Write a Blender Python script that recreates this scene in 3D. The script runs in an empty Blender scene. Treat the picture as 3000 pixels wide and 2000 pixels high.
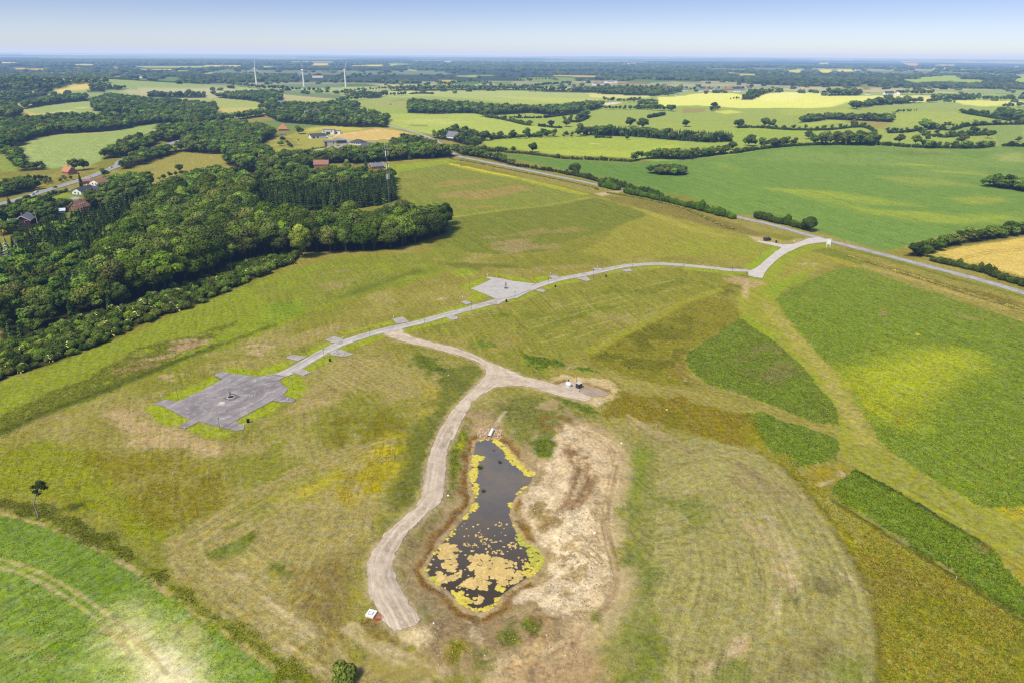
import bpy, bmesh, math, random
import numpy as np
from mathutils import Vector, Matrix
from mathutils.geometry import delaunay_2d_cdt
R = math.radians
C = bpy.context.scene.collection
sc = bpy.context.scene

# ------------------------------------------------------------------ camera
H = 115.0
PITCH, ROLL, F = math.atan(840 / 2000.0), R(0.40), 2000.0
cam = bpy.data.cameras.new('camera')
cam.lens, cam.sensor_width, cam.clip_start, cam.clip_end = 24.0, 36.0, 1.0, 200000.0
co = bpy.data.objects.new('camera', cam); C.objects.link(co)
CAMROT = Matrix.Rotation(R(90) - PITCH, 3, 'X') @ Matrix.Rotation(ROLL, 3, 'Z')
co.matrix_world = Matrix.Translation((0, 0, H)) @ CAMROT.to_4x4()
sc.camera = co
CR = np.array(CAMROT)

# ------------------------------------------------------------------ noise
def _hash(ix, iy, seed):
    h = (ix.astype(np.int64) * 374761393 + iy.astype(np.int64) * 668265263 + seed * 1442695041) & 0xffffffff
    h = ((h ^ (h >> 13)) * 1274126177) & 0xffffffff
    h = ((h ^ (h >> 16)) * 2246822519) & 0xffffffff
    return ((h ^ (h >> 15)) & 0xffffff) / float(0xffffff)
def vn(x, y, seed=0):
    ix, iy = np.floor(x), np.floor(y)
    fx, fy = x - ix, y - iy
    fx = fx * fx * (3 - 2 * fx); fy = fy * fy * (3 - 2 * fy)
    a, b = _hash(ix, iy, seed), _hash(ix + 1, iy, seed)
    c, d = _hash(ix, iy + 1, seed), _hash(ix + 1, iy + 1, seed)
    return (a + (b - a) * fx) * (1 - fy) + (c + (d - c) * fx) * fy
def fbm(x, y, seed=0, o=4):
    s, a, t = 0.0, 0.5, 0.0
    for i in range(o):
        k = 2.0 ** i; ca, sa = math.cos(i * 1.1), math.sin(i * 1.1)
        s = s + a * vn((x * ca - y * sa) * k + i * 17.3, (x * sa + y * ca) * k - i * 9.1, seed + i); t += a; a *= 0.5
    return s / t
def sstep(a, b, x):
    t = np.clip((x - a) / (b - a), 0, 1)
    return t * t * (3 - 2 * t)

# ------------------------------------------------------------------ pixel -> place (the photo's pixels only serve to survey where things stand)
def cv(x0, y0, s, pts): return [(x0 + x / s, y0 + y / s) for x, y in pts]
def D(*p): return cv(0, 0, 0.784, p)
def c1(*p): return cv(0, 100, 2.352, p)
def c2(*p): return cv(1000, 100, 2.352, p)
def c3(*p): return cv(2000, 100, 2.352, p)
def c4(*p): return cv(0, 650, 2.352, p)
def c5(*p): return cv(1000, 650, 2.352, p)
def c6(*p): return cv(2000, 650, 2.352, p)
def c7(*p): return cv(0, 1300, 2.24, p)
def c9(*p): return cv(2000, 1300, 2.24, p)
def cB(*p): return cv(780, 280, 3.92, p)
def cH(*p): return cv(0, 440, 5.2267, p)
def cL(*p): return cv(400, 950, 3.92, p)
def cM(*p): return cv(1350, 770, 3.92, p)
def cJ(*p): return cv(2180, 640, 6.189, p)
def cR(*p): return cv(1580, 1060, 7.84, p)
def Q(*p): return cv(1000, 1200, 1.96, p)
def f0(*p): return cv(0, 150, 3.92, p)
def f1(*p): return cv(600, 150, 3.92, p)
def f2(*p): return cv(1200, 150, 3.92, p)
def f3(*p): return cv(1750, 150, 3.92, p)
def f4(*p): return cv(2400, 150, 3.92, p)

def rays(P):
    P = np.asarray(P, float).reshape(-1, 2)
    d = np.stack([(P[:, 0] - 1500) / F, -(P[:, 1] - 1000) / F, -np.ones(len(P))], 1)
    d /= np.linalg.norm(d, axis=1)[:, None]
    return d @ CR.T
def on_plane(P, z=0.0):
    d = rays(P); dz = np.minimum(d[:, 2], -0.0028)
    t = (z - H) / dz
    return d[:, :2] * t[:, None]

HILLS = []      # x, y, sigma_x, sigma_y, rotation, height
def hill(px, sx, sy, h, rot=0.0):
    x, y = on_plane([px])[0]; HILLS.append((x, y, sx, sy, rot, h))
hill((2260, 285), 260, 150, 13); hill((2480, 300), 200, 130, 9); hill((2640, 330), 260, 110, 8)
hill((2720, 350), 240, 90, 6); hill((230, 268), 170, 130, 17); hill((230, 345), 130, 110, 10); hill((270, 420), 130, 110, 6)
hill((1560, 268), 400, 120, 8); hill((120, 262), 260, 160, 22); hill((430, 262), 260, 130, 18); hill((2160, 370), 220, 70, 5)
hill((2600, 440), 150, 70, 4); hill((1500, 470), 170, 60, 3); hill((700, 262), 250, 90, 6)

WATER_Z = -2.2
POND = on_plane(Q((765, 185), (800, 170), (880, 165), (950, 212), (1000, 285), (1060, 325), (1112, 368), (1092, 420), (1025, 478), (985, 540),
    (973, 600), (1002, 680), (1052, 757), (1132, 798), (1163, 850), (1152, 910), (1083, 962), (1003, 1013), (925, 1070), (880, 1132), (800, 1168),
    (720, 1143), (660, 1093), (590, 1033), (518, 982), (474, 920), (515, 838), (575, 758), (637, 690), (716, 600), (752, 540), (768, 500),
    (742, 450), (735, 370), (748, 290)), WATER_Z)

SPOIL = on_plane(Q((1000, 110), (1300, 20), (1450, 120), (1590, 230), (1590, 400), (1530, 600), (1600, 900), (1560, 1100), (1400, 1320), (1150, 1470), (850, 1500), (600, 1470), (450, 1300), (420, 1180), (700, 1230), (900, 1190), (1100, 1000), (1230, 900), (1100, 720), (1010, 600), (1120, 420), (1010, 260)))
RUTS = [on_plane(Q(*p)) for p in (((1420, 130), (1500, 170), (1560, 230), (1585, 320), (1560, 420), (1530, 540), (1520, 680), (1560, 820), (1590, 950), (1560, 1080), (1470, 1210), (1330, 1340), (1150, 1450), (960, 1500)), ((1330, 230), (1360, 330), (1330, 430), (1300, 520), (1240, 580)), ((1000, 1470), (1090, 1400), (1150, 1300), (1180, 1230)), ((1450, 380), (1400, 500), (1350, 560)), ((1180, 760), (1290, 790), (1400, 780), (1500, 860)))]
def sdist(x, y, poly):
    """signed distance to a closed polygon, positive inside"""
    poly = np.asarray(poly, float); n = len(poly)
    d2 = np.full(x.shape, 1e30); ins = np.zeros(x.shape, bool)
    for i in range(n):
        ax, ay = poly[i]; bx, by = poly[(i + 1) % n]
        ex, ey = bx - ax, by - ay
        wx, wy = x - ax, y - ay
        t = np.clip((wx * ex + wy * ey) / (ex * ex + ey * ey + 1e-12), 0, 1)
        dx, dy = wx - ex * t, wy - ey * t
        d2 = np.minimum(d2, dx * dx + dy * dy)
        c = ((ay <= y) & (by > y)) | ((by <= y) & (ay > y))
        ins ^= c & (x < ex * (y - ay) / (ey if abs(ey) > 1e-12 else 1e-12) + ax)
    return np.where(ins, 1.0, -1.0) * np.sqrt(d2)
def ldist(x, y, line):
    d2 = np.full(x.shape, 1e30)
    for (ax, ay), (bx, by) in zip(line[:-1], line[1:]):
        ex, ey = bx - ax, by - ay
        wx, wy = x - ax, y - ay
        t = np.clip((wx * ex + wy * ey) / (ex * ex + ey * ey + 1e-12), 0, 1)
        dx, dy = wx - ex * t, wy - ey * t
        d2 = np.minimum(d2, dx * dx + dy * dy)
    return np.sqrt(d2)

def height(x, y):
    x = np.asarray(x, float); y = np.asarray(y, float)
    r = np.hypot(x, y)
    h = 0.5 * (fbm(x / 90, y / 90, 3, 2) - 0.5) * sstep(140, 300, r)
    w = sstep(620, 1900, r)
    h = h + w * (9 * (fbm(x / 620, y / 620, 5, 3) - 0.5))
    h = h + sstep(7000, 16000, r) * (46 * (fbm(x / 5200, y / 3600, 11, 3) - 0.5)) + sstep(12000, 30000, r) * 30 * sstep(0, 9000, x)
    for hx, hy, sx, sy, rt, hh in HILLS:
        u = ((x - hx) / sx) ** 2 + ((y - hy) / sy) ** 2
        h = h + hh * np.exp(-u)
    m = (x > -75) & (x < 75) & (y > 75) & (y < 270)
    if np.any(m):
        hm = np.array(h, dtype=float, copy=True)
        d = -sdist(x[m], y[m], POND)
        out = WATER_Z + 0.06 + (-WATER_Z - 0.06) * sstep(0, 13, d)
        ins = WATER_Z + 0.06 - np.minimum(1.3, 0.12 * -d)
        # spoil banks, gullies and wheel ruts in the graded soil
        sx_, sy_ = x[m], y[m]; msk = sstep(-6, 5, sdist(sx_, sy_, SPOIL)) * sstep(1.5, 6, d)
        rg = 1 - np.abs(2 * fbm(sx_ / 11, sy_ / 15, 21, 4) - 1); rl = 1.5 * (rg - .72) + .5 * (fbm(sx_ / 2.2, sy_ / 3.2, 23, 4) - .5)
        rut = np.zeros(len(sx_))
        for L_ in RUTS: rd = ldist(sx_, sy_, L_); rut -= .22 * np.exp(-((rd - .9) / .35) ** 2) - .10 * np.exp(-((rd - 1.7) / .5) ** 2)
        out = out + msk * (rl + rut); hm[m] += msk * (rl + rut)
        wgt = sstep(13, 22, d)
        hm[m] = np.where(d < 0, ins, out * (1 - wgt) + (hm[m]) * wgt)
        h = hm
    return h

def at(P):
    """world points on the terrain under photo pixels (N,2) -> (N,3)"""
    P = np.asarray(P, float).reshape(-1, 2)
    d = rays(P); dz = np.minimum(d[:, 2], -0.0028)
    t0 = -H / dz
    ts = t0[:, None] * np.linspace(0.70, 1.12, 90)[None, :]
    X = d[:, 0:1] * ts; Y = d[:, 1:2] * ts; Z = H + dz[:, None] * ts
    g = Z - height(X.ravel(), Y.ravel()).reshape(X.shape)
    out = np.zeros((len(P), 3))
    for i in range(len(P)):
        k = np.where(g[i] < 0)[0]
        if len(k) == 0 or k[0] == 0: t = t0[i]
        else:
            k = k[0]; a, b = g[i, k - 1], g[i, k]
            t = ts[i, k - 1] + (ts[i, k] - ts[i, k - 1]) * a / (a - b)
        x, y = d[i, 0] * t, d[i, 1] * t
        out[i] = (x, y, 0)
    out[:, 2] = height(out[:, 0], out[:, 1])
    return out
def W(P): return at(P)[:, :2]
def pt(px, py): return Vector(at([(px, py)])[0])
def hz(x, y): return float(height(np.array([x]), np.array([y]))[0])

# ------------------------------------------------------------------ colour: photo tone -> base colour
K = 1.36
def lin(c):
    c = np.asarray(c, float) / 255.0
    return np.where(c <= 0.04045, c / 12.92, ((c + 0.055) / 1.055) ** 2.4)
def alb(r, g, b, k=None):
    c = lin((r, g, b)) / (k or K); ex = max(0.0, c[1] - c[0])
    return np.minimum(c + np.array([(.34 if c[1] < .5 else .1) * ex, .0, 0.0]), 0.85)

# ------------------------------------------------------------------ scene tagging
def tag(o, label=None, cat=None, group=None, kind=None):
    if label: o['label'] = label
    if cat: o['category'] = cat
    if group: o['group'] = group
    if kind: o['kind'] = kind
    return o
def empty(name, loc=(0, 0, 0), rz=0.0, s=1.0):
    o = bpy.data.objects.new(name, None); C.objects.link(o)
    o.location = loc; o.rotation_euler = (0, 0, rz); o.scale = (s, s, s); o.empty_display_size = 0.5
    return o
def obj(name, me, parent=None, loc=None):
    o = bpy.data.objects.new(name, me); C.objects.link(o)
    if parent is not None: o.parent = parent
    if loc is not None: o.location = loc
    return o
def np_mesh(name, V, Fq, mat, col=None, smooth=False, extra=None):
    """V (n,3), Fq (m,3 or 4) arrays"""
    me = bpy.data.meshes.new(name)
    V = np.asarray(V, np.float32); Fq = np.asarray(Fq, np.int32)
    n, m, k = len(V), len(Fq), Fq.shape[1]
    me.vertices.add(n); me.vertices.foreach_set('co', V.ravel())
    me.loops.add(m * k); me.loops.foreach_set('vertex_index', Fq.ravel())
    me.polygons.add(m); me.polygons.foreach_set('loop_start', np.arange(0, m * k, k, dtype=np.int32))
    try: me.polygons.foreach_set('loop_total', np.full(m, k, np.int32))
    except Exception: pass
    me.update(calc_edges=True)
    if col is not None:
        a = me.attributes.new('Col', 'FLOAT_COLOR', 'POINT')
        c = np.ones((n, 4), np.float32); c[:, :col.shape[1]] = col
        a.data.foreach_set('color', c.ravel())
    for nm, v in (extra or {}).items():
        a = me.attributes.new(nm, 'FLOAT', 'POINT'); a.data.foreach_set('value', np.asarray(v, np.float32))
    me.polygons.foreach_set('use_smooth', np.full(m, smooth, bool))
    if mat: me.materials.append(mat)
    return me

# ------------------------------------------------------------------ node helpers
def new_mat(name):
    m = bpy.data.materials.new(name); m.use_nodes = True
    nt = m.node_tree; nt.nodes.clear()
    out = nt.nodes.new('ShaderNodeOutputMaterial')
    return m, nt, out
def N(nt, t, **kw):
    n = nt.nodes.new(t)
    for k, v in kw.items():
        if k.startswith('i_'): n.inputs[k[2:].replace('_', ' ')].default_value = v
        elif k.startswith('n_'): n.inputs[int(k[2:])].default_value = v
        else: setattr(n, k, v)
    return n
def noise(nt, vec, scale, detail=3.0, rough=0.55):
    n = N(nt, 'ShaderNodeTexNoise'); n.inputs['Scale'].default_value = scale
    n.inputs['Detail'].default_value = detail; n.inputs['Roughness'].default_value = rough
    nt.links.new(vec, n.inputs['Vector']); return n.outputs[0]
def rng(nt, val, a, b, c, d):
    n = N(nt, 'ShaderNodeMapRange'); nt.links.new(val, n.inputs[0])
    for i, v in enumerate((a, b, c, d)): n.inputs[i + 1].default_value = v
    return n.outputs[0]
def math_n(nt, op, a, b=None):
    n = N(nt, 'ShaderNodeMath', operation=op)
    for i, v in enumerate((a, b)):
        if v is None: continue
        if isinstance(v, (int, float)): n.inputs[i].default_value = v
        else: nt.links.new(v, n.inputs[i])
    return n.outputs[0]
def mixc(nt, fac, a, b, mode='MIX'):
    n = N(nt, 'ShaderNodeMix', data_type='RGBA', blend_type=mode)
    for s, v in ((0, fac), (6, a), (7, b)):
        if isinstance(v, (int, float)): n.inputs[s].default_value = v
        elif isinstance(v, (tuple, list, np.ndarray)): n.inputs[s].default_value = (*[float(q) for q in v[:3]], 1)
        else: nt.links.new(v, n.inputs[s])
    return n.outputs[2]
def plain(name, col, rough=0.8, var=0.12, scale=0.8, metal=0.0, spec=0.3):
    """paint, wood, tile ...: base colour broken up by procedural noise"""
    m, nt, out = new_mat(name)
    tc = N(nt, 'ShaderNodeTexCoord').outputs['Object']
    b = N(nt, 'ShaderNodeBsdfPrincipled'); b.inputs['Roughness'].default_value = rough; b.inputs['Metallic'].default_value = metal
    b.inputs['Specular IOR Level'].default_value = spec
    f = rng(nt, noise(nt, tc, scale, 5), 0.3, 0.7, 1 - var, 1 + var)
    c = mixc(nt, 1.0, tuple(col), f, 'MULTIPLY')
    nt.links.new(c, b.inputs['Base Color']); nt.links.new(b.outputs[0], out.inputs[0])
    return m

# ------------------------------------------------------------------ sky, sun, haze
SUN_EL, SUN_AZ = R(54), math.atan2(-0.62, -0.68)       # direction towards the sun: from the left and a little behind the viewer
w = bpy.data.worlds.new('World'); sc.world = w; w.use_nodes = True
nt = w.node_tree; nt.nodes.clear()
wo = nt.nodes.new('ShaderNodeOutputWorld'); bg = nt.nodes.new('ShaderNodeBackground')
sk = nt.nodes.new('ShaderNodeTexSky'); sk.sky_type = 'NISHITA'; sk.sun_disc = False
sk.sun_elevation = SUN_EL; sk.sun_rotation = SUN_AZ
sk.air_density, sk.dust_density, sk.ozone_density, sk.altitude = 1.0, 0.6, 2.0, 100
tcw = nt.nodes.new('ShaderNodeTexCoord'); sx = nt.nodes.new('ShaderNodeSeparateXYZ')
nt.links.new(tcw.outputs['Generated'], sx.inputs[0])
rp = nt.nodes.new('ShaderNodeValToRGB'); nt.links.new(sx.outputs[2], rp.inputs[0])
SKY_RAMP = [(0.0, (0.98, 1.10, 1.26)), (0.02, (0.82, 0.91, 1.23)), (0.045, (0.64, 0.695, 1.02)), (0.075, (0.48, 0.525, 0.82)), (0.30, (1.05, 0.98, 0.90)), (1.0, (1.15, 1.0, 0.82))]
while len(rp.color_ramp.elements) < len(SKY_RAMP): rp.color_ramp.elements.new(0.5)
for e, (p, c) in zip(rp.color_ramp.elements, SKY_RAMP): e.position = p; e.color = (*c, 1)
mx = N(nt, 'ShaderNodeMix', data_type='RGBA', blend_type='MULTIPLY'); mx.inputs[0].default_value = 1
nt.links.new(sk.outputs[0], mx.inputs[6]); nt.links.new(rp.outputs[0], mx.inputs[7])
nt.links.new(mx.outputs[2], bg.inputs[0]); bg.inputs[1].default_value = 0.15
nt.links.new(bg.outputs[0], wo.inputs[0])
sl = bpy.data.lights.new('sun', 'SUN'); sl.energy = 4.45; sl.angle = R(14); sl.color = (1.0, 0.93, 0.80)
so = bpy.data.objects.new('sun', sl); C.objects.link(so)
sd = Vector((math.sin(SUN_AZ) * math.cos(SUN_EL), math.cos(SUN_AZ) * math.cos(SUN_EL), math.sin(SUN_EL)))
so.rotation_euler = sd.to_track_quat('Z', 'Y').to_euler(); so.location = sd * 300

sc.view_settings.view_transform = 'Standard'; sc.view_settings.look = 'None'; sc.view_settings.exposure = 0
sc.render.engine = 'CYCLES'
sc.cycles.max_bounces = 4; sc.cycles.diffuse_bounces = 2; sc.cycles.transparent_max_bounces = 4
sc.cycles.use_denoising = False
sc.cycles.filter_width = 1.3
# ------------------------------------------------------------------ the ground sheet
az = np.concatenate([np.linspace(-180, -46, 40)[:-1], np.linspace(-46, 46, 1150), np.linspace(46, 180, 40)[1:-1]])
dep = np.concatenate([np.linspace(80, 52, 14)[:-1], np.linspace(52, 30, 400)[:-1], np.linspace(30, 12, 330)[:-1], np.linspace(12, 0.9, 230)[:-1], np.geomspace(0.9, 0.10, 26)])
rad = H / np.tan(np.radians(dep))
A, RR = np.meshgrid(np.radians(az), rad)
GX, GY = (RR * np.sin(A)).ravel(), (RR * np.cos(A)).ravel()
na, nr = len(az), len(rad)
GZ = height(GX, GY)
GR = np.hypot(GX, GY)
NV = len(GX)
COL = np.zeros((NV, 3)); TEX = np.full(NV, 0.6)
SU = GX * math.cos(.42) + GY * math.sin(.42) + 9 * fbm(GX / 45, GY / 45, 19, 3)     # coordinate across mowing lines and crop rows
SA = np.full(NV, .8)

def sel(lo, hi):
    return np.where((GX > lo[0]) & (GX < hi[0]) & (GY > lo[1]) & (GY < hi[1]))[0]
SOIL = [False]
def blend(idx, a, c, tex, k=None):
    if SOIL[0] and not isinstance(c, np.ndarray) and c[0] >= 145 and c[0] > c[1] * 1.095: tex = .05
    c = alb(*c, k=k) if not isinstance(c, np.ndarray) else c
    COL[idx] += (c - COL[idx]) * a[:, None]
    if tex is not None: TEX[idx] += (tex - TEX[idx]) * a
def mott_mask(x, y, m, seed):
    s, lo, hi = m[:3]
    ang = m[3] if len(m) > 3 else 0.0; st = m[4] if len(m) > 4 else 1.0
    u = (x * math.cos(ang) + y * math.sin(ang)) / (s * st); v = (-x * math.sin(ang) + y * math.cos(ang)) / s
    m_ = .5 * (lo + hi); q_ = .36 * (hi - lo)
    return sstep(m_ - q_, m_ + q_, fbm(u, v, seed, 5))
SEED = [100]
UP = np.zeros(NV)
def paint(poly, c, soft=1.5, warp=(1.5, 8.0), op=1.0, mott=None, tex=0.6, stripes=None, px=True, up=None):
    SEED[0] += 7; s = SEED[0]
    P = W(poly) if px else np.asarray(poly)
    g = soft + warp[0] * 2 + 2
    idx = sel(P.min(0) - g, P.max(0) + g)
    if not len(idx): return
    x, y = GX[idx], GY[idx]
    d = sdist(x, y, P)
    k = d > -g; idx, x, y, d = idx[k], x[k], y[k], d[k]
    dd = d + warp[0] * 2.3 * (fbm(x / warp[1], y / warp[1], s, 4) - 0.5)
    if warp[1] < 20: dd = dd + min(1.6, soft) * 1.7 * (fbm(x / 1.7, y / 1.7, s + 1, 3) - 0.5); soft = soft * .7
    a = sstep(-soft, soft, dd) * op
    if mott: a = a * mott_mask(x, y, mott, s + 3)
    blend(idx, a, c, tex)
    if up is not None: UP[idx] += (up - UP[idx]) * sstep(.35, .65, a)
    elif op > .8 and px: UP[idx] *= 1 - sstep(.35, .65, a)
    if stripes:
        sp, am, ang = stripes
        q = d if ang is None else ldist(x, y, W(ang)) if isinstance(ang, list) else x * math.cos(ang) + y * math.sin(ang)
        q = q + 1.2 * fbm(x / 25, y / 25, s + 9, 2); m_ = a > .5; SU[idx[m_]] = q[m_]; SA[idx[m_]] = 1.0
        lump = fbm(x / 14, y / 14, s + 11, 3)
        f = 1 + .45 * am * (np.sin(q * 2 * math.pi / sp) + 0.6 * np.sin(q * 2 * math.pi / (sp * 2.7) + 1)) * sstep(0.25, 0.7, lump) * sstep(0, 4, d)
        COL[idx] *= f[:, None]
def line(pl, c, width, soft=0.6, op=1.0, tex=0.4, mott=None, px=True, wob=0.0):
    SEED[0] += 7; s = SEED[0]
    P = W(pl) if px else np.asarray(pl)
    g = width + soft + 3
    idx = sel(P.min(0) - g, P.max(0) + g)
    if not len(idx): return
    x, y = GX[idx], GY[idx]
    d = ldist(x, y, P) + wob * 2 * (fbm(x / 6, y / 6, s, 3) - 0.5)
    a = (1 - sstep(width / 2 - soft, width / 2 + soft, d)) * op
    if mott: a = a * mott_mask(x, y, mott, s + 3)
    k = a > 0.002
    blend(idx[k], a[k], c, tex)
def spot(p, rx, ry, c, soft=2.0, op=1.0, tex=0.6, mott=None, warp=(2, 6), rot=0.0):
    ca, sa = math.cos(rot), math.sin(rot)
    P = [(p[0] + rx * math.cos(t) * ca - ry * math.sin(t) * sa, p[1] + rx * math.cos(t) * sa + ry * math.sin(t) * ca) for t in np.linspace(0, 2 * math.pi, 18)[:-1]]
    paint(P, c, soft, warp, op, mott, tex)

# base tones by distance: estate grass, farmland, then the wooded plain
n1 = fbm(GX / 60, GY / 60, 41, 4); n2 = fbm(GX / 22, GY / 22, 47, 4)
COL[:] = alb(156, 148, 76)
COL += (alb(141, 142, 60) - COL) * sstep(0.42, 0.62, n1)[:, None] * 0.8
COL += (alb(172, 160, 98) - COL) * sstep(0.5, 0.68, n2)[:, None] * 0.7
# strip farmland: cells with their own crop colour
def cells(sx, sy, seed, ang=0.25):
    u = GX * math.cos(ang) + GY * math.sin(ang); v = -GX * math.sin(ang) + GY * math.cos(ang)
    u = u + 60 * (vn(GX / 300, GY / 300, seed) - .5); v = v + 60 * (vn(GX / 260, GY / 260, seed + 1) - .5)
    j = np.floor(v / sy); i = np.floor(u / sx + 0.37 * j)
    return _hash(i, j, seed)
crop = np.array([alb(150, 178, 105), alb(172, 190, 118), alb(120, 150, 88), alb(195, 188, 140), alb(150, 170, 110), alb(205, 195, 130)])
cf = crop[np.minimum((cells(420, 250, 61) * 6).astype(int), 5)]
wf = sstep(1050, 1300, GR)
COL += (cf - COL) * wf[:, None]
wood = np.array([alb(34, 50, 34), alb(42, 60, 38), alb(120, 140, 95), alb(44, 62, 44), alb(36, 54, 36), alb(170, 170, 120), alb(38, 56, 36), alb(60, 82, 58), alb(205, 190, 150)])
cid = np.minimum((cells(1500, 1100, 71) * 7.6).astype(int), 8)
cid2 = np.minimum((cells(4200, 3600, 75, 0.1) * 7.6).astype(int), 8)
cid = np.where(GR > 8500, cid2, cid)
wq = sstep(2900, 3300, GR + 900 * (vn(GX / 900, GY / 900, 81) - .5))
COL += (wood[cid] * (0.75 + 0.5 * fbm(GX / 70, GY / 200, 83, 3))[:, None] - COL) * wq[:, None]
TEX[GR > 1000] = 0.35
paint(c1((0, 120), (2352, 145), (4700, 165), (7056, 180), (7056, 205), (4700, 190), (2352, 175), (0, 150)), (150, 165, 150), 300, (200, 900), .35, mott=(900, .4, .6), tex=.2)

# pale fields far out on the wooded plain
FARF = [(f0, ((0, 128), (250, 130), (250, 146), (0, 146)), (232, 222, 205)), (f0, ((150, 196), (540, 205), (540, 220), (150, 213)), (214, 190, 160)), (f0, ((790, 150), (1090, 150), (1090, 170), (800, 162)), (226, 220, 165)), (f0, ((1560, 174), (2352, 178), (2352, 192), (1560, 187)), (190, 205, 150)), (f0, ((1600, 203), (2000, 206), (1990, 222), (1620, 214)), (220, 218, 160)), (f0, ((2000, 221), (2160, 224), (2150, 234), (2010, 231)), (210, 205, 165)),
 (f0, ((1300, 289), (1405, 289), (1400, 302), (1310, 300)), (190, 190, 150)), (f0, ((1380, 320), (1620, 313), (1890, 345), (2075, 345), (2055, 300), (1890, 298), (1880, 325), (1600, 332)), (128, 156, 140)), (f1, ((0, 164), (420, 164), (400, 181), (0, 183)), (222, 218, 160)), (f1, ((655, 177), (810, 171), (825, 191), (665, 193)), (190, 212, 120)), (f1, ((0, 244), (120, 249), (100, 264), (0, 264)), (180, 190, 130)),
 (f1, ((960, 120), (1500, 121), (1480, 136), (960, 135)), (200, 205, 165)), (f1, ((1220, 138), (1480, 144), (1400, 161), (1230, 163)), (222, 214, 160)), (f1, ((1640, 165), (2050, 154), (2040, 173), (1700, 173)), (222, 216, 165)), (f1, ((2090, 149), (2352, 146), (2352, 163), (2100, 166)), (190, 206, 150)), (f1, ((390, 392), (900, 388), (1440, 377), (1840, 378), (2100, 405), (1500, 412), (900, 415), (400, 412)), (112, 148, 112)),
 (f2, ((540, 279), (780, 277), (780, 302), (560, 297)), (170, 190, 150)), (f2, ((790, 276), (965, 277), (960, 290), (800, 290)), (150, 172, 148)), (f2, ((320, 331), (545, 331), (500, 360), (420, 362), (340, 346)), (212, 188, 130)), (f2, ((490, 362), (700, 341), (855, 344), (830, 372), (700, 392), (500, 380)), (118, 150, 122)), (f2, ((1240, 310), (1880, 304), (1905, 325), (1880, 357), (1420, 357), (1260, 327)), (150, 172, 135)), (f2, ((1640, 275), (2175, 282), (2100, 304), (1950, 297), (1660, 290)), (205, 196, 150)),
 (f2, ((920, 350), (1170, 350), (1150, 398), (1030, 402)), (140, 160, 130)), (f2, ((1290, 430), (1590, 424), (1580, 462), (1420, 464), (1300, 442)), (186, 206, 116)), (f2, ((1020, 424), (1220, 427), (1210, 442), (1030, 441)), (180, 200, 118)), (f2, ((380, 121), (500, 124), (500, 134), (380, 132)), (215, 215, 205)), (f2, ((-40, 205), (80, 215), (80, 230), (-40, 228)), (180, 190, 165)),
 (f3, ((320, 350), (450, 321), (680, 334), (1185, 344), (1170, 358), (850, 352), (640, 362), (560, 382), (400, 362)), (125, 152, 105)), (f3, ((185, 357), (560, 361), (560, 382), (200, 377)), (165, 150, 135)), (f3, ((880, 364), (975, 359), (970, 380), (890, 380)), (170, 190, 110)), (f3, ((285, 146), (460, 144), (440, 154), (290, 156)), (226, 224, 220)), (f3, ((1640, 262), (1850, 261), (1840, 282), (1590, 284)), (205, 205, 140)), (f3, ((1480, 240), (1640, 250), (1600, 262), (1480, 256)), (170, 185, 135)), (f3, ((2175, 228), (2280, 207), (2352, 214), (2352, 254), (2190, 252)), (212, 214, 140)),
 (f4, ((0, 216), (150, 209), (140, 257), (0, 252)), (226, 222, 150)), (f4, ((205, 211), (388, 211), (385, 234), (210, 232)), (236, 228, 165)), (f4, ((930, 322), (1140, 320), (1160, 299), (1500, 278), (1617, 283), (1622, 325), (1900, 334), (1890, 363), (1720, 364), (1500, 347), (1300, 352), (1100, 364)), (176, 198, 122)), (f4, ((2230, 322), (2400, 288), (2400, 358), (2240, 353)), (180, 202, 124)), (f4, ((480, 380), (592, 374), (592, 445), (490, 445)), (150, 156, 105)), (f4, ((960, 134), (1135, 139), (1130, 167), (1060, 178)), (212, 196, 170)), (f4, ((1330, 159), (1545, 154), (1555, 172), (1340, 174)), (205, 200, 160)), (f4, ((0, 139), (108, 134), (100, 157), (0, 157)), (205, 212, 160)), (f4, ((1520, 120), (1720, 115), (1720, 135), (1540, 132)), (195, 200, 175))]
SIGMA, HAZE_TONE = (1 / 31000., 1 / 20000., 1 / 13500.), (0.60, 0.70, 0.92)
FARP = []
for f, pp, c in FARF:
    P = W(f(*pp)); FARP.append(P); Tr = np.exp(-np.hypot(*P.mean(0)) * np.array(SIGMA))
    paint(P, np.clip((lin(c) - np.array(HAZE_TONE) * (1 - Tr)) / Tr / K, .03, .85), 12, (10, 90), px=False, tex=.2)

# ---------- farmland beyond the estate
GRN, PALE = (150, 180, 96), (176, 196, 118)
paint(c2((-40, 380), (200, 440), (480, 385), (740, 375), (1500, 395), (2352, 380), (4700, 420), (4700, 800), (2352, 900), (1000, 760), (300, 640), (-40, 520)), (160, 184, 102), 8, (6, 60), tex=.3, stripes=(18, .05, None))
paint(c2((260, 555), (500, 548), (900, 548), (1100, 580), (1300, 630), (1520, 650), (1400, 700), (1200, 700), (1050, 720), (850, 705), (640, 695), (500, 670), (330, 622)), (176, 198, 112), 3, (2, 30), tex=.3, stripes=(14, .07, 0.5))
paint(c2((260, 555), (500, 550), (900, 560), (1000, 600), (600, 640), (430, 610)), (205, 214, 140), 20, (12, 60), .55, mott=(70, .45, .62, .3, 3))
paint(c2((470, 625), (600, 628), (590, 638), (480, 636)), (120, 135, 75), 5, (3, 10), .6)
paint(c2((-10, 470), (160, 442), (440, 450), (440, 520), (300, 512), (200, 480)), (168, 182, 112), 4, (3, 30))
paint(c2((280, 470), (440, 448), (445, 478), (330, 490)), (150, 140, 95), 8, (8, 25), .7, mott=(30, .4, .6))
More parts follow.
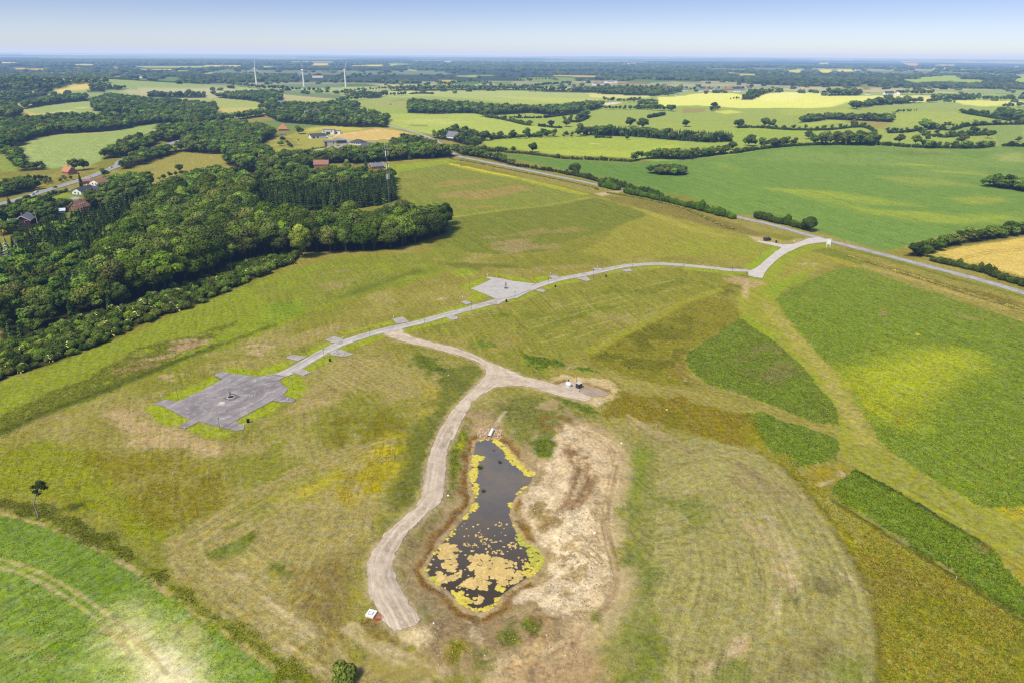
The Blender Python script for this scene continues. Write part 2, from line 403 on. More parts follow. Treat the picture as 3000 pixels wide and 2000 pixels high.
paint(c2((160, 440), (480, 383), (740, 373), (1000, 388), (1500, 395), (1900, 420), (1750, 450), (1500, 472), (1200, 492), (1100, 470), (800, 440), (640, 430)), (180, 197, 122), 6, (5, 50), stripes=(20, .05, .2))
paint(c2((230, 400), (480, 385), (640, 400), (300, 418)), (205, 213, 130), 8, (6, 40), .8)
paint(c2((990, 760), (1150, 725), (1400, 712), (1700, 712), (2000, 725), (2352, 740), (2352, 800), (2000, 850), (1800, 845), (1500, 835), (1350, 815), (1200, 795), (1000, 775)), (166, 190, 92), 3, (2, 30), tex=.3, stripes=(14, .06, 0.35))
paint(c2((1380, 800), (2000, 805), (2300, 760), (2352, 790), (2000, 850), (1500, 835)), (190, 205, 95), 10, (8, 40), .5)
spot(c2((1745, 760))[0], 14, 4, (215, 215, 130), 2, .7, mott=(8, .4, .6))
# the wide green field beyond the road
paint(c2((960, 810), (1100, 825), (1250, 835), (1500, 865), (1800, 880), (2000, 885), (2352, 868), (2680, 835), (2952, 785), (3252, 765), (3652, 765), (4004, 785), (4380, 790), (4552, 770), (4704, 775), (4900, 900), (4900, 1390), (4552, 1320), (4252, 1360), (3952, 1440), (3752, 1500), (3400, 1400), (3282, 1365), (3052, 1270), (2852, 1250), (2702, 1245), (2532, 1175), (2352, 1110), (2200, 1100), (2000, 1040), (1850, 990), (1650, 960), (1500, 930), (1350, 890), (1150, 850)), (108, 156, 82), 2, (1.5, 20), tex=.35, stripes=(9, .06, 0.30))
paint(c2((960, 815), (1250, 838), (1500, 867), (2000, 890), (2352, 900), (2352, 1110), (2000, 1040), (1650, 960), (1350, 890)), (88, 145, 70), 25, (10, 60), .75, tex=.35)
paint(c3((250, 860), (700, 790), (1300, 770), (2130, 780), (2352, 800), (2352, 1000), (1800, 1000), (1200, 900), (600, 880)), (128, 166, 94), 25, (15, 70), .7, mott=(60, .3, .55))
paint(c3((380, 985), (700, 1030), (1100, 1090), (1500, 1170), (1900, 1240), (2300, 1230), (2352, 1300), (1900, 1330), (1500, 1280), (1000, 1150), (600, 1060)), (158, 180, 80), 14, (14, 50), .8, mott=(40, .36, .58, 2.8, 3))
paint(c3((1300, 870), (1700, 900), (2000, 940), (2150, 985), (1900, 960), (1500, 915)), (172, 184, 84), 8, (10, 30), .8, mott=(30, .35, .55, 2.9, 3))
paint(c3((1300, 980), (1700, 990), (2000, 1050), (1600, 1040)), (150, 170, 88), 12, (10, 30), .8)
paint(c3((1850, 1130), (2200, 1120), (2300, 1160), (2000, 1170)), (165, 178, 85), 10, (10, 30), .7)
paint(c3((250, 890), (420, 930), (400, 960), (230, 920)), (135, 170, 75), 14, (10, 30), .7)
paint(c3((1420, 808), (1650, 805), (1930, 818), (1850, 840), (1550, 835)), (122, 140, 76), 8, (8, 30), .85, mott=(20, .3, .5, 3.1, 4))
paint(c3((2150, 830), (2352, 810), (2352, 880), (2200, 880)), (168, 182, 118), 14, (10, 40), .7)
paint(c3((330, 655), (600, 655), (960, 660), (880, 690), (700, 700), (420, 728), (350, 680)), (154, 186, 92), 4, (2, 20))
paint(c3((1100, 600), (1250, 595), (1430, 610), (1390, 660), (1250, 640)), (172, 160, 104), 8, (6, 20), .9)
paint(c3((0, 510), (160, 515), (150, 540), (0, 546)), (170, 162, 104), 4, (2, 20))
BR, BR2 = (240, 240, 142), (232, 234, 130)  # crop yellow, with sunshine through cloud gaps put into the colour
paint(c3((-170, 435), (0, 428), (180, 405), (420, 425), (500, 440), (560, 408), (700, 400), (960, 408), (1000, 430), (1200, 425), (1420, 425), (1700, 425), (1720, 440), (1660, 470), (1250, 470), (1150, 470), (1050, 500), (900, 512), (700, 510), (400, 512), (100, 492), (-170, 500)), BR, 6, (5, 40), tex=.15, stripes=(16, .04, .9))
paint(c3((560, 408), (700, 402), (900, 408), (800, 450), (640, 470), (540, 450)), (246, 246, 158), 14, (10, 40), .8, tex=.15)  # brightest sunny stretch, also put into the colour
paint(c3((640, 520), (900, 515), (1130, 470), (1200, 480), (1180, 540), (900, 560), (700, 560)), (172, 192, 100), 10, (10, 40), .9)
paint(c3((210, 535), (330, 525), (420, 540), (300, 552)), (222, 222, 110), 6, (4, 20), .9)
paint(c3((1840, 460), (2100, 455), (2352, 465), (2300, 490), (2100, 500), (1950, 490)), BR2, 5, (4, 30), tex=.15)
paint(c3((1480, 425), (1750, 425), (1700, 440), (1600, 450)), (232, 222, 150), 5, (4, 30))
paint(c2((1000, 425), (1750, 450), (2050, 415), (2150, 425), (1820, 455), (1500, 478)), (200, 210, 118), 12, (8, 40), .7)
paint(c2((1700, 410), (2130, 418), (2120, 440), (1720, 440)), (226, 222, 140), 8, (5, 30), .9)
paint(c2((1810, 478), (1900, 468), (1940, 474), (1880, 486), (1815, 490)), (235, 225, 210), 2, (1, 10))
paint(c3((1250, 545), (1600, 530), (2000, 545), (2130, 575), (1900, 600), (1500, 640), (1440, 600)), (168, 190, 106), 6, (5, 30))
paint(c3((1780, 670), (1950, 640), (2352, 625), (2352, 760), (2180, 780), (2150, 690), (1950, 690)), (140, 172, 104), 5, (5, 30))
paint(c3((800, 632), (950, 600), (1080, 592), (1130, 605), (900, 640)), (172, 194, 100), 5, (4, 20))
# orange barley
paint(c6((1660, 232), (1900, 180), (2352, 112), (2600, 90), (2600, 430), (2352, 392), (2280, 372), (2100, 322), (1900, 272), (1700, 252)), (226, 198, 112), 1.5, (1.2, 10), tex=.35)
paint(c6((1660, 232), (1760, 210), (1900, 250), (2100, 310), (2352, 380), (2352, 392), (2280, 372), (2100, 322), (1900, 272), (1700, 252)), (178, 168, 84), 1.5, (1, 8), .8, mott=(6, .35, .55))
for pp in (((1890, 262), (2000, 225), (2150, 198), (2352, 182)), ((1900, 272), (2010, 238), (2160, 212), (2352, 195)), ((1780, 245), (1900, 265), (2100, 318), (2352, 380))): line(c6(*pp), (165, 150, 70), 1.0, .4, .75)
# ---------- left-hand countryside
paint(c1((110, 800), (230, 728), (400, 698), (600, 688), (760, 678), (960, 638), (1075, 622), (990, 700), (900, 720), (800, 760), (720, 820), (700, 870), (640, 900), (600, 925), (430, 935), (320, 925), (200, 900), (140, 860)), (156, 182, 118), 3, (2, 20), tex=.3, stripes=(13, .05, None))
for pp in (((200, 760), (205, 800), (225, 850), (250, 880)), ((190, 765), (193, 805), (212, 855), (238, 885))): line(c1(*pp), (178, 190, 130), 1.6, .6, .7)
paint(c1((175, 528), (300, 500), (450, 480), (610, 468), (650, 530), (735, 545), (660, 580), (480, 580), (330, 570)), (160, 186, 122), 5, (3, 30), tex=.25)
paint(c1((300, 545), (450, 520), (600, 495), (640, 525), (450, 560)), (212, 220, 158), 14, (8, 40), .8, mott=(40, .3, .55, .6, 3))
paint(c1((325, 408), (450, 362), (600, 346), (735, 360), (690, 390), (560, 380), (450, 405)), (226, 208, 120), 8, (6, 30), tex=.2)
paint(c1((80, 388), (330, 395), (320, 402), (70, 398)), (215, 205, 130), 8, (4, 30))
paint(c1((760, 355), (830, 358), (825, 370), (750, 365)), (225, 215, 140), 6, (4, 20))
paint(c1((830, 392), (1000, 375), (1300, 367), (1500, 367), (1615, 372), (1600, 405), (1500, 435), (1420, 440), (1200, 425), (1020, 412)), (196, 194, 150), 6, (5, 40))
paint(c1((1080, 450), (1300, 445), (1500, 442), (1780, 458), (1700, 475), (1480, 495), (1400, 475), (1200, 462)), (170, 188, 118), 5, (3, 30))
paint(c1((1880, 395), (2000, 390), (2352, 420), (2352, 450), (2100, 430), (1900, 410)), (118, 150, 104), 8, (5, 40))
paint(c1((1650, 352), (1940, 345), (2352, 345), (2352, 372), (1900, 372), (1640, 365)), (112, 146, 104), 10, (5, 40))
paint(c1((2130, 375), (2352, 368), (2352, 400), (2200, 390)), (178, 190, 118), 8, (5, 40))
paint(c1((1570, 590), (1740, 560), (1950, 548), (1900, 590), (1700, 620), (1590, 625)), (160, 156, 94), 5, (4, 20))
paint(c1((735, 992), (900, 940), (1080, 880), (1250, 822), (1400, 812), (1545, 832), (1555, 890), (1450, 930), (1350, 955), (1240, 1010), (1080, 1035), (1000, 1030), (850, 1020)), (168, 160, 96), 3, (3, 20), tex=.5)
paint(c1((800, 985), (1000, 930), (1200, 860), (1300, 840), (1200, 900), (1000, 990)), (148, 152, 80), 8, (8, 30), .8, mott=(25, .4, .6))
paint(c1((0, 832), (70, 830), (90, 900), (130, 945), (0, 955)), (140, 166, 84), 3, (2, 20))
paint(c1((0, 590), (130, 595), (135, 612), (0, 612)), (150, 140, 96), 6, (4, 20))
paint(c1((50, 1115), (70, 1068), (200, 1022), (235, 1050), (100, 1115)), (124, 152, 70), 3, (3, 15))
paint(c1((235, 955), (430, 915), (445, 940), (330, 975), (250, 990)), (146, 148, 82), 3, (2, 15))
# gardens
paint(cH((100, 800), (600, 700), (1000, 600), (1300, 640), (1250, 780), (1350, 860), (1150, 1000), (800, 1160), (100, 1200), (0, 900)), (112, 138, 58), 4, (4, 20), tex=.4)
paint(cH((720, 745), (1030, 640), (1120, 690), (1090, 730), (960, 740), (760, 760)), (140, 165, 72), 2, (1, 8))
paint(cH((560, 965), (800, 890), (1030, 880), (1020, 900), (800, 940), (660, 990)), (170, 178, 40), 2, (1, 8), .9)
paint(cH((860, 860), (1100, 800), (1200, 820), (1100, 870), (900, 880)), (140, 165, 62), 2, (1, 8), .9)
paint(cH((740, 1140), (900, 1090), (960, 1110), (900, 1150), (780, 1160)), (150, 165, 45), 2, (1, 8), .9)
paint(cH((1060, 740), (1110, 715), (1230, 715), (1220, 755), (1100, 755)), (188, 184, 178), 1, (.5, 8), .9, tex=.1)
paint(cH((1060, 590), (1250, 560), (1330, 570), (1240, 600)), (190, 170, 145), 1.5, (.5, 8), .9, tex=.1)
# meadow round the new houses
paint(cB((60, 480), (270, 450), (470, 375), (560, 358), (800, 348), (1100, 372), (1395, 362), (1700, 440), (1900, 490), (1920, 530), (1500, 560), (1270, 590), (1000, 590), (880, 660), (560, 740), (300, 720), (150, 690), (40, 640), (30, 560)), (176, 172, 96), 4, (4, 20), tex=.4)
paint(cB((770, 460), (900, 430), (1130, 400), (1300, 376), (1600, 420), (1745, 480), (1500, 497), (1140, 517), (950, 512), (860, 490)), (222, 192, 128), 3, (2, 15), tex=.3)
paint(cB((470, 380), (800, 352), (1100, 378), (1100, 395), (860, 420), (620, 400), (480, 430)), (205, 196, 112), 5, (4, 20), .9)
paint(cB((60, 560), (200, 480), (330, 500), (440, 560), (400, 640), (100, 640)), (150, 152, 84), 6, (6, 20), .85, mott=(18, .35, .6))
paint(cB((470, 665), (700, 608), (800, 600), (890, 648), (700, 700), (560, 725)), (160, 175, 82), 3, (2, 10), .95)
paint(cB((880, 600), (930, 570), (1000, 560), (1010, 590), (920, 610)), (150, 165, 75), 2, (1, 10), .95)
line(cB((760, 490), (850, 440), (1000, 430), (1120, 425), (1280, 405), (1340, 410)), (240, 225, 195), 3, 1.2, .9)
line(cB((1100, 518), (1400, 500), (1740, 482)), (240, 226, 192), 4, 1.2, .9)
line(cB((260, 690), (480, 655), (640, 615), (800, 580)), (205, 195, 170), 2.5, 1, .9)
line(cB((750, 500), (680, 470), (640, 470), (860, 440)), (236, 224, 200), 6, 2, .8)
# ---------- the estate meadow
paint(c2((340, 900), (740, 860), (1000, 945), (1400, 1035), (1720, 1110), (1760, 1120), (1500, 1180), (800, 1255), (760, 1270), (300, 1200), (360, 1000)), (140, 150, 70), 3, (3, 20), tex=.6, stripes=(7, .08, .35))
paint(c2((700, 1000), (900, 980), (1300, 1060), (1550, 1110), (1100, 1200), (800, 1190), (600, 1080)), (172, 150, 98), 6, (6, 20), .8, mott=(18, .46, .62, .5, 3))
paint(c2((340, 1000), (420, 950), (520, 980), (480, 1060), (380, 1150), (320, 1160)), (165, 155, 92), 10, (8, 20), .7, mott=(20, .4, .6))
paint(c2((300, 905), (740, 858), (820, 880), (700, 900), (380, 950), (350, 1050), (300, 1090)), (148, 172, 62), 4, (4, 12), .9)
paint(c2((700, 865), (860, 880), (1150, 925), (1400, 975), (1700, 1035), (1900, 1085), (1760, 1105), (1500, 1045), (1200, 965), (900, 895)), (160, 152, 88), 2.5, (2, 10), tex=.8)
paint(c2((720, 868), (800, 903), (1000, 945), (1220, 985), (1500, 1050), (1720, 1105), (1640, 1110), (1400, 1050), (1200, 1000), (990, 962), (800, 920), (690, 880)), (172, 178, 62), 1.5, (2, 10), .9)
line(c2((760, 895), (900, 925), (1050, 957), (1190, 984)), (232, 208, 18), 4.5, 1.2, .95)
line(c2((1190, 985), (1450, 1045), (1700, 1105)), (190, 184, 42), 2.5, 1.0, .8)
line(c2((740, 885), (860, 905), (830, 908)), (110, 125, 50), 4, 1.5, .8)
paint(c2((770, 1270), (1200, 1205), (1500, 1180), (1740, 1130), (1900, 1165), (2130, 1245), (1960, 1310), (1600, 1411), (1400, 1500), (1100, 1520), (700, 1500), (650, 1430)), (128, 138, 58), 3, (3, 15), tex=.7, stripes=(6, .09, .45))
line(c2((770, 1262), (1100, 1215), (1400, 1185), (1720, 1125)), (168, 166, 72), 4, 1.5, .85)
paint(c5((1000, 100), (1450, 120), (1500, 180), (1250, 250), (1050, 230)), (170, 150, 108), 5, (5, 15), .8, mott=(10, .46, .6, .5, 3))
paint(c5((850, 40), (1500, 0), (1700, 60), (1400, 140), (1000, 130)), (165, 145, 98), 5, (5, 15), .6, mott=(9, .5, .64, .5, 3))
paint(c2((1960, 1310), (2130, 1245), (1980, 1140), (2100, 1170), (2500, 1290), (3000, 1411), (3060, 1500), (2900, 1590), (2400, 1520), (1900, 1560), (1650, 1500)), (160, 156, 74), 4, (4, 15), tex=.55)
paint(c2((1780, 1130), (1950, 1150), (2352, 1300), (2700, 1400), (2500, 1400), (2000, 1200)), (178, 170, 84), 4, (4, 10), .75)
paint(c6((-300, 60), (100, 20), (350, 90), (540, 150), (500, 240), (200, 260), (-200, 200)), (158, 164, 66), 5, (5, 15), .7, mott=(16, .4, .6))
# left slope along the wood
paint(c4((-100, 1150), (200, 1040), (600, 900), (1100, 690), (1500, 520), (2000, 330), (2352, 240), (2900, 230), (3100, 330), (2352, 560), (2050, 650), (1800, 780), (1300, 960), (700, 1200), (300, 1330), (-100, 1500)), (140, 156, 56), 3, (3, 12), tex=.6)
paint(c4((2000, 330), (2352, 245), (2800, 215), (3100, 150), (3300, 240), (3080, 300), (2900, 320), (2650, 420), (2352, 545), (2050, 640), (1900, 560), (1750, 470)), (140, 148, 66), 4, (4, 14), .9, mott=(20, .25, .45))
paint(c4((2100, 420), (2352, 300), (2600, 260), (2900, 240), (2900, 300), (2500, 400), (2200, 520)), (168, 150, 104), 5, (5, 14), .55, mott=(10, .48, .62, .5, 3))
paint(c4((-100, 1400), (0, 1330), (300, 1190), (600, 1080), (880, 900), (1100, 830), (1400, 760), (1700, 650), (1900, 660), (1850, 740), (1550, 850), (1250, 960), (1100, 1020), (700, 1180), (350, 1300), (0, 1480), (-100, 1500)), (120, 128, 54), 2.5, (3, 8), .85, mott=(7, .15, .45), tex=.95, up=.2)
paint(c4((900, 900), (1150, 830), (1350, 790), (1650, 720), (1600, 770), (1400, 860), (1250, 920), (1080, 970), (950, 960)), (182, 155, 118), 3, (4, 8), .9, mott=(5, .40, .58, .4, 2.5), tex=.9)
paint(c4((800, 970), (1000, 940), (1100, 980), (900, 1040), (800, 1040)), (165, 140, 100), 3, (4, 8), .7, mott=(5, .45, .6, .4, 2.5), tex=.9)
line(c4((0, 1450), (350, 1300), (700, 1170), (1100, 1010), (1400, 880), (1600, 780)), (70, 84, 32), 4, 2, .7)
paint(c4((1750, 640), (2080, 520), (2090, 610), (1900, 700), (1600, 800), (1300, 920), (1200, 950)), (138, 162, 52), 2.5, (3, 10), .85)
paint(c4((2020, 560), (2080, 640), (1900, 660), (1850, 560)), (112, 150, 45), 4, (3, 8), .8)
# dark hollow lines above the second square
line(c5((0, 520), (200, 450), (400, 380), (560, 330), (700, 290), (850, 285)), (112, 124, 54), 5, 2.5, .7, mott=(12, .3, .5))
paint(c5((690, 290), (1080, 290), (1350, 325), (1250, 325), (1000, 310), (900, 340), (700, 300)), (108, 122, 50), 3, (3, 10), .75)
line(c5((0, 520), (150, 460), (350, 400), (520, 350), (640, 300)), (108, 120, 50), 14, 6, .45, mott=(15, .35, .55))
spot(c5((850, 350))[0], 40, 14, (150, 170, 55), 4, .8)
# mown tan ground round the squares and plots
paint(c4((740, 1330), (830, 1250), (1100, 1180), (1300, 1050), (1500, 950), (1750, 850), (2000, 780), (2300, 700), (2352, 690), (2352, 720), (2200, 790), (2000, 890), (1900, 960), (1640, 1060), (1450, 1000), (1000, 1200), (980, 1290), (1280, 1450), (1650, 1530), (2000, 1260), (2120, 1160), (2352, 1000), (2500, 1050), (2352, 1250), (2000, 1430), (1800, 1560), (1400, 1600), (1000, 1540), (800, 1480)), (172, 156, 98), 3, (4, 12), .85, mott=(14, .30, .5, .5, 2))
paint(c4((750, 1320), (1000, 1300), (1250, 1440), (1700, 1540), (2100, 1260), (2250, 1200), (2000, 1400), (1700, 1560), (1300, 1600), (900, 1520)), (196, 170, 126), 4, (4, 10), .75, mott=(8, .42, .6, .6, 2.5))
paint(c5((200, 840), (500, 760), (640, 700), (800, 700), (1150, 760), (1200, 850), (1000, 920), (800, 850), (600, 800)), (168, 152, 88), 4, (5, 12), .75, mott=(12, .32, .55))
paint(c5((560, 480), (880, 380), (820, 520), (600, 560), (300, 650), (100, 700), (0, 660), (300, 560)), (164, 156, 84), 5, (5, 12), .8, mott=(12, .35, .6))
paint(c5((1100, 330), (1700, 290), (1900, 270), (1600, 330), (1380, 345)), (170, 152, 96), 3, (3, 8), .8, mott=(10, .35, .6))
for (p, rx, ry) in ((c5((690, 535))[0], 18, 5), (c5((830, 540))[0], 14, 8), (c4((1780, 880))[0], 50, 16), (c4((1200, 1060))[0], 40, 10), (c5((1650, 470))[0], 30, 5)): spot(p, rx, ry, (200, 176, 138), 2, .7, mott=(4, .4, .6), warp=(3, 5))
# big mown meadow south of the estate road: striped, mottled
paint(c5((480, 720), (760, 700), (1100, 590), (1400, 480), (1850, 350), (2352, 320), (2700, 330), (2800, 400), (2300, 560), (1700, 870), (1500, 1000), (1450, 1060), (1200, 1030), (1000, 930), (850, 860), (560, 790)), (146, 146, 64), 4, (4, 12), .85, stripes=(6, .09, .30), mott=(25, .22, .4))
paint(c5((1120, 700), (1500, 560), (2000, 400), (2352, 390), (2352, 440), (1700, 640), (1300, 790), (1180, 800)), (124, 134, 52), 3, (4, 10), .8, mott=(8, .38, .58, .35, 4))
for k in range(7):
    o = k * 34
    line(c5((1150 + o, 700 + o * .9), (1600 + o, 560 + o * .85), (2300, 400 + o * .9)), (184, 176, 112), 1.0, .5, .6, mott=(5, .45, .6, .35, 5))
paint(c5((1020, 640), (1250, 600), (1300, 630), (1100, 690)), (100, 134, 44), 2.5, (3, 6), .85, mott=(6, .34, .55))
paint(c5((890, 815), (1000, 815), (1100, 860), (1000, 865)), (88, 130, 36), 2, (2.5, 5), .9, mott=(5, .3, .5))
paint(c5((1250, 920), (1480, 960), (1520, 985), (1400, 1020), (1300, 990)), (84, 126, 40), 2, (2.5, 5), .9, mott=(4, .3, .5), tex=.9, up=.5)
paint(c5((1560, 1010), (1700, 1005), (1780, 1040), (1750, 1065), (1620, 1055)), (80, 130, 32), 1.2, (2, 4), .95, tex=.9, up=.5)
paint(c5((440, 900), (620, 900), (790, 1040), (720, 1110), (600, 1070), (500, 970)), (98, 120, 46), 4, (4, 8), .9, mott=(7, .28, .5), tex=.9)
paint(c5((630, 1000), (760, 1020), (780, 1090), (680, 1105)), (90, 110, 56), 2.5, (3, 5), .9, tex=1, up=.5)
paint(c5((-60, 800), (300, 775), (420, 830), (620, 880), (700, 900), (440, 900), (430, 960), (100, 960), (-100, 900)), (148, 142, 70), 4, (4, 10), .7, mott=(10, .3, .5))
paint(c5((-200, 960), (350, 900), (480, 1050), (500, 1150), (300, 1300), (100, 1350), (-200, 1300)), (172, 156, 98), 5, (5, 12), .75, mott=(12, .36, .56, .6, 2), stripes=(3, .10, .75))
paint(c5((480, 1080), (600, 1100), (700, 1150), (640, 1250), (560, 1320), (500, 1180)), (182, 164, 66), 6, (6, 12), .75, mott=(14, .3, .5))
paint(c5((-100, 1330), (250, 1290), (420, 1400), (330, 1540), (-100, 1560)), (128, 122, 42), 5, (5, 12), .85, mott=(10, .28, .5))
# dark belt along the gravel track
paint(c5((720, 1000), (900, 970), (1000, 1020), (990, 1060), (900, 1110), (800, 1220), (720, 1350), (660, 1450), (640, 1560), (600, 1700), (560, 1800), (420, 1830), (430, 1560), (560, 1380), (640, 1260), (700, 1150)), (112, 122, 56), 3, (4, 10), .9, mott=(10, .2, .4))
paint(c5((560, 1240), (700, 1150), (780, 1180), (700, 1330), (600, 1480), (500, 1540)), (132, 134, 60), 4, (4, 8), .6, mott=(8, .4, .6))
# olive field between the mown lane and the meadow
paint(c6((-700, 900), (-300, 700), (0, 540), (350, 520), (410, 640), (300, 740), (150, 820), (20, 920), (30, 1020), (150, 1130), (-200, 1120), (-600, 1000)), (142, 136, 54), 3, (4, 10), .95, tex=.8, mott=None)
paint(c5((1720, 930), (2000, 760), (2352, 620), (2452, 700), (2352, 900), (2300, 1050), (1950, 1000)), (116, 118, 44), 3, (4, 8), .8, mott=(7, .40, .58), tex=.9)
paint(c6((-50, 900), (100, 1050), (150, 1120), (-100, 1050)), (150, 128, 72), 3, (4, 8), .6, mott=(8, .4, .6))
line(c5((1700, 900), (1900, 790), (2200, 640), (2352, 555), (2600, 470), (2750, 400)), (164, 162, 68), 5, 2, .8)
# mown lane
lane = cv(0, 0, .784, ((1720, 640), (1800, 612), (1900, 575), (1935, 590), (1850, 628), (1796, 665), (1786, 690), (1800, 722), (1850, 790), (1905, 850), (1950, 905), (1990, 985), (2050, 1050), (2110, 1085), (2250, 1150), (2400, 1215), (2400, 1345), (2352, 1310), (2250, 1238), (2060, 1128), (1968, 1082), (1925, 1030), (1915, 968), (1890, 920), (1838, 845), (1760, 770), (1705, 735), (1690, 690)))
paint(lane, (162, 162, 68), 2, (2, 8), tex=.35)
paint(c6((600, 430), (760, 380), (900, 335), (860, 390), (720, 460), (640, 530), (560, 500)), (132, 168, 42), 3, (3, 8), .85)
paint(c6((560, 560), (640, 600), (800, 780), (960, 940), (1100, 1150), (1250, 1380), (1320, 1529), (1220, 1529), (1100, 1330), (950, 1050), (780, 850), (600, 700)), (180, 168, 94), 3, (3, 10), .8, mott=(10, .25, .5))
paint(c6((400, 640), (480, 660), (700, 860), (850, 1010), (950, 1120), (1050, 1280), (1000, 1330), (900, 1150), (780, 980), (600, 800), (430, 690)), (140, 168, 46), 2, (2.5, 6), .85)
paint(c9((1060, 0), (1250, 0), (1500, 160), (1800, 330), (2100, 480), (2240, 560), (2240, 760), (2000, 600), (1700, 430), (1400, 280), (1130, 150)), (158, 158, 72), 3, (3, 8), .8)
paint(c9((1900, 650), (2060, 700), (2240, 780), (2240, 900), (2100, 780), (1950, 700)), (168, 160, 62), 3, (4, 8), .8)
# big dark field right
paint(c6((640, 545), (720, 480), (860, 410), (1000, 345), (1130, 315), (1240, 325), (1400, 380), (1700, 480), (2000, 590), (2352, 690), (2500, 740), (2500, 2000), (2352, 1985), (2058, 1980), (1889, 1875), (1576, 1696), (1440, 1600), (1340, 1500), (1250, 1330), (1150, 1150), (1090, 1060), (980, 960), (840, 810), (740, 690), (660, 590)), (120, 148, 58), 1.0, (1.2, 8), tex=.8, up=.5, stripes=(3.2, .10, .35))
paint(c6((1100, 320), (1300, 340), (1800, 520), (2352, 700), (2352, 800), (1900, 700), (1300, 540), (900, 560), (760, 520)), (124, 142, 62), 8, (6, 20), .5, mott=(12, .36, .58, .35, 4))
paint(c6((1340, 610), (1420, 620), (1400, 650), (1330, 640)), (165, 140, 100), 2, (2, 5), .7, mott=(4, .4, .6))
paint(c6((1900, 650), (2150, 660), (2250, 720), (2050, 720)), (160, 142, 96), 4, (4, 8), .6, mott=(6, .45, .6, .3, 3))
paint(c6((1130, 1000), (1250, 980), (1500, 900), (1700, 860), (2000, 900), (2050, 1020), (1850, 1080), (1800, 1180), (1600, 1300), (1500, 1400), (1330, 1330), (1220, 1180), (1150, 1100)), (170, 180, 60), 11, (6, 20), .95, tex=.6, up=.4)  # large sunlit patch, its brightness put into the crop colour
paint(c6((1140, 1040), (1280, 1050), (1400, 1140), (1450, 1280), (1350, 1330), (1250, 1230), (1180, 1130)), (156, 158, 36), 6, (6, 10), .35)
paint(c6((1130, 1100), (1180, 1080), (1280, 1200), (1340, 1320), (1290, 1330), (1200, 1200)), (168, 172, 40), 3, (3, 8), .8)
spot(c6((1660, 1440))[0], 28, 14, (132, 160, 42), 4, .9); spot(c6((2030, 790))[0], 26, 8, (120, 156, 60), 4, .7); spot(c6((1530, 750))[0], 30, 10, (130, 158, 66), 4, .7, mott=(5, .35, .6))
spot(c6((1620, 782))[0], 6, 2.5, (215, 200, 30), 1, .9, mott=(2, .3, .5)); spot(c6((1560, 1345))[0], 10, 9, (170, 145, 110), 2, .7, mott=(3, .4, .6))
paint(c6((1400, 1300), (1600, 1330), (1560, 1420), (1380, 1400)), (140, 134, 46), 6, (6, 10), .7, mott=(8, .35, .55))
paint(c9((2060, 440), (2240, 430), (2240, 500), (2120, 500)), (196, 180, 24), 2, (2, 4), .85, mott=(3, .3, .5))
paint(c9((1700, 220), (1850, 270), (1800, 310), (1680, 270)), (110, 145, 40), 4, (3, 6), .7)
# two dark triangles left of the lane
paint(c6((5, 950), (30, 900), (150, 830), (300, 730), (400, 670), (430, 690), (600, 810), (760, 930), (850, 1030), (950, 1150), (1050, 1290), (1070, 1400), (900, 1380), (750, 1320), (560, 1250), (400, 1190), (200, 1130), (60, 1040)), (114, 138, 58), 1.0, (1.2, 6), tex=.9, up=.5, stripes=(3, .08, .8))
paint(c6((450, 850), (700, 880), (800, 1020), (700, 1120), (500, 1100), (400, 960)), (140, 128, 88), 6, (6, 10), .55, mott=(5, .42, .6, .4, 2))
paint(c6((620, 1200), (800, 1120), (860, 1150), (800, 1210), (700, 1260)), (100, 140, 40), 5, (5, 10), .85)
paint(c6((-900, 1000), (0, 1140), (200, 1190), (400, 1265), (560, 1310), (740, 1370), (900, 1400), (1040, 1430), (900, 1440), (500, 1350), (200, 1260), (0, 1210), (-500, 1130), (-900, 1090)), (166, 154, 84), 2, (2.5, 6), .9, tex=.5)
paint(c6((430, 1330), (560, 1320), (740, 1390), (900, 1430), (1050, 1480), (1090, 1529), (1080, 1560), (1060, 1640), (900, 1660), (760, 1700), (620, 1620), (500, 1450)), (110, 140, 56), 1.0, (1.5, 6), tex=.9, up=.5)
paint(c6((-600, 1140), (0, 1220), (430, 1330), (500, 1450), (600, 1620), (400, 1560), (200, 1480), (-100, 1420), (-500, 1330)), (142, 128, 46), 3, (4, 8), .85, mott=(9, .22, .42), tex=.9)
paint(c6((430, 1400), (480, 1440), (600, 1580), (680, 1640), (560, 1600), (440, 1500)), (152, 146, 36), 3, (3, 6), .85)
paint(c9((780, 180), (900, 140), (1050, 130), (1120, 170), (1000, 240), (860, 290), (790, 290)), (160, 146, 56), 3, (3, 6), .9)
paint(c9((880, 275), (960, 230), (1010, 200), (1100, 180), (1020, 225), (930, 265)), (206, 182, 140), 1.2, (1.5, 3), .85, mott=(3, .35, .55))
# golden field and dark strip, bottom right
paint(c9((580, -20), (700, 100), (800, 270), (880, 280), (1000, 380), (1150, 480), (1400, 640), (1800, 880), (2100, 1080), (2400, 1260), (2400, 1700), (1270, 1700), (1285, 1400), (1270, 1150), (1200, 900), (1100, 720), (1000, 560), (880, 390), (800, 300), (640, 130)), (150, 144, 58), 1.4, (2, 6), tex=.95, up=.3)
paint(c9((1300, 1100), (1600, 900), (2000, 1100), (2240, 1300), (2240, 1600), (1300, 1600)), (134, 136, 44), 8, (7, 12), .75, mott=(9, .36, .56), tex=1.0)
paint(c9((1200, 700), (1500, 800), (1800, 1000), (1700, 1100), (1400, 1050), (1200, 850)), (144, 132, 62), 6, (5, 10), .6, mott=(6, .4, .6), tex=1.0)
paint(c9((820, 290), (1000, 420), (1200, 560), (1100, 600), (950, 480)), (160, 154, 76), 3, (3, 5), .7, mott=(4, .35, .55))
spot(c9((1110, 640))[0], 16, 9, (165, 172, 36), 1.5, .9, mott=(2.5, .3, .5))
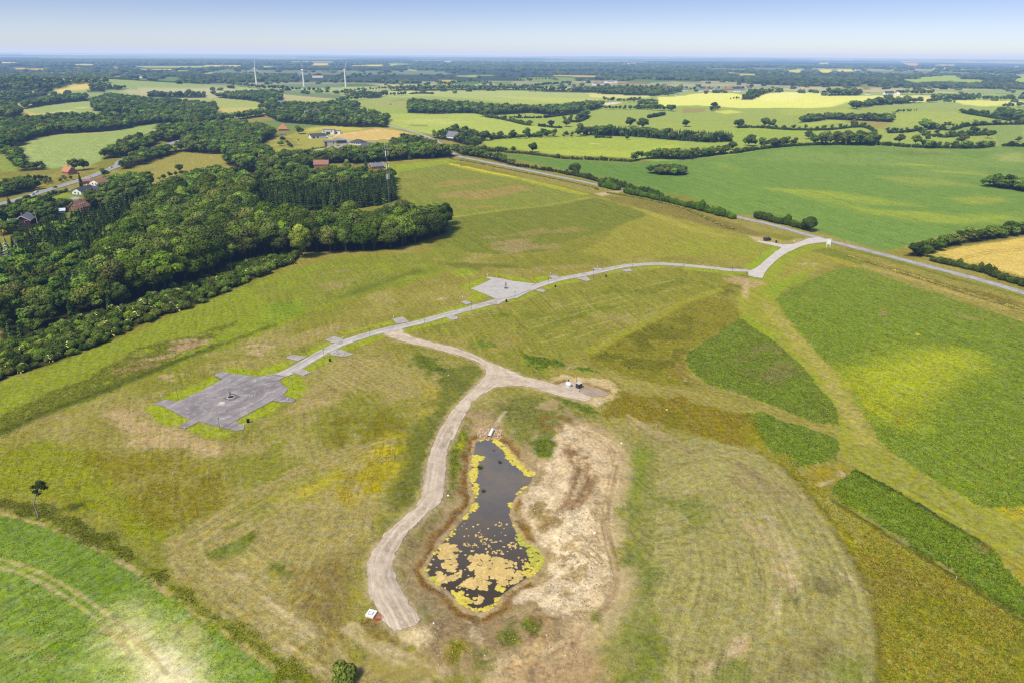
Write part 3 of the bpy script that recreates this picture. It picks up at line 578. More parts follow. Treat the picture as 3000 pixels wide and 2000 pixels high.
paint(c9((980, 300), (1130, 185), (1200, 210), (1300, 270), (1450, 350), (1700, 500), (1950, 640), (2060, 720), (2100, 830), (2240, 960), (2400, 1060), (2400, 1240), (2150, 1100), (1850, 890), (1500, 680), (1150, 460), (1030, 380)), (108, 140, 52), .8, (1.2, 6), tex=.95, up=.8, stripes=(2.6, .08, .72))
paint(c9((1700, 520), (1850, 600), (1780, 640), (1640, 560)), (112, 142, 40), 3, (3, 6), .7); paint(c9((980, 300), (1100, 300), (1150, 420), (1060, 400)), (104, 128, 36), 3, (3, 6), .7)
paint(c9((1920, 640), (2060, 700), (2050, 760), (1950, 730)), (140, 128, 72), 2, (2.5, 5), .7, mott=(4, .35, .55))
line(c9((1140, 195), (1400, 320), (1700, 500), (2000, 680)), (50, 78, 30), 2.5, 1.2, .7)
line(c9((1000, 380), (1300, 570), (1700, 820), (2100, 1080), (2300, 1210)), (52, 78, 28), 2.0, 1.0, .6)
# verge and bank beside the main road
paint(c6((880, 185), (1010, 150), (1150, 190), (1350, 230), (1700, 320), (2000, 400), (2352, 500), (2600, 570), (2600, 760), (2352, 680), (1900, 545), (1500, 420), (1240, 320), (1130, 310), (1000, 260), (920, 230)), (162, 152, 82), 2, (2, 6), tex=.75)
paint(c6((890, 195), (970, 178), (1080, 195), (1250, 250), (1400, 300), (1300, 320), (1150, 270), (1000, 235)), (126, 140, 50), 1.5, (2, 5), .95, tex=.8)
paint(c6((1400, 300), (1700, 390), (2000, 470), (2352, 560), (2352, 620), (1900, 490), (1500, 370)), (134, 124, 62), 2.5, (3, 6), .9, mott=(5, .22, .45), tex=1)
line(c6((1150, 195), (1400, 250), (1700, 340), (2000, 425), (2352, 515)), (128, 140, 52), 5, 1.5, .85)
line(c6((1180, 275), (1350, 335), (1600, 400), (1900, 500), (2200, 590)), (186, 168, 100), 6, 2.5, .7, mott=(8, .3, .5))
spot(c6((1100, 275))[0], 50, 5, (176, 168, 60), 2, .8, rot=.3)
paint(c6((700, 260), (830, 190), (960, 240), (1060, 290), (900, 330), (720, 390), (600, 400)), (164, 158, 78), 4, (4, 8), .85)
spot(c6((875, 290))[0], 18, 5, (205, 182, 150), 1.5, .8, mott=(3, .35, .55)); spot(c6((735, 265))[0], 9, 3, (200, 178, 145), 1.5, .7)
line(c6((560, 400), (640, 300), (760, 220), (900, 168), (1000, 160)), (150, 168, 54), 9, 3, .85)
line(c6((480, 318), (530, 285), (600, 225), (670, 180)), (146, 176, 48), 9, 3, .9)
paint(c6((300, 360), (460, 385), (570, 400), (560, 440), (440, 470), (430, 520), (380, 440), (260, 400)), (188, 164, 120), 2.5, (3, 5), .8, mott=(5, .32, .52))
line(c6((440, 400), (432, 450), (430, 520)), (206, 180, 138), 3, 1.2, .7)
paint(c6((230, 450), (330, 430), (400, 430), (390, 500), (300, 520), (240, 490)), (126, 120, 50), 3, (3, 6), .8, mott=(5, .3, .5), tex=.9)
paint(c6((450, 100), (550, 100), (700, 130), (860, 110), (800, 150), (600, 150), (500, 140)), (186, 170, 108), 2.5, (2, 6), .8); paint(c6((455, 95), (550, 110), (540, 135), (500, 130)), (208, 186, 150), 1.5, (1.5, 4), .8)
line(c6((700, 80), (800, 98), (870, 110)), (134, 160, 52), 3, 1, .8)
line(c3((-150, 1200), (0, 1240), (250, 1320), (500, 1390), (560, 1405)), (166, 150, 100), 5, 2, .8)
paint(c3((-500, 1120), (-150, 1160), (0, 1205), (350, 1300), (560, 1385), (500, 1395), (200, 1330), (-100, 1250), (-500, 1150)), (142, 130, 78), 2.5, (2.5, 6), .8, tex=1)
paint(c2((1740, 1100), (1900, 1080), (1950, 1085), (1850, 1105), (1800, 1118)), (206, 188, 150), 1.2, (1, 4), .9, tex=.2)
# ---------- bright lawns beside the estate road and squares
LAWN = (152, 172, 48)
for poly in (cL((100, 950), (210, 925), (330, 955), (440, 1015), (615, 1100), (480, 1175), (260, 1120), (150, 1020)), cL((700, 1130), (880, 1165), (985, 1190), (1110, 1230), (1060, 1290), (900, 1310), (700, 1270), (580, 1215)),
             cL((1130, 1110), (1350, 992), (1550, 880), (1690, 900), (1600, 960), (1400, 1080), (1240, 1170)), cL((1650, 640), (1740, 580), (1900, 590), (1960, 720), (1830, 850), (1680, 800), (1745, 750)),
             cL((880, 600), (990, 625), (800, 725), (620, 815), (480, 880), (330, 855), (420, 790), (700, 680)), cL((1000, 530), (1180, 480), (1400, 530), (1700, 420), (1850, 410), (1700, 520), (1540, 575), (1400, 600), (1200, 575)),
             cL((1900, 350), (2150, 220), (2240, 195), (2250, 215), (2100, 300), (1960, 370)), cL((1900, 510), (2200, 350), (2340, 360), (2150, 460), (2010, 545)),
             cM((0, 270), (130, 210), (280, 175), (345, 195), (110, 300), (330, 385), (150, 450), (70, 420), (150, 350), (20, 310)), cM((330, 130), (450, 150), (600, 200), (860, 235), (940, 215), (1040, 185), (980, 140), (800, 200), (600, 160), (400, 120)),
             cM((920, 295), (1060, 235), (1330, 185), (1390, 215), (1200, 240), (1080, 270), (980, 310)), cM((1090, 165), (1500, 105), (1540, 110), (1250, 150), (1130, 180)), cM((400, 435), (520, 410), (660, 412), (840, 335), (920, 340), (760, 410), (560, 460), (470, 460)),
             cM((0, 570), (300, 475), (420, 490), (200, 560), (0, 610)), cM((1620, 80), (1950, 0), (2352, -10), (2352, 2), (2000, 20), (1700, 75)), cM((1680, 110), (1860, 80), (2000, 55), (2352, 38), (2352, 55), (1950, 85), (1700, 130)),
             c5((440, 690), (600, 650), (850, 560), (900, 555), (860, 590), (650, 650), (470, 690)), c5((0, 760), (350, 680), (380, 695), (150, 740), (0, 790)), c5((-300, 905), (0, 870), (200, 790), (300, 775), (320, 790), (100, 870), (-100, 930)),
             c5((430, 740), (560, 710), (740, 660), (770, 680), (600, 720), (450, 770)), c6((0, 300), (340, 345), (460, 355), (350, 370), (0, 325))):
    paint(poly, LAWN, 1.2, (1.2, 4), .9, tex=.45)
paint(cL((410, 1050), (430, 1045), (440, 1058), (420, 1066)), (205, 180, 120), .6, (.5, 2), .8)
# ---------- crop field bottom left, its tracks and verge
paint(c7((-200, 640), (0, 600), (200, 660), (400, 760), (600, 890), (800, 1010), (1000, 1150), (1300, 1340), (1700, 1560), (2100, 1700), (2400, 1800), (2000, 1800), (1500, 1500), (1200, 1250), (900, 1000)), (110, 118, 44), 3, (3, 8), tex=1)
paint(c7((-100, 440), (0, 450), (100, 475), (250, 515), (430, 580), (600, 660), (750, 740), (850, 800), (950, 870), (1050, 940), (1150, 1010), (1250, 1080), (1400, 1180), (1550, 1290), (1680, 1380), (1800, 1480), (1900, 1600), (1900, 1900), (-200, 1900), (-200, 440)), (120, 158, 66), 1.0, (1, 5), tex=.8, stripes=(2.2, .06, -.6))
paint(c7((-100, 840), (100, 860), (300, 960), (480, 1100), (700, 1260), (700, 1400), (400, 1560), (-100, 1560)), (122, 156, 72), 6, (6, 12), .8, mott=(9, .3, .52))
paint(c7((-50, 460), (200, 520), (500, 640), (800, 800), (1000, 930), (900, 980), (700, 1000), (500, 900), (200, 720), (-50, 660)), (100, 142, 58), 6, (5, 12), .7, mott=(7, .25, .5))
paint(c7((100, 1240), (300, 1290), (450, 1400), (300, 1440), (100, 1340)), (160, 158, 90), 5, (5, 8), .7, mott=(7, .3, .55))
paint(c7((700, 1250), (800, 1120), (1000, 1150), (1300, 1300), (1400, 1500), (1300, 1700), (800, 1700), (650, 1450)), (190, 206, 116), 16, (6, 14), .8)  # soft sun glow on the crop, put into the base colour
paint(c7((830, 1090), (900, 1180), (1050, 1350), (1200, 1500), (1350, 1700), (1050, 1700), (950, 1500), (830, 1330), (780, 1200)), (248, 230, 176), 11, (5, 10), .68, tex=.3)  # brighter middle of the painted glow
paint(c7((1000, 1370), (1100, 1380), (1200, 1480), (1300, 1620), (1100, 1600)), (255, 242, 200), 8, (4, 8), .8, tex=.2)  # palest core of the painted glow
paint(c7((940, 985), (1060, 1040), (1180, 1110), (1260, 1190), (1380, 1290), (1430, 1350), (1280, 1290), (1120, 1140), (1000, 1040)), (190, 182, 118), 3, (4, 6), .6, mott=(5, .32, .55), tex=.4)
for pp in (((-60, 745), (0, 755), (130, 790), (280, 850), (430, 930), (560, 1010), (680, 1100), (800, 1190), (900, 1290), (1000, 1390), (1100, 1500)), ((-60, 800), (30, 815), (160, 855), (300, 920), (430, 1000), (560, 1090), (680, 1190), (760, 1260), (860, 1380))):
    line(c7(*pp), (196, 178, 124), 1.0, .5, .75, tex=.3, wob=.5)
for k in range(5):
    line(c7((-60, 900 + k * 130), (150, 960 + k * 130), (400, 1090 + k * 120), (600, 1230 + k * 110)), (92, 140, 62), 2.2, 1.2, .4, mott=(5, .4, .6))
line(c7((0, 452), (250, 518), (430, 582), (600, 662), (850, 802), (1050, 942), (1250, 1082), (1550, 1292), (1800, 1482), (1950, 1600)), (196, 172, 118), 1.1, .5, .85, tex=.3, mott=(5, .25, .5), wob=.5)
paint(c7((-100, 350), (100, 360), (200, 385), (350, 430), (500, 500), (700, 600), (900, 730), (1100, 860), (1040, 920), (850, 790), (600, 655), (430, 575), (250, 510), (0, 440), (-100, 430)), (106, 116, 46), 2.2, (3, 6), .9, tex=.9, up=.22)
paint(c7((1050, 900), (1200, 950), (1400, 1080), (1600, 1230), (1800, 1350), (2000, 1480), (2100, 1600), (1900, 1600), (1700, 1390), (1500, 1240), (1250, 1070), (1080, 940)), (124, 134, 48), 2.5, (3, 7), .9, tex=.85, up=.15)
# yellow-green rough grass, left
paint(c7((-100, 0), (300, -40), (700, 100), (900, 300), (1100, 500), (1050, 620), (900, 600), (600, 480), (350, 400), (200, 350), (-100, 320)), (146, 154, 44), 5, (5, 12), .85, mott=(16, .25, .48), tex=.8)
paint(c7((600, 60), (760, 40), (1100, 60), (1350, 120), (1500, 200), (1550, 350), (1350, 450), (1200, 520), (1050, 600), (950, 520), (800, 340), (620, 220)), (142, 133, 48), 5, (6, 12), .75, mott=(14, .2, .42), tex=.8)
paint(c7((650, 130), (860, 150), (820, 250), (700, 230)), (138, 126, 54), 5, (5, 10), .7, mott=(9, .35, .6)); paint(c7((1250, 230), (1400, 260), (1450, 330), (1300, 420), (1200, 340)), (138, 127, 48), 5, (5, 10), .7, mott=(9, .35, .6))
paint(c7((1050, 60), (1200, 50), (1180, 110), (1050, 110)), (110, 116, 40), 4, (4, 8), .6, mott=(6, .4, .6))
# the basin meadow, mown in swirls
paint(c7((1050, 640), (1260, 530), (1400, 440), (1550, 350), (1800, 220), (2100, 90), (2352, 0), (2600, -60), (2500, 300), (2450, 600), (2300, 760), (2250, 900), (2150, 1100), (2352, 1400), (2700, 1700), (2100, 1560), (2000, 1470), (1800, 1340), (1500, 1120), (1250, 950), (1130, 880)), (170, 156, 96), 1.5, (2, 8), tex=.6, stripes=(2.6, .09, None))
paint(c7((1200, 560), (1500, 540), (1700, 600), (1650, 720), (1450, 700), (1250, 700)), (108, 128, 48), 4, (5, 8), .85, mott=(6, .38, .56, .7, 3))
paint(c7((1400, 480), (1700, 330), (2000, 220), (2240, 150), (2240, 300), (1900, 420), (1650, 520)), (150, 150, 66), 5, (5, 10), .7, mott=(9, .3, .55))
paint(c7((1850, 330), (2000, 270), (2240, 180), (2240, 280), (1980, 350)), (182, 170, 62), 5, (5, 9), .8, mott=(8, .3, .5))
paint(c7((1780, 800), (1900, 790), (1880, 860), (1790, 850)), (92, 118, 44), 3, (3, 6), .8, mott=(5, .3, .5)); paint(c7((1720, 850), (1900, 850), (1960, 970), (1820, 960)), (164, 156, 60), 4, (4, 8), .8)
paint(c7((2000, 850), (2352, 700), (2352, 1400), (2100, 1300), (1950, 1100)), (142, 124, 70), 6, (6, 12), .8, mott=(8, .25, .5))
paint(c7((1400, 850), (1600, 900), (1800, 1080), (2000, 1250), (1900, 1260), (1600, 1050)), (186, 170, 118), 4, (4, 8), .6, mott=(5, .42, .6, 2.4, 4))
for pp in (((1560, 850), (1640, 900), (1720, 960), (1760, 1010)), ((1760, 1040), (1900, 1140), (2030, 1240))): line(c7(*pp), (204, 184, 140), 1.6, .8, .7, mott=(4, .35, .55))
paint(c7((1830, 1330), (1950, 1380), (2120, 1460), (2090, 1500), (1950, 1430)), (208, 186, 146), 2, (3, 5), .8, mott=(4, .38, .56))
spot(Q((250, 300))[0], 60, 90, (184, 170, 26), 6, .8, mott=(5, .34, .56), rot=.5); spot(Q((200, 420))[0], 45, 40, (176, 160, 30), 5, .7, mott=(5, .36, .56)); spot(Q((20, 500))[0], 30, 30, (186, 162, 22), 4, .7, mott=(4, .36, .56))
paint(Q((0, 320), (200, 200), (330, 160), (300, 300), (220, 450), (60, 520), (0, 520)), (160, 148, 44), 8, (6, 10), .6, mott=(8, .3, .55))
paint(Q((330, 250), (500, 100), (560, 30), (600, 20), (520, 180), (480, 330), (470, 460), (400, 560), (300, 620), (250, 560), (330, 430)), (116, 120, 54), 4, (4, 8), .85, mott=(9, .18, .4))
# right-hand meadow
paint(Q((1600, 200), (1750, 130), (2000, 170), (2352, 280), (2600, 480), (2700, 700), (2800, 1000), (2800, 1600), (1600, 1600), (1400, 1500), (1560, 1250), (1620, 1000), (1600, 800), (1600, 600), (1580, 450), (1620, 320)), (152, 148, 84), 4, (4, 10), tex=.6, stripes=None)
paint(c9((-150, 30), (100, -40), (400, 20), (620, 130), (800, 300), (1000, 570), (1150, 830), (1240, 1050), (1280, 1400), (1270, 1700), (-100, 1700), (-200, 900)), (166, 158, 98), .8, (.8, 4), tex=.6, stripes=(2.4, .12, c9((-400, 150), (-150, 30), (100, -40), (400, 20), (620, 130), (800, 300), (1000, 570), (1150, 830), (1240, 1050), (1280, 1400), (1270, 1800))))
paint(c9((0, 20), (300, 60), (600, 200), (760, 330), (700, 420), (400, 330), (100, 180)), (160, 146, 100), 6, (5, 10), .75, mott=(9, .28, .5))
paint(c9((300, 400), (340, 400), (560, 560), (680, 700), (740, 880), (720, 980), (640, 900), (480, 640)), (186, 166, 118), 3, (4, 6), .7, mott=(5, .36, .56, 1.9, 3))
paint(c9((560, 560), (640, 600), (720, 800), (800, 920), (740, 930), (660, 760)), (204, 184, 140), 2, (3, 5), .7, mott=(4, .36, .56))
for pp in (((530, 455), (600, 560), (650, 680), (690, 800), (730, 930)), ((600, 480), (680, 600), (730, 720), (790, 880)), ((600, 1000), (620, 1100), (590, 1160)), ((300, 1410), (400, 1290), (480, 1210))): line(c9(*pp), (204, 184, 140), 1.3, .7, .7, mott=(4, .34, .54), wob=.6)
paint(c9((30, 1500), (150, 1470), (350, 1300), (470, 1200), (480, 1240), (300, 1430), (150, 1560)), (198, 172, 130), 2, (3, 5), .75, mott=(4, .34, .54))
paint(c9((1030, 800), (1190, 880), (1200, 960), (1060, 940), (980, 880)), (190, 172, 130), 2.5, (3, 5), .7, mott=(3.5, .4, .58)); paint(c9((880, 880), (1000, 900), (960, 1000), (860, 960)), (120, 112, 74), 4, (4, 8), .6, mott=(6, .35, .55))
paint(c9((600, 1450), (900, 1100), (960, 1200), (850, 1568), (600, 1568)), (124, 112, 72), 8, (7, 12), .6, mott=(9, .3, .55))
for (p, rx, ry) in ((Q((1680, 440))[0], 40, 90), (Q((1640, 400))[0], 30, 40), (c9((60, 400))[0], 40, 34), (c9((30, 580))[0], 30, 20), (Q((1880, 620))[0], 60, 60), (Q((1750, 900))[0], 70, 70), (Q((1650, 1000))[0], 30, 90), (Q((1800, 1250))[0], 90, 80), (Q((1700, 1450))[0], 60, 60), (c9((300, 1500))[0], 60, 40), (c9((1100, 1480))[0], 60, 30)):
    spot(p, rx, ry, (114, 134, 54), 4, .6, mott=(6, .34, .55, 1.4, 2), warp=(6, 10))
paint(Q((1640, 260), (1780, 240), (1800, 330), (1700, 520), (1620, 540), (1700, 400)), (122, 146, 52), 3, (4, 6), .65, mott=(6, .3, .5, 1.2, 2))
paint(Q((1550, 420), (1640, 400), (1660, 560), (1560, 600)), (96, 122, 52), 3, (4, 6), .6, mott=(4, .4, .55))
paint(Q((1640, 60), (1900, 150), (2100, 230), (1950, 240), (1750, 160)), (176, 152, 112), 3, (4, 8), .7, mott=(7, .34, .55, 2.7, 3))
for k in range(4): line(Q((1600 + 20 * k, 0 + 15 * k), (1720 + 20 * k, 70 + 20 * k), (1900 + 20 * k, 140 + 20 * k)), (188, 166, 122), .9, .4, .6, mott=(4, .34, .55))
paint(Q((1850, 20), (1960, 10), (1960, 120), (1840, 110)), (128, 124, 38), 3, (3, 6), .8)
line(c9((640, 130), (800, 300), (880, 390), (1000, 565), (1100, 725), (1200, 905), (1262, 1120), (1288, 1400), (1280, 1600)), (112, 104, 40), 1.6, .8, .6, mott=(5, .25, .5))
# ---------- soil round the pond
SOIL[0] = True
paint(Q((600, 40), (740, 0), (900, -40), (1200, -60), (1400, 30), (1560, 160), (1610, 290), (1580, 420), (1530, 560), (1530, 700), (1600, 900), (1590, 1040), (1500, 1190), (1400, 1330), (1200, 1480), (900, 1540), (600, 1520), (450, 1370), (400, 1200), (330, 1080), (290, 900), (420, 680), (560, 560), (600, 300)), (176, 154, 112), 3, (4, 8), tex=.5)
paint(Q((430, 1190), (700, 1180), (900, 1200), (1200, 1200), (1330, 1330), (1100, 1460), (900, 1500), (600, 1480), (450, 1340)), (172, 146, 106), 4, (5, 8), .9, tex=.6)
paint(Q((600, 60), (720, 20), (760, 120), (720, 200), (690, 330), (700, 440), (640, 520), (600, 500), (590, 330)), (148, 138, 80), 3, (3, 6), .9, tex=.8)
paint(Q((630, 160), (700, 110), (700, 200), (680, 330), (670, 440), (620, 460), (610, 330)), (104, 132, 36), 2, (2.5, 5), .9, mott=(4, .25, .48), tex=.9)
paint(Q((650, 180), (700, 130), (690, 230), (650, 260)), (176, 176, 28), 1.5, (2, 3), .8, mott=(2.5, .35, .55))
paint(Q((870, 0), (1000, -80), (1300, -90), (1420, 0), (1300, 60), (1250, 150), (1180, 200), (1100, 240), (950, 160)), (116, 126, 56), 4, (4, 8), .85, mott=(7, .24, .48), tex=.85)
paint(Q((1090, 190), (1150, 150), (1240, 150), (1265, 200), (1250, 260), (1180, 270), (1110, 240)), (98, 122, 46), 2, (3, 5), .95, tex=.9)
paint(Q((1140, 30), (1280, 30), (1330, 100), (1250, 110), (1150, 90)), (136, 110, 62), 3, (3, 6), .85, mott=(5, .3, .5))
paint(Q((1150, 350), (1190, 260), (1240, 200), (1290, 80), (1400, 100), (1450, 150), (1560, 170), (1605, 280), (1570, 400), (1500, 500), (1450, 600), (1300, 620), (1170, 610), (1050, 640), (1025, 520), (1100, 430)), (218, 194, 154), 2.5, (4, 6), tex=.35)
SAND = (236, 214, 176)
paint(Q((1130, 720), (1170, 640), (1250, 600), (1370, 560), (1450, 640), (1490, 740), (1530, 830), (1570, 930), (1540, 1040), (1440, 1130), (1300, 1190), (1180, 1130), (1000, 1110), (930, 1100), (1000, 1030), (1150, 985), (1215, 880), (1180, 800)), SAND, 2, (3.5, 5), tex=.5)
for (x, y, rx, ry) in ((1110, 470, 50, 30), (1240, 470, 50, 60), (1080, 530, 30, 40), (1200, 560, 40, 40), (1300, 420, 30, 60), (1230, 320, 30, 40), (1400, 400, 18, 60), (1310, 100, 40, 14), (1280, 140, 30, 20), (1480, 230, 30, 60), (1450, 655, 26, 20), (1060, 600, 24, 26), (1110, 650, 30, 26), (1470, 330, 24, 50)):
    spot(Q((x, y))[0], rx / 1.96, ry / 1.96, SAND, 1.5, .9, mott=(3.2, .34, .54), warp=(3, 4), tex=.4)
paint(Q((1120, 600), (1200, 560), (1240, 640), (1170, 690), (1110, 680)), (150, 124, 70), 2, (3, 5), .8, mott=(3, .3, .5)); paint(Q((1060, 540), (1150, 540), (1160, 620), (1090, 640)), (150, 128, 72), 2, (3, 4), .75, mott=(3, .3, .5))
for pp, wd in ((((1330, 230), (1360, 330), (1330, 430), (1300, 520), (1240, 580)), 3), (((1380, 220), (1420, 320), (1400, 420), (1360, 520), (1320, 570)), 2), (((1290, 200), (1320, 300), (1380, 340)), 2), (((1450, 380), (1400, 500), (1350, 560)), 2)):
    line(Q(*pp), (146, 112, 74), wd, 1.2, .75, mott=(4, .3, .5), wob=1.2, tex=.3)
for pp in (((1200, 780), (1290, 790), (1360, 770), (1430, 800)), ((1350, 930), (1330, 1000), (1290, 1060)), ((1400, 840), (1480, 900), (1500, 980))): line(Q(*pp), (186, 158, 116), 1.5, .8, .7, mott=(2.5, .35, .55), wob=1)
paint(Q((1150, 700), (1450, 700), (1560, 950), (1400, 1130), (1150, 1100)), (188, 162, 112), 4, (4, 5), .75, mott=(2.2, .50, .62)); paint(Q((1300, 600), (1500, 640), (1500, 1000), (1300, 1000)), (150, 132, 84), 4, (4, 5), .6, mott=(1.4, .57, .66))
paint(Q((1440, 740), (1540, 740), (1580, 830), (1480, 820)), (146, 118, 70), 3, (3, 5), .6, mott=(4, .35, .55))
ring = ((1420, 130), (1500, 170), (1560, 230), (1585, 320), (1560, 420), (1530, 540), (1520, 680), (1560, 820), (1590, 950), (1560, 1080), (1470, 1210), (1330, 1340), (1150, 1450), (960, 1500))
line(Q(*ring), (212, 186, 142), 9, 3, .75, mott=(8, .2, .45), tex=.3)
for k, o in enumerate((-14, -6, 4, 12)): line(Q(*[(x + o, y + o * .4) for x, y in ring]), ((140, 112, 74), (214, 190, 146))[k % 2], 1.0, .5, .65, mott=(5, .3, .52), wob=.4, tex=.3)
paint(Q((960, 1480), (1150, 1440), (1350, 1330), (1450, 1400), (1500, 1600), (900, 1600)), (190, 160, 118), 5, (5, 8), .9, tex=.4, mott=(7, .2, .45))
paint(Q((1080, 1430), (1120, 1420), (1230, 1410), (1160, 1480), (1090, 1500)), (128, 98, 66), 3, (4, 5), .75, mott=(4, .3, .5)); paint(Q((1050, 1290), (1130, 1180), (1220, 1200), (1130, 1360)), (140, 110, 72), 3, (4, 5), .75, mott=(5, .3, .5))
line(Q((1000, 1470), (1090, 1400), (1150, 1300), (1180, 1230)), (206, 176, 126), 3, 1.5, .8, mott=(5, .2, .45), wob=1)
paint(Q((710, 1220), (800, 1210), (850, 1240), (880, 1330), (960, 1390), (1000, 1430), (940, 1460), (860, 1420), (780, 1380), (720, 1290)), (214, 192, 148), 2, (3.5, 4), .8, mott=(4, .30, .5), tex=.4); paint(Q((920, 1270), (980, 1260), (1000, 1310), (930, 1320)), (206, 186, 140), 2, (2.5, 4), .7, mott=(3, .3, .5))
paint(Q((860, 1280), (900, 1230), (980, 1190), (1080, 1170), (1130, 1230), (1110, 1270), (1000, 1250), (1010, 1320), (900, 1320)), (110, 122, 48), 3, (4, 6), .9, mott=(4, .28, .48), tex=.8)
spot(Q((665, 1400))[0], 26, 40, (136, 132, 34), 3, .95, tex=.9); spot(Q((805, 1430))[0], 28, 24, (116, 122, 56), 3, .85, mott=(5, .25, .5), tex=.8); spot(Q((1100, 1240))[0], 14, 15, (100, 120, 40), 2, .9, tex=.9); spot(Q((1455, 1210))[0], 18, 18, (110, 128, 40), 2.5, .85, tex=.8)
paint(Q((330, 830), (430, 690), (540, 600), (560, 640), (470, 760), (420, 860), (330, 960), (310, 900)), (158, 140, 96), 3, (3, 6), .85, tex=.6)
paint(Q((400, 700), (560, 560), (600, 560), (500, 680), (420, 740)), (118, 124, 64), 2, (3, 5), .6, mott=(4, .36, .55)); paint(Q((310, 950), (380, 1040), (440, 1110), (520, 1180), (480, 1220), (400, 1130), (330, 1050)), (122, 128, 62), 2.5, (3, 5), .7, mott=(4, .3, .52))
paint(Q((300, 1270), (430, 1230), (500, 1250), (500, 1330), (450, 1380), (380, 1370), (250, 1360)), (226, 204, 158), 2.5, (3.5, 5), .9, mott=(4, .15, .4), tex=.4)
paint(Q((100, 1240), (260, 1330), (450, 1390), (600, 1500), (700, 1600), (300, 1600), (0, 1400)), (170, 152, 92), 4, (5, 10), .8, mott=(8, .25, .5), stripes=(3, .13, 2.2))
for pp in (((60, 1230), (200, 1330), (380, 1420), (560, 1530)), ((20, 1260), (180, 1370), (360, 1470), (500, 1568)), ((250, 1370), (420, 1420), (600, 1500))): line(Q(*pp), (212, 190, 146), 1.6, .8, .65, mott=(5, .34, .55))
paint(Q((180, 1170), (300, 1280), (290, 1330), (200, 1290), (150, 1210)), (140, 120, 66), 2, (3, 4), .85, tex=.8)
spot(Q((25, 1530))[0], 16, 18, (100, 120, 24), 2, .9)
line(Q((940, 10), (900, 70), (870, 110)), (206, 184, 160), 1.2, .5, .8)
paint(Q((780, 130), (800, 112), (860, 118), (905, 120), (920, 150), (880, 170), (800, 165)), (214, 186, 152), .8, (1, 2), .95, tex=.5, mott=(1.2, .2, .4))
for (p, rx, ry) in ((c5((1500, 1100))[0], 30, 18),): spot(p, rx, ry, (130, 116, 52), 2.5, .7, mott=(4, .3, .5))
paint(cR((300, 440), (480, 270), (800, 330), (1150, 380), (1600, 410), (1830, 620), (1780, 720), (1850, 780), (1640, 860), (1300, 1000), (1080, 940), (1230, 830), (1500, 700), (1100, 560), (600, 450), (440, 520)), (212, 188, 138), 1.2, (2, 3.5), .95, mott=(3, .12, .34))
paint(cR((640, 370), (900, 340), (1150, 370), (1620, 410), (1640, 480), (1500, 520), (1250, 450), (1000, 430)), (226, 202, 150), 1.2, (2, 3), .8, mott=(2.5, .34, .52)); paint(cR((330, 480), (430, 400), (640, 400), (560, 480), (420, 520)), (136, 112, 56), 1.2, (1.5, 3), .8)
paint(cR((980, 460), (1300, 530), (1600, 640), (1560, 700), (1280, 590), (1050, 540)), (146, 118, 60), 1.2, (1.5, 3), .85); paint(cR((1080, 930), (1300, 880), (1640, 830), (1300, 1000)), (222, 200, 158), 1.2, (1.5, 3), .7, mott=(2.5, .3, .5))
paint(cR((1450, 980), (1600, 870), (1800, 960), (1850, 1100), (1700, 1130)), (138, 124, 46), 2, (3, 5), .8, mott=(4, .25, .48))
paint(cR((450, 900), (600, 850), (1000, 960), (1250, 1100), (1340, 1200), (1280, 1260), (1050, 1180), (800, 1050)), (86, 122, 44), 1.5, (2, 4), .9, mott=(4, .22, .44), tex=.85)
SOIL[0] = False
# banks and wet margin of the pond (by distance from the waterline)
idx = sel((-60, 80), (60, 262)); x, y = GX[idx], GY[idx]
dp = -sdist(x, y, POND); wob = 1.6 * (fbm(x / 5, y / 5, 901, 3) - .5)
k = (dp < 9)
left = sstep(6, -6, x + (y - 190) * .12) * .75 + .3
a = (1 - sstep(1.8, 4.2, dp + wob * 2.2)) * sstep(.34, .56, fbm(x / 7, y / 7, 905, 4) - .5 + left * .8)
blend(idx[k], a[k] * .9, (138, 106, 60), .9)
a = (1 - sstep(.5, 1.5, dp + wob * 1.0)); blend(idx[k], a[k] * .9, (186, 164, 122), .3)
a = (1 - sstep(-.9, .1, dp + wob * .3)); blend(idx[k], a[k] * .9, (120, 104, 80), .3)

# ground under the woods: dark litter
def dark_under(poly_xy, c=(46, 54, 30), soft=3.0): paint(poly_xy, c, soft, (2, 8), .95, px=False, tex=.5)
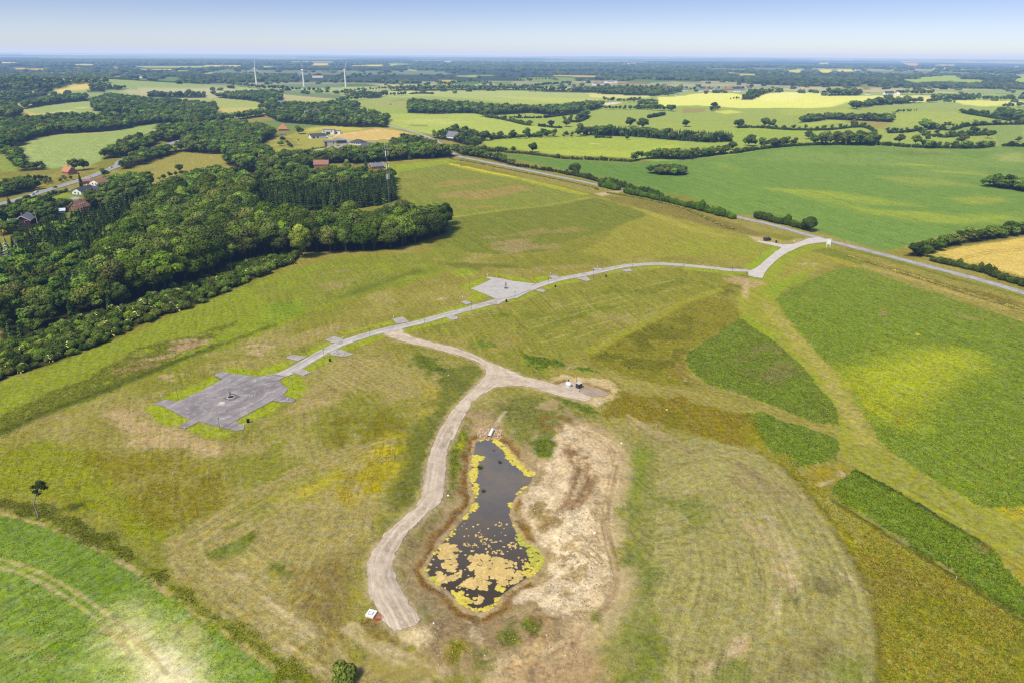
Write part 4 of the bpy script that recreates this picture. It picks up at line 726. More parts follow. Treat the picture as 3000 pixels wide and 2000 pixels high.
# ------------------------------------------------------------------ build the ground object
def ground_mat():
    m, nt, out = new_mat('ground_cover')
    tc = N(nt, 'ShaderNodeTexCoord').outputs['Object']
    at_ = N(nt, 'ShaderNodeAttribute', attribute_name='Col'); tx = N(nt, 'ShaderNodeAttribute', attribute_name='tex')
    b = N(nt, 'ShaderNodeBsdfPrincipled'); b.inputs['Roughness'].default_value = 0.95; b.inputs['Specular IOR Level'].default_value = 0.08
    fine, mid, big = noise(nt, tc, 2.6, 4, .7), noise(nt, tc, 0.62, 4, .65), noise(nt, tc, 0.11, 5, .62)
    # contrast of the fine speckle grows with the roughness of the growth
    f = math_n(nt, 'ADD', math_n(nt, 'MULTIPLY', rng(nt, fine, .34, .66, -1, 1), .36), math_n(nt, 'MULTIPLY', rng(nt, mid, .36, .64, -1, 1), .30))
    f = math_n(nt, 'MULTIPLY', f, rng(nt, tx.outputs['Fac'], 0, 1, .40, 1.1))
    f = math_n(nt, 'ADD', f, math_n(nt, 'MULTIPLY', rng(nt, big, .3, .7, -1, 1), .10))
    f = math_n(nt, 'ADD', f, 1.0)
    # mowing lines and drilled rows
    su = N(nt, 'ShaderNodeAttribute', attribute_name='su'); sa = N(nt, 'ShaderNodeAttribute', attribute_name='sa'); cb = N(nt, 'ShaderNodeCombineXYZ')
    nt.links.new(math_n(nt, 'ADD', su.outputs['Fac'], math_n(nt, 'MULTIPLY', noise(nt, tc, .35, 3), 1.3)), cb.inputs[0]); nt.links.new(math_n(nt, 'MULTIPLY', noise(nt, tc, .05, 2), 6.0), cb.inputs[1])
    sv = math_n(nt, 'MULTIPLY', rng(nt, noise(nt, cb.outputs[0], .62, 4, .72), 0.34, .66, -.30, .30), sa.outputs['Fac'])
    f = math_n(nt, 'ADD', f, math_n(nt, 'MULTIPLY', sv, rng(nt, noise(nt, tc, .06, 3), .35, .6, .25, 1)))
    c = mixc(nt, 1.0, at_.outputs['Color'], f, 'MULTIPLY')
    # darker tussocks and pale straw, then small shifts of hue
    tus = math_n(nt, 'MULTIPLY', rng(nt, noise(nt, tc, .8, 6, .74), .52, .68, 0, .32), tx.outputs['Fac'])
    c = mixc(nt, tus, c, mixc(nt, 1.0, c, (.55, .74, .55), 'MULTIPLY'))
    mp = N(nt, 'ShaderNodeMapping'); nt.links.new(tc, mp.inputs[0]); mp.inputs['Location'].default_value = (37, 11, 0); mp.inputs['Rotation'].default_value = (0, 0, .6); mp.inputs['Scale'].default_value = (.7, 1, 1)
    stw = math_n(nt, 'MULTIPLY', rng(nt, noise(nt, mp.outputs[0], .7, 6, .74), .53, .70, 0, .32), tx.outputs['Fac'])
    c = mixc(nt, stw, c, mixc(nt, 1.0, c, (1.42, 1.24, 1.35), 'MULTIPLY'))
    hs = N(nt, 'ShaderNodeHueSaturation'); nt.links.new(c, hs.inputs['Color'])
    nt.links.new(rng(nt, noise(nt, tc, 1.1, 3, .6), .3, .7, .475, .525), hs.inputs['Hue'])
    nt.links.new(rng(nt, noise(nt, tc, .35, 4, .6), .3, .7, .84, 1.16), hs.inputs['Saturation'])
    # bare soil: crumbly, ridged, with darker and paler noise patches
    bare = rng(nt, tx.outputs['Fac'], .06, .26, 1, 0)
    so_ = math_n(nt, 'ADD', rng(nt, noise(nt, tc, 1.0, 7, .78), .36, .64, -.36, .34), math_n(nt, 'ADD', rng(nt, noise(nt, tc, .22, 6, .7), .38, .62, -.22, .18), 1.0))
    cs = mixc(nt, bare, hs.outputs[0], mixc(nt, 1.0, at_.outputs['Color'], so_, 'MULTIPLY'))
    nt.links.new(cs, b.inputs['Base Color'])
    bp = N(nt, 'ShaderNodeBump'); bp.inputs['Distance'].default_value = 0.30
    nt.links.new(math_n(nt, 'ADD', noise(nt, tc, 1.5, 4, .65), math_n(nt, 'MULTIPLY', noise(nt, tc, .3, 3), .8)), bp.inputs['Height'])
    nt.links.new(math_n(nt, 'MAXIMUM', bare, rng(nt, tx.outputs['Fac'], 0, 1, .22, 1.0)), bp.inputs['Strength'])
    nt.links.new(bp.outputs[0], b.inputs['Normal']); nt.links.new(b.outputs[0], out.inputs[0])
    return m
def flat(P, g=.7):
    P = np.asarray(P); idx = sel(P.min(0) - 3, P.max(0) + 3); k = sdist(GX[idx], GY[idx], P) > -g; TEX[idx[k]] = np.minimum(TEX[idx[k]], .03); UP[idx[k]] = 0
def build_ground():
    # the growth has height: standing crops, tussocks, rough verges
    near = 1 - sstep(330, 480, GR)
    GZ[:] += near * (UP * (.75 + .5 * fbm(GX / 1.6, GY / 1.6, 61, 3)) + .34 * TEX ** 2 * (fbm(GX / 1.3, GY / 1.3, 63, 3) - .5))
    # the tones were read through the air: take the haze out again to get the base colours
    sg, tn = np.array(SIGMA), np.array(HAZE_TONE); Tr = np.exp(-np.hypot(GR, H)[:, None] * sg)
    c0 = (COL * K - tn * (1 - Tr)) / Tr / K; f = (1 - sstep(1500, 3000, GR))[:, None]
    COL[:] = COL * (1 - f) + np.maximum(c0, COL * .55) * f
    V = np.stack([GX, GY, GZ], 1)
    i = np.arange(nr - 1)[:, None] * na; j = np.arange(na)[None, :]; j2 = (j + 1) % na
    Fq = np.stack([i + j, i + na + j, i + na + j2, i + j2], -1).reshape(-1, 4)[:, ::-1]
    # close the hole under the viewer
    V = np.vstack([V, [[0, 0, 0]]]); c = len(V) - 1
    me = np_mesh('ground', V, Fq, None, np.vstack([COL, COL[:1]]), True, {'tex': np.append(TEX, .6), 'su': np.append(SU, 0), 'sa': np.append(SA * (1 - .6 * sstep(900, 1800, GR)), 0)})
    tri = [(c, k, (k + 1) % na) for k in range(na)]
    nl, npl = len(me.loops), len(me.polygons)
    me.loops.add(na * 3); me.polygons.add(na)
    lv = np.array(tri, np.int32)[:, ::-1].ravel()
    for q, v in enumerate(lv): me.loops[nl + q].vertex_index = int(v)
    for q in range(na): me.polygons[npl + q].loop_start = nl + q * 3; me.polygons[npl + q].use_smooth = True
    me.update(calc_edges=True); me.validate()
    me.materials.append(ground_mat())
    o = obj('ground', me); tag(o, kind='structure'); return o

# ------------------------------------------------------------------ draped sheets: roads, squares, water
def rough_edge(P, step, amp, sc, seed):
    out = []; P = [np.array(p, float) for p in P]
    for a, b in zip(P, P[1:] + P[:1]):
        L = np.linalg.norm(b - a); n = max(1, int(L / step)); nn = np.array([-(b - a)[1], (b - a)[0]]) / max(L, 1e-6)
        for k in range(n):
            p = a + (b - a) * k / n
            o = amp * 2 * (float(fbm(np.array([p[0] / sc]), np.array([p[1] / sc]), seed, 3)[0]) - .5)
            out.append(p + nn * o)
    return out
def drape(name, P, mat, dz, grid=3.0, kind='structure', z=None, edge=None, parent=None, lat=None):
    """flat-lying sheet over a world polygon, following the ground dz above it"""
    if z is None and np.hypot(*np.mean(P, 0)) < 520: flat(P)
    if edge: P = rough_edge(P, *edge)
    P = [Vector((float(p[0]), float(p[1]))) for p in P]
    n = len(P); pts = list(P); A = np.array([p[:] for p in P]); lo, hi = A.min(0), A.max(0)
    gx, gy = np.meshgrid(np.arange(lo[0], hi[0], grid), np.arange(lo[1], hi[1], grid)); gx = gx.ravel(); gy = gy.ravel()
    if len(gx):
        k = sdist(gx, gy, A) > grid * .35
        pts += [Vector((float(a), float(b))) for a, b in zip(gx[k], gy[k])]
    r = delaunay_2d_cdt(pts, [], [list(range(n))], 1, 1e-4)
    V = np.array([v[:] for v in r[0]]); T = [f for f in r[2]]
    T = np.array([f for f in T if len(f) == 3], np.int32)
    e1 = V[T[:, 1]] - V[T[:, 0]]; e2 = V[T[:, 2]] - V[T[:, 0]]
    flip = (e1[:, 0] * e2[:, 1] - e1[:, 1] * e2[:, 0]) < 0
    T[flip] = T[flip][:, ::-1]
    Z = np.full(len(V), z) if z is not None else height(V[:, 0], V[:, 1]) + dz
    me = np_mesh(name, np.column_stack([V, Z]), T, mat, smooth=True, extra={'lat': np.min([ldist(V[:, 0], V[:, 1], l_) for l_ in (lat if isinstance(lat, list) else [lat])], 0)} if lat is not None else None)
    o = obj(name, me, parent)
    if kind: tag(o, kind=kind)
    return o
def smooth_line(P, step=3.0):
    """Catmull-Rom through world points"""
    P = [np.array(p, float) for p in P]; out = []
    for i in range(len(P) - 1):
        p0, p1, p2, p3 = P[max(i - 1, 0)], P[i], P[i + 1], P[min(i + 2, len(P) - 1)]
        n = max(2, int(np.linalg.norm(p2 - p1) / step))
        for k in range(n):
            t = k / n
            out.append(.5 * ((2 * p1) + (p2 - p0) * t + (2 * p0 - 5 * p1 + 4 * p2 - p3) * t * t + (3 * p1 - p0 - 3 * p2 + p3) * t ** 3))
    out.append(P[-1]); return np.array(out)
def ribbon_xy(L, w):
    T = np.gradient(L, axis=0); T /= np.linalg.norm(T, axis=1)[:, None]
    Nn = np.stack([-T[:, 1], T[:, 0]], 1); return L + Nn * w / 2, L - Nn * w / 2
def ribbon(name, L, w, mat, dz, jit=0.0, kind='structure'):
    n = 7; T = np.gradient(L, axis=0); T /= np.linalg.norm(T, axis=1)[:, None]; Nn = np.stack([-T[:, 1], T[:, 0]], 1)
    V = []
    for q in np.linspace(-.5, .5, n):
        j = jit * 2 * (fbm(L[:, 0] / 4, L[:, 1] / 4, 7 + int(q * 8), 3) - .5) if abs(q) > .45 else 0
        V.append(L + Nn * (q * w + j)[:, None] if not np.isscalar(j) else L + Nn * q * w)
    V = np.stack(V, 1); m = len(L); XY = V.reshape(-1, 2)
    Z = height(XY[:, 0], XY[:, 1]) + dz
    i = np.arange(m - 1)[:, None] * n; j = np.arange(n - 1)[None, :]
    Fq = np.stack([i + j, i + n + j, i + n + j + 1, i + j + 1], -1).reshape(-1, 4)[:, ::-1]
    # keep faces up
    a = XY[Fq[0, 1]] - XY[Fq[0, 0]]; b = XY[Fq[0, 2]] - XY[Fq[0, 0]]
    if a[0] * b[1] - a[1] * b[0] < 0: Fq = Fq[:, ::-1]
    o = obj(name, np_mesh(name, np.column_stack([XY, Z]), Fq, mat, smooth=True, extra={'lat': np.tile(np.linspace(-.5, .5, n) * w, m) + 20})); tag(o, kind=kind); return o

def asphalt(name, base, dark, light, scale=1.0, streak=0.0, lat=0.0):
    m, nt, out = new_mat(name)
    tc = N(nt, 'ShaderNodeTexCoord').outputs['Object']
    b = N(nt, 'ShaderNodeBsdfPrincipled'); b.inputs['Roughness'].default_value = .9; b.inputs['Specular IOR Level'].default_value = .2
    c = mixc(nt, rng(nt, noise(nt, tc, .16 * scale, 5, .62), .4, .64, 0, 1), tuple(base), tuple(dark))
    c = mixc(nt, rng(nt, noise(nt, tc, .45 * scale, 5, .7), .5, .7, 0, .75), c, tuple(light))
    if streak:
        mp = N(nt, 'ShaderNodeMapping'); nt.links.new(tc, mp.inputs[0]); mp.inputs['Rotation'].default_value = (0, 0, streak); mp.inputs['Scale'].default_value = (.12, 1.6, 1)
        c = mixc(nt, rng(nt, noise(nt, mp.outputs[0], .9, 4, .7), .42, .66, 0, .55), c, tuple(light))
    if lat:
        la = N(nt, 'ShaderNodeAttribute', attribute_name='lat'); cb = N(nt, 'ShaderNodeCombineXYZ'); nt.links.new(math_n(nt, 'ADD', math_n(nt, 'MULTIPLY', la.outputs['Fac'], 1.0), math_n(nt, 'MULTIPLY', noise(nt, tc, .25, 2), .8)), cb.inputs[0]); nt.links.new(math_n(nt, 'MULTIPLY', noise(nt, tc, .03, 1), 3.0), cb.inputs[1])
        c = mixc(nt, 1.0, c, rng(nt, noise(nt, cb.outputs[0], lat, 4, .7), .34, .66, .74, 1.24), 'MULTIPLY')
    f = rng(nt, noise(nt, tc, 4, 4, .75), .25, .75, .78, 1.22)
    c = mixc(nt, 1.0, c, f, 'MULTIPLY')
    nt.links.new(c, b.inputs['Base Color'])
    bp = N(nt, 'ShaderNodeBump'); bp.inputs['Distance'].default_value = .04; nt.links.new(noise(nt, tc, 6, 3), bp.inputs['Height']); nt.links.new(bp.outputs[0], b.inputs['Normal'])
    nt.links.new(b.outputs[0], out.inputs[0]); return m
M_road = asphalt('road_asphalt', alb(186, 184, 184), alb(164, 162, 166), alb(210, 207, 204), 1, 0, 1.2)
M_estate = asphalt('estate_asphalt', alb(206, 199, 190), alb(184, 177, 172), alb(226, 219, 208), 1.2, 0, 1.1)
M_square = asphalt('square_asphalt', alb(166, 158, 158), alb(142, 135, 138), alb(206, 199, 192), .7, 0, .35)
M_square2 = asphalt('pale_square_asphalt', alb(202, 196, 191), alb(184, 178, 176), alb(222, 216, 208), 1.1, .5)
M_apron = asphalt('apron_asphalt', alb(194, 187, 180), alb(170, 163, 158), alb(216, 209, 198), 1.5)
M_concrete = asphalt('pale_concrete', alb(222, 214, 204), alb(206, 198, 190), alb(236, 230, 222), 1.4)
M_gravel = asphalt('track_gravel', alb(222, 203, 180), alb(198, 178, 154), alb(238, 224, 204), 1.3, 0, 1.3)
M_gravel2 = asphalt('rubble_gravel', alb(186, 164, 144), alb(166, 144, 124), alb(206, 186, 168), 2.0)
M_high = asphalt('highway_asphalt', alb(172, 174, 176), alb(150, 152, 158), alb(192, 194, 194))
M_line = plain('road_paint', alb(250, 250, 250), .7, .15, 2)

roadC = [(1405, 368)] + [p for p in cv(1000, 100, 2.352, ((470, 668), (620, 718)))]
mr = [(1000 + 325 / 2.352, 100 + 632 / 2.352), *c2((400, 650), (470, 668), (560, 695), (630, 726), (690, 762), (755, 815), (800, 838), (850, 853), (1000, 882), (1210, 924), (1500, 984), (1780, 1043), (1950, 1083)), *c3((0, 1172), (340, 1252), (600, 1311)), *c6((760, 62), (880, 95), (1010, 132), (1300, 205), (1700, 310), (2000, 388), (2352, 490), (2900, 660))]
MAIN = smooth_line(W(mr), 4)
o = ribbon('main_road', MAIN, 6.6, M_road, .07, .25)
idx = sel((-260, 150), (260, 520)); idx = idx[ldist(GX[idx], GY[idx], MAIN) < 4.2]; TEX[idx] = .03; UP[idx] = 0
# the lane up by the new houses and the track along the pale field
es = [*c6((1010, 140), (880, 165), (760, 200), (640, 265), (560, 330), (510, 385))]
ER = smooth_line(W([*c6((450, 336), (340, 334), (200, 318), (0, 299)), *c5((2200, 291), (2000, 300), (1850, 326), (1700, 360), (1500, 397), (1350, 443), (1180, 512), (1000, 567), (850, 607), (700, 647), (560, 687), (420, 719), (250, 759), (100, 803), (0, 838)), *c4((2300, 862), (2200, 912), (2100, 972), (2000, 1030), (1930, 1056), (1870, 1075))]), 3)
idx = sel(ER.min(0) - 6, ER.max(0) + 6); idx = idx[ldist(GX[idx], GY[idx], ER[::3]) < 3.3]; TEX[idx] = .03; UP[idx] = 0
ribbon('estate_road', ER, 5.2, M_estate, .10, .15)
drape('estate_entrance_road',
      W(c6((868, 114), (820, 134), (760, 154), (690, 157), (600, 141), (522, 133), (505, 138), (600, 160), (680, 178), (672, 186), (640, 208), (600, 240), (560, 275), (530, 302), (500, 322), (478, 332), (448, 340), (456, 374), (500, 384), (550, 390), (566, 352), (590, 320), (640, 272), (680, 240), (720, 215), (800, 177), (860, 158), (920, 148), (1000, 142), (1020, 134), (940, 108))), M_concrete, .13, 3, edge=(1.5, .15, 4, 5))
drape('turning_square', W(cL((890, 582), (905, 565), (970, 540), (1010, 545), (1100, 565), (1200, 580), (1400, 600), (1540, 578), (1600, 570), (1710, 598), (1632, 648), (1740, 748), (1690, 800), (1680, 812), (1830, 868), (1790, 900), (1680, 895), (1560, 878), (1350, 990), (1130, 1110), (1240, 1168), (1230, 1208), (1150, 1225), (985, 1187), (880, 1160), (720, 1113), (560, 1200), (475, 1180), (622, 1100), (440, 1010), (330, 950), (205, 920), (210, 898), (320, 865), (480, 885), (620, 820), (800, 730), (990, 632))), M_square, .15, 1.6, edge=(1.0, .18, 2.5, 6), lat=W(cL((330, 1260), (1740, 500))))
drape('second_square', W(cM((285, 172), (300, 164), (350, 168), (450, 181), (600, 212), (800, 236), (880, 240), (905, 262), (760, 345), (650, 408), (600, 412), (540, 404), (400, 420), (335, 388), (200, 332), (115, 300), (230, 250), (350, 195))), M_square2, .14, 2.5, edge=(1.0, .15, 2.5, 7))
APR = [cM((1000, 150), (1080, 140), (1150, 176), (1065, 192)), cM((1510, 72), (1530, 62), (1600, 62), (1680, 82), (1580, 104)), cM((1320, 182), (1440, 160), (1490, 205), (1440, 215)), cM((1830, 88), (1940, 70), (1970, 100), (1900, 108)), cM((290, 468), (390, 440), (475, 470), (390, 486)), cM((0, 450), (50, 435), (150, 462), (60, 485)), cM((850, 320), (930, 300), (985, 330), (940, 343)),
       c5((350, 672), (420, 655), (470, 690), (385, 704)), c5((710, 655), (770, 640), (810, 670), (760, 680)), cL((1720, 387), (1735, 372), (1800, 350), (1960, 372), (1850, 424), (1745, 397)), cL((1770, 550), (1890, 515), (2010, 550), (1915, 592)), cL((2160, 185), (2260, 142), (2370, 168), (2352, 230), (2240, 212)), cL((2170, 330), (2290, 285), (2440, 345), (2420, 372), (2330, 370)), c4((2250, 905), (2352, 880), (2400, 900), (2440, 912), (2380, 930), (2300, 922))]
for k, a in enumerate(APR): drape('driveway_apron', W(a), M_apron, .17, 2.0, edge=(.8, .15, 2, 20 + k))
# darker tar joints on the square
M_tar = plain('tar_joint', alb(128, 122, 126), .8, .2, 2)
for k, (a, wd) in enumerate(((cL((1550, 578), (1620, 590), (1700, 604)), .35), (cL((1490, 670), (1540, 655), (1620, 648)), .4), (cL((985, 1187), (1050, 1155), (1130, 1112)), .3), (cL((1556, 880), (1620, 845), (1680, 812)), .25), (cM((815, 266), (870, 240)), .4), (cM((540, 404), (650, 375), (800, 312)), .3))):
    o = ribbon('tar_seam', smooth_line(W(a), 1), wd, M_tar, .19)
M_tar2 = asphalt('patched_asphalt', alb(134, 128, 130), alb(116, 110, 114), alb(150, 144, 144), 2)
drape('asphalt_patch', W(cL((985, 853), (1110, 792), (1200, 830), (1090, 880))), M_tar2, .18, 1.5)
pc = W([cL((1083, 838))[0]])[0]
for k, (r0, t0, t1) in enumerate(((4.6, -.6, 1.3), (5.4, -.9, 1.6), (6.4, -.4, 1.0), (7.6, -1.1, .9), (8.6, -1.3, .4), (9.4, -.2, .8))):
    ribbon('tyre_marks', pc + np.array([(r0 * math.cos(t) + 1.5, r0 * math.sin(t)) for t in np.linspace(t0, t1, 24)]), .14, M_tar, .185)
drape('pale_splash', W(cL((935, 905), (960, 888), (1000, 890), (1020, 905), (990, 925), (950, 928))), M_concrete, .185, 1.0, edge=(.4, .5, .8, 31))
# gravel track and hardstanding
GT = W([*c5((285, 768), (330, 745), (420, 733), (428, 762), (500, 798), (620, 828), (800, 868), (900, 908), (1000, 958), (1150, 1018), (1250, 1063), (1400, 1098), (1520, 1130), (1600, 1155), (1735, 1208), (1700, 1230), (1680, 1238), (1600, 1222), (1400, 1167), (1320, 1140), (1250, 1130), (1150, 1127), (1050, 1142), (980, 1182), (900, 1242), (850, 1332), (800, 1422), (765, 1510)),
        *Q((690, 60), (640, 150), (605, 250), (595, 370), (590, 450), (570, 530), (500, 590), (420, 660), (360, 730), (310, 830), (295, 900), (320, 980), (360, 1060), (410, 1140), (450, 1200), (430, 1232), (370, 1252), (300, 1272), (250, 1230), (220, 1170), (170, 1080), (150, 1000), (148, 900), (180, 810), (240, 720), (330, 640), (430, 560), (468, 480), (480, 370), (500, 280), (540, 170), (590, 70)),
        *c5((640, 1520), (672, 1450), (740, 1330), (830, 1222), (940, 1112), (998, 1050), (996, 1018), (950, 970), (850, 930), (700, 892), (600, 862), (450, 832), (350, 802))])
GC = smooth_line(W([*c5((350, 770), (460, 785), (620, 845), (800, 890), (950, 950), (1040, 1020), (1020, 1090), (930, 1170), (840, 1270), (770, 1380), (710, 1500)), *Q((640, 120), (560, 250), (535, 400), (515, 500), (430, 610), (330, 700), (260, 800), (225, 900), (235, 1000), (280, 1090), (340, 1200), (370, 1260))]), 2)
GC2 = smooth_line(W(c5((1060, 1080), (1250, 1095), (1450, 1140), (1680, 1220))), 2)
idx = sel(GT.min(0) - 6, GT.max(0) + 6); x, y = GX[idx], GY[idx]; dg = -sdist(x, y, GT) + 2.4 * (fbm(x / 2.5, y / 2.5, 55, 4) - .5); a = 1 - sstep(-.2, 1.9, dg)
blend(idx, a * .75, (196, 176, 134), .05)
idx = sel(ER.min(0) - 6, ER.max(0) + 6); x, y = GX[idx], GY[idx]; dg = ldist(x, y, ER[::3]) - 2.6 + 1.2 * (fbm(x / 2, y / 2, 56, 4) - .5); blend(idx, (1 - sstep(-.1, .8, dg)) * .6, (186, 176, 146), .05)
drape('gravel_track', GT, M_gravel, .09, 1.2, edge=(.5, .6, 1.6, 9), lat=[GC, GC2])
drape('hardstanding', W(cR((425, 540), (500, 490), (620, 450), (800, 465), (960, 520), (1030, 560), (920, 660), (880, 690), (700, 640))), M_gravel, .12, 2, edge=(.6, .2, 1.5, 10))
drape('rubble_patch', W(cR((900, 690), (1000, 600), (1100, 560), (1300, 590), (1480, 655), (1600, 735), (1530, 775), (1400, 800), (1230, 795), (1100, 765), (1000, 720))), M_gravel2, .11, 2, edge=(.6, .3, 1.5, 11))
# highway, lanes among the houses
HW = smooth_line(W([*cH((-200, 880), (190, 785), (500, 690), (850, 580), (1200, 475), (1500, 370), (1800, 245)), *c1((850, 872), (1020, 812), (1300, 720))]), 6)
ribbon('highway', HW, 9.5, M_high, .30, 0)
drape('house_access_road', W(cB((740, 495), (830, 480), (980, 525), (985, 545), (930, 560), (880, 580), (870, 610), (940, 640), (950, 650), (900, 648), (820, 610), (810, 590), (860, 565), (900, 545), (930, 535), (840, 505))), M_road, .2, 5)
ribbon('house_footpath', smooth_line(W(cB((460, 658), (640, 618), (740, 600), (800, 585), (830, 575))), 5), 3, M_concrete, .16)
ribbon('field_track', smooth_line(W(c2((520, 556), (620, 549), (745, 545))), 6), 3, M_gravel, .3)

# painted marks
def dashes(name, L, on, off, w, dz, side=0.0, start=0.0, end=1e9):
    s = np.concatenate([[0], np.cumsum(np.linalg.norm(np.diff(L, axis=0), axis=1))]); V = []; Fq = []
    T = np.gradient(L, axis=0); T /= np.linalg.norm(T, axis=1)[:, None]; Nn = np.stack([-T[:, 1], T[:, 0]], 1)
    f = lambda q: (np.interp(q, s, L[:, 0] + Nn[:, 0] * side), np.interp(q, s, L[:, 1] + Nn[:, 1] * side), np.interp(q, s, Nn[:, 0]), np.interp(q, s, Nn[:, 1]))
    q = start
    while q + on < min(s[-1], end):
        nseg = max(1, int(on / 6))
        for g in range(nseg):
            b = len(V)
            for qq in (q + on * g / nseg, q + on * (g + 1) / nseg):
                x, y, nx, ny = f(qq)
                for sg in (-1, 1): V.append((x + nx * w / 2 * sg, y + ny * w / 2 * sg))
            Fq.append((b, b + 1, b + 3, b + 2))
        q += on + off
    V = np.array(V); Z = height(V[:, 0], V[:, 1]) + dz; Fq = np.array(Fq)
    a = V[Fq[0, 1]] - V[Fq[0, 0]]; c = V[Fq[0, 2]] - V[Fq[0, 0]]
    if a[0] * c[1] - a[1] * c[0] < 0: Fq = Fq[:, ::-1]
    o = obj(name, np_mesh(name, np.column_stack([V, Z]), Fq, M_line)); tag(o, kind='structure')
dashes('road_centre_markings', MAIN, 5.0, 5.0, .18, .12)
dashes('road_edge_markings', HW, 12, .01, .2, .36, 3.7); dashes('road_edge_markings', HW, 12, .01, .2, .36, -3.7); dashes('road_centre_markings', HW, 6, 6, .2, .36)
dashes('give_way_markings', smooth_line(W(cJ((1295, 374), (1340, 385), (1400, 402), (1460, 418), (1520, 432))), 1), .9, .5, .7, .20)
dashes('entrance_centre_markings', smooth_line(W(cJ((1130, 445), (1220, 424), (1290, 405), (1380, 396))), 1), 3.5, .05, .16, .20)

# ------------------------------------------------------------------ pond water and its algae
def water_mat():
    m, nt, out = new_mat('pond_water'); tc = N(nt, 'ShaderNodeTexCoord').outputs['Object']
    b = N(nt, 'ShaderNodeBsdfPrincipled'); b.inputs['Roughness'].default_value = .10; b.inputs['IOR'].default_value = 1.33
    c = mixc(nt, rng(nt, noise(nt, tc, .09, 5, .65), .38, .66, 0, 1), alb(112, 109, 112), alb(132, 121, 106))
    c = mixc(nt, rng(nt, noise(nt, tc, .9, 5, .75), .56, .70, 0, .6), c, alb(150, 134, 112))
    # greyer far end, darker brown near end: sky reflection put into the colour
    sp = N(nt, 'ShaderNodeSeparateXYZ'); nt.links.new(tc, sp.inputs[0])
    c = mixc(nt, rng(nt, sp.outputs[1], float(POND[:, 1].min()) + 8, float(POND[:, 1].max()) - 30, 1.0, 0), c, alb(78, 68, 58))
    nt.links.new(c, b.inputs['Base Color'])
    bp = N(nt, 'ShaderNodeBump'); bp.inputs['Distance'].default_value = .02; bp.inputs['Strength'].default_value = .5
    nt.links.new(noise(nt, tc, 2.2, 3), bp.inputs['Height']); nt.links.new(bp.outputs[0], b.inputs['Normal'])
    nt.links.new(b.outputs[0], out.inputs[0]); return m
drape('pond_water', POND, water_mat(), 0, 2.5, z=WATER_Z, edge=(.5, .35, 1.6, 12))
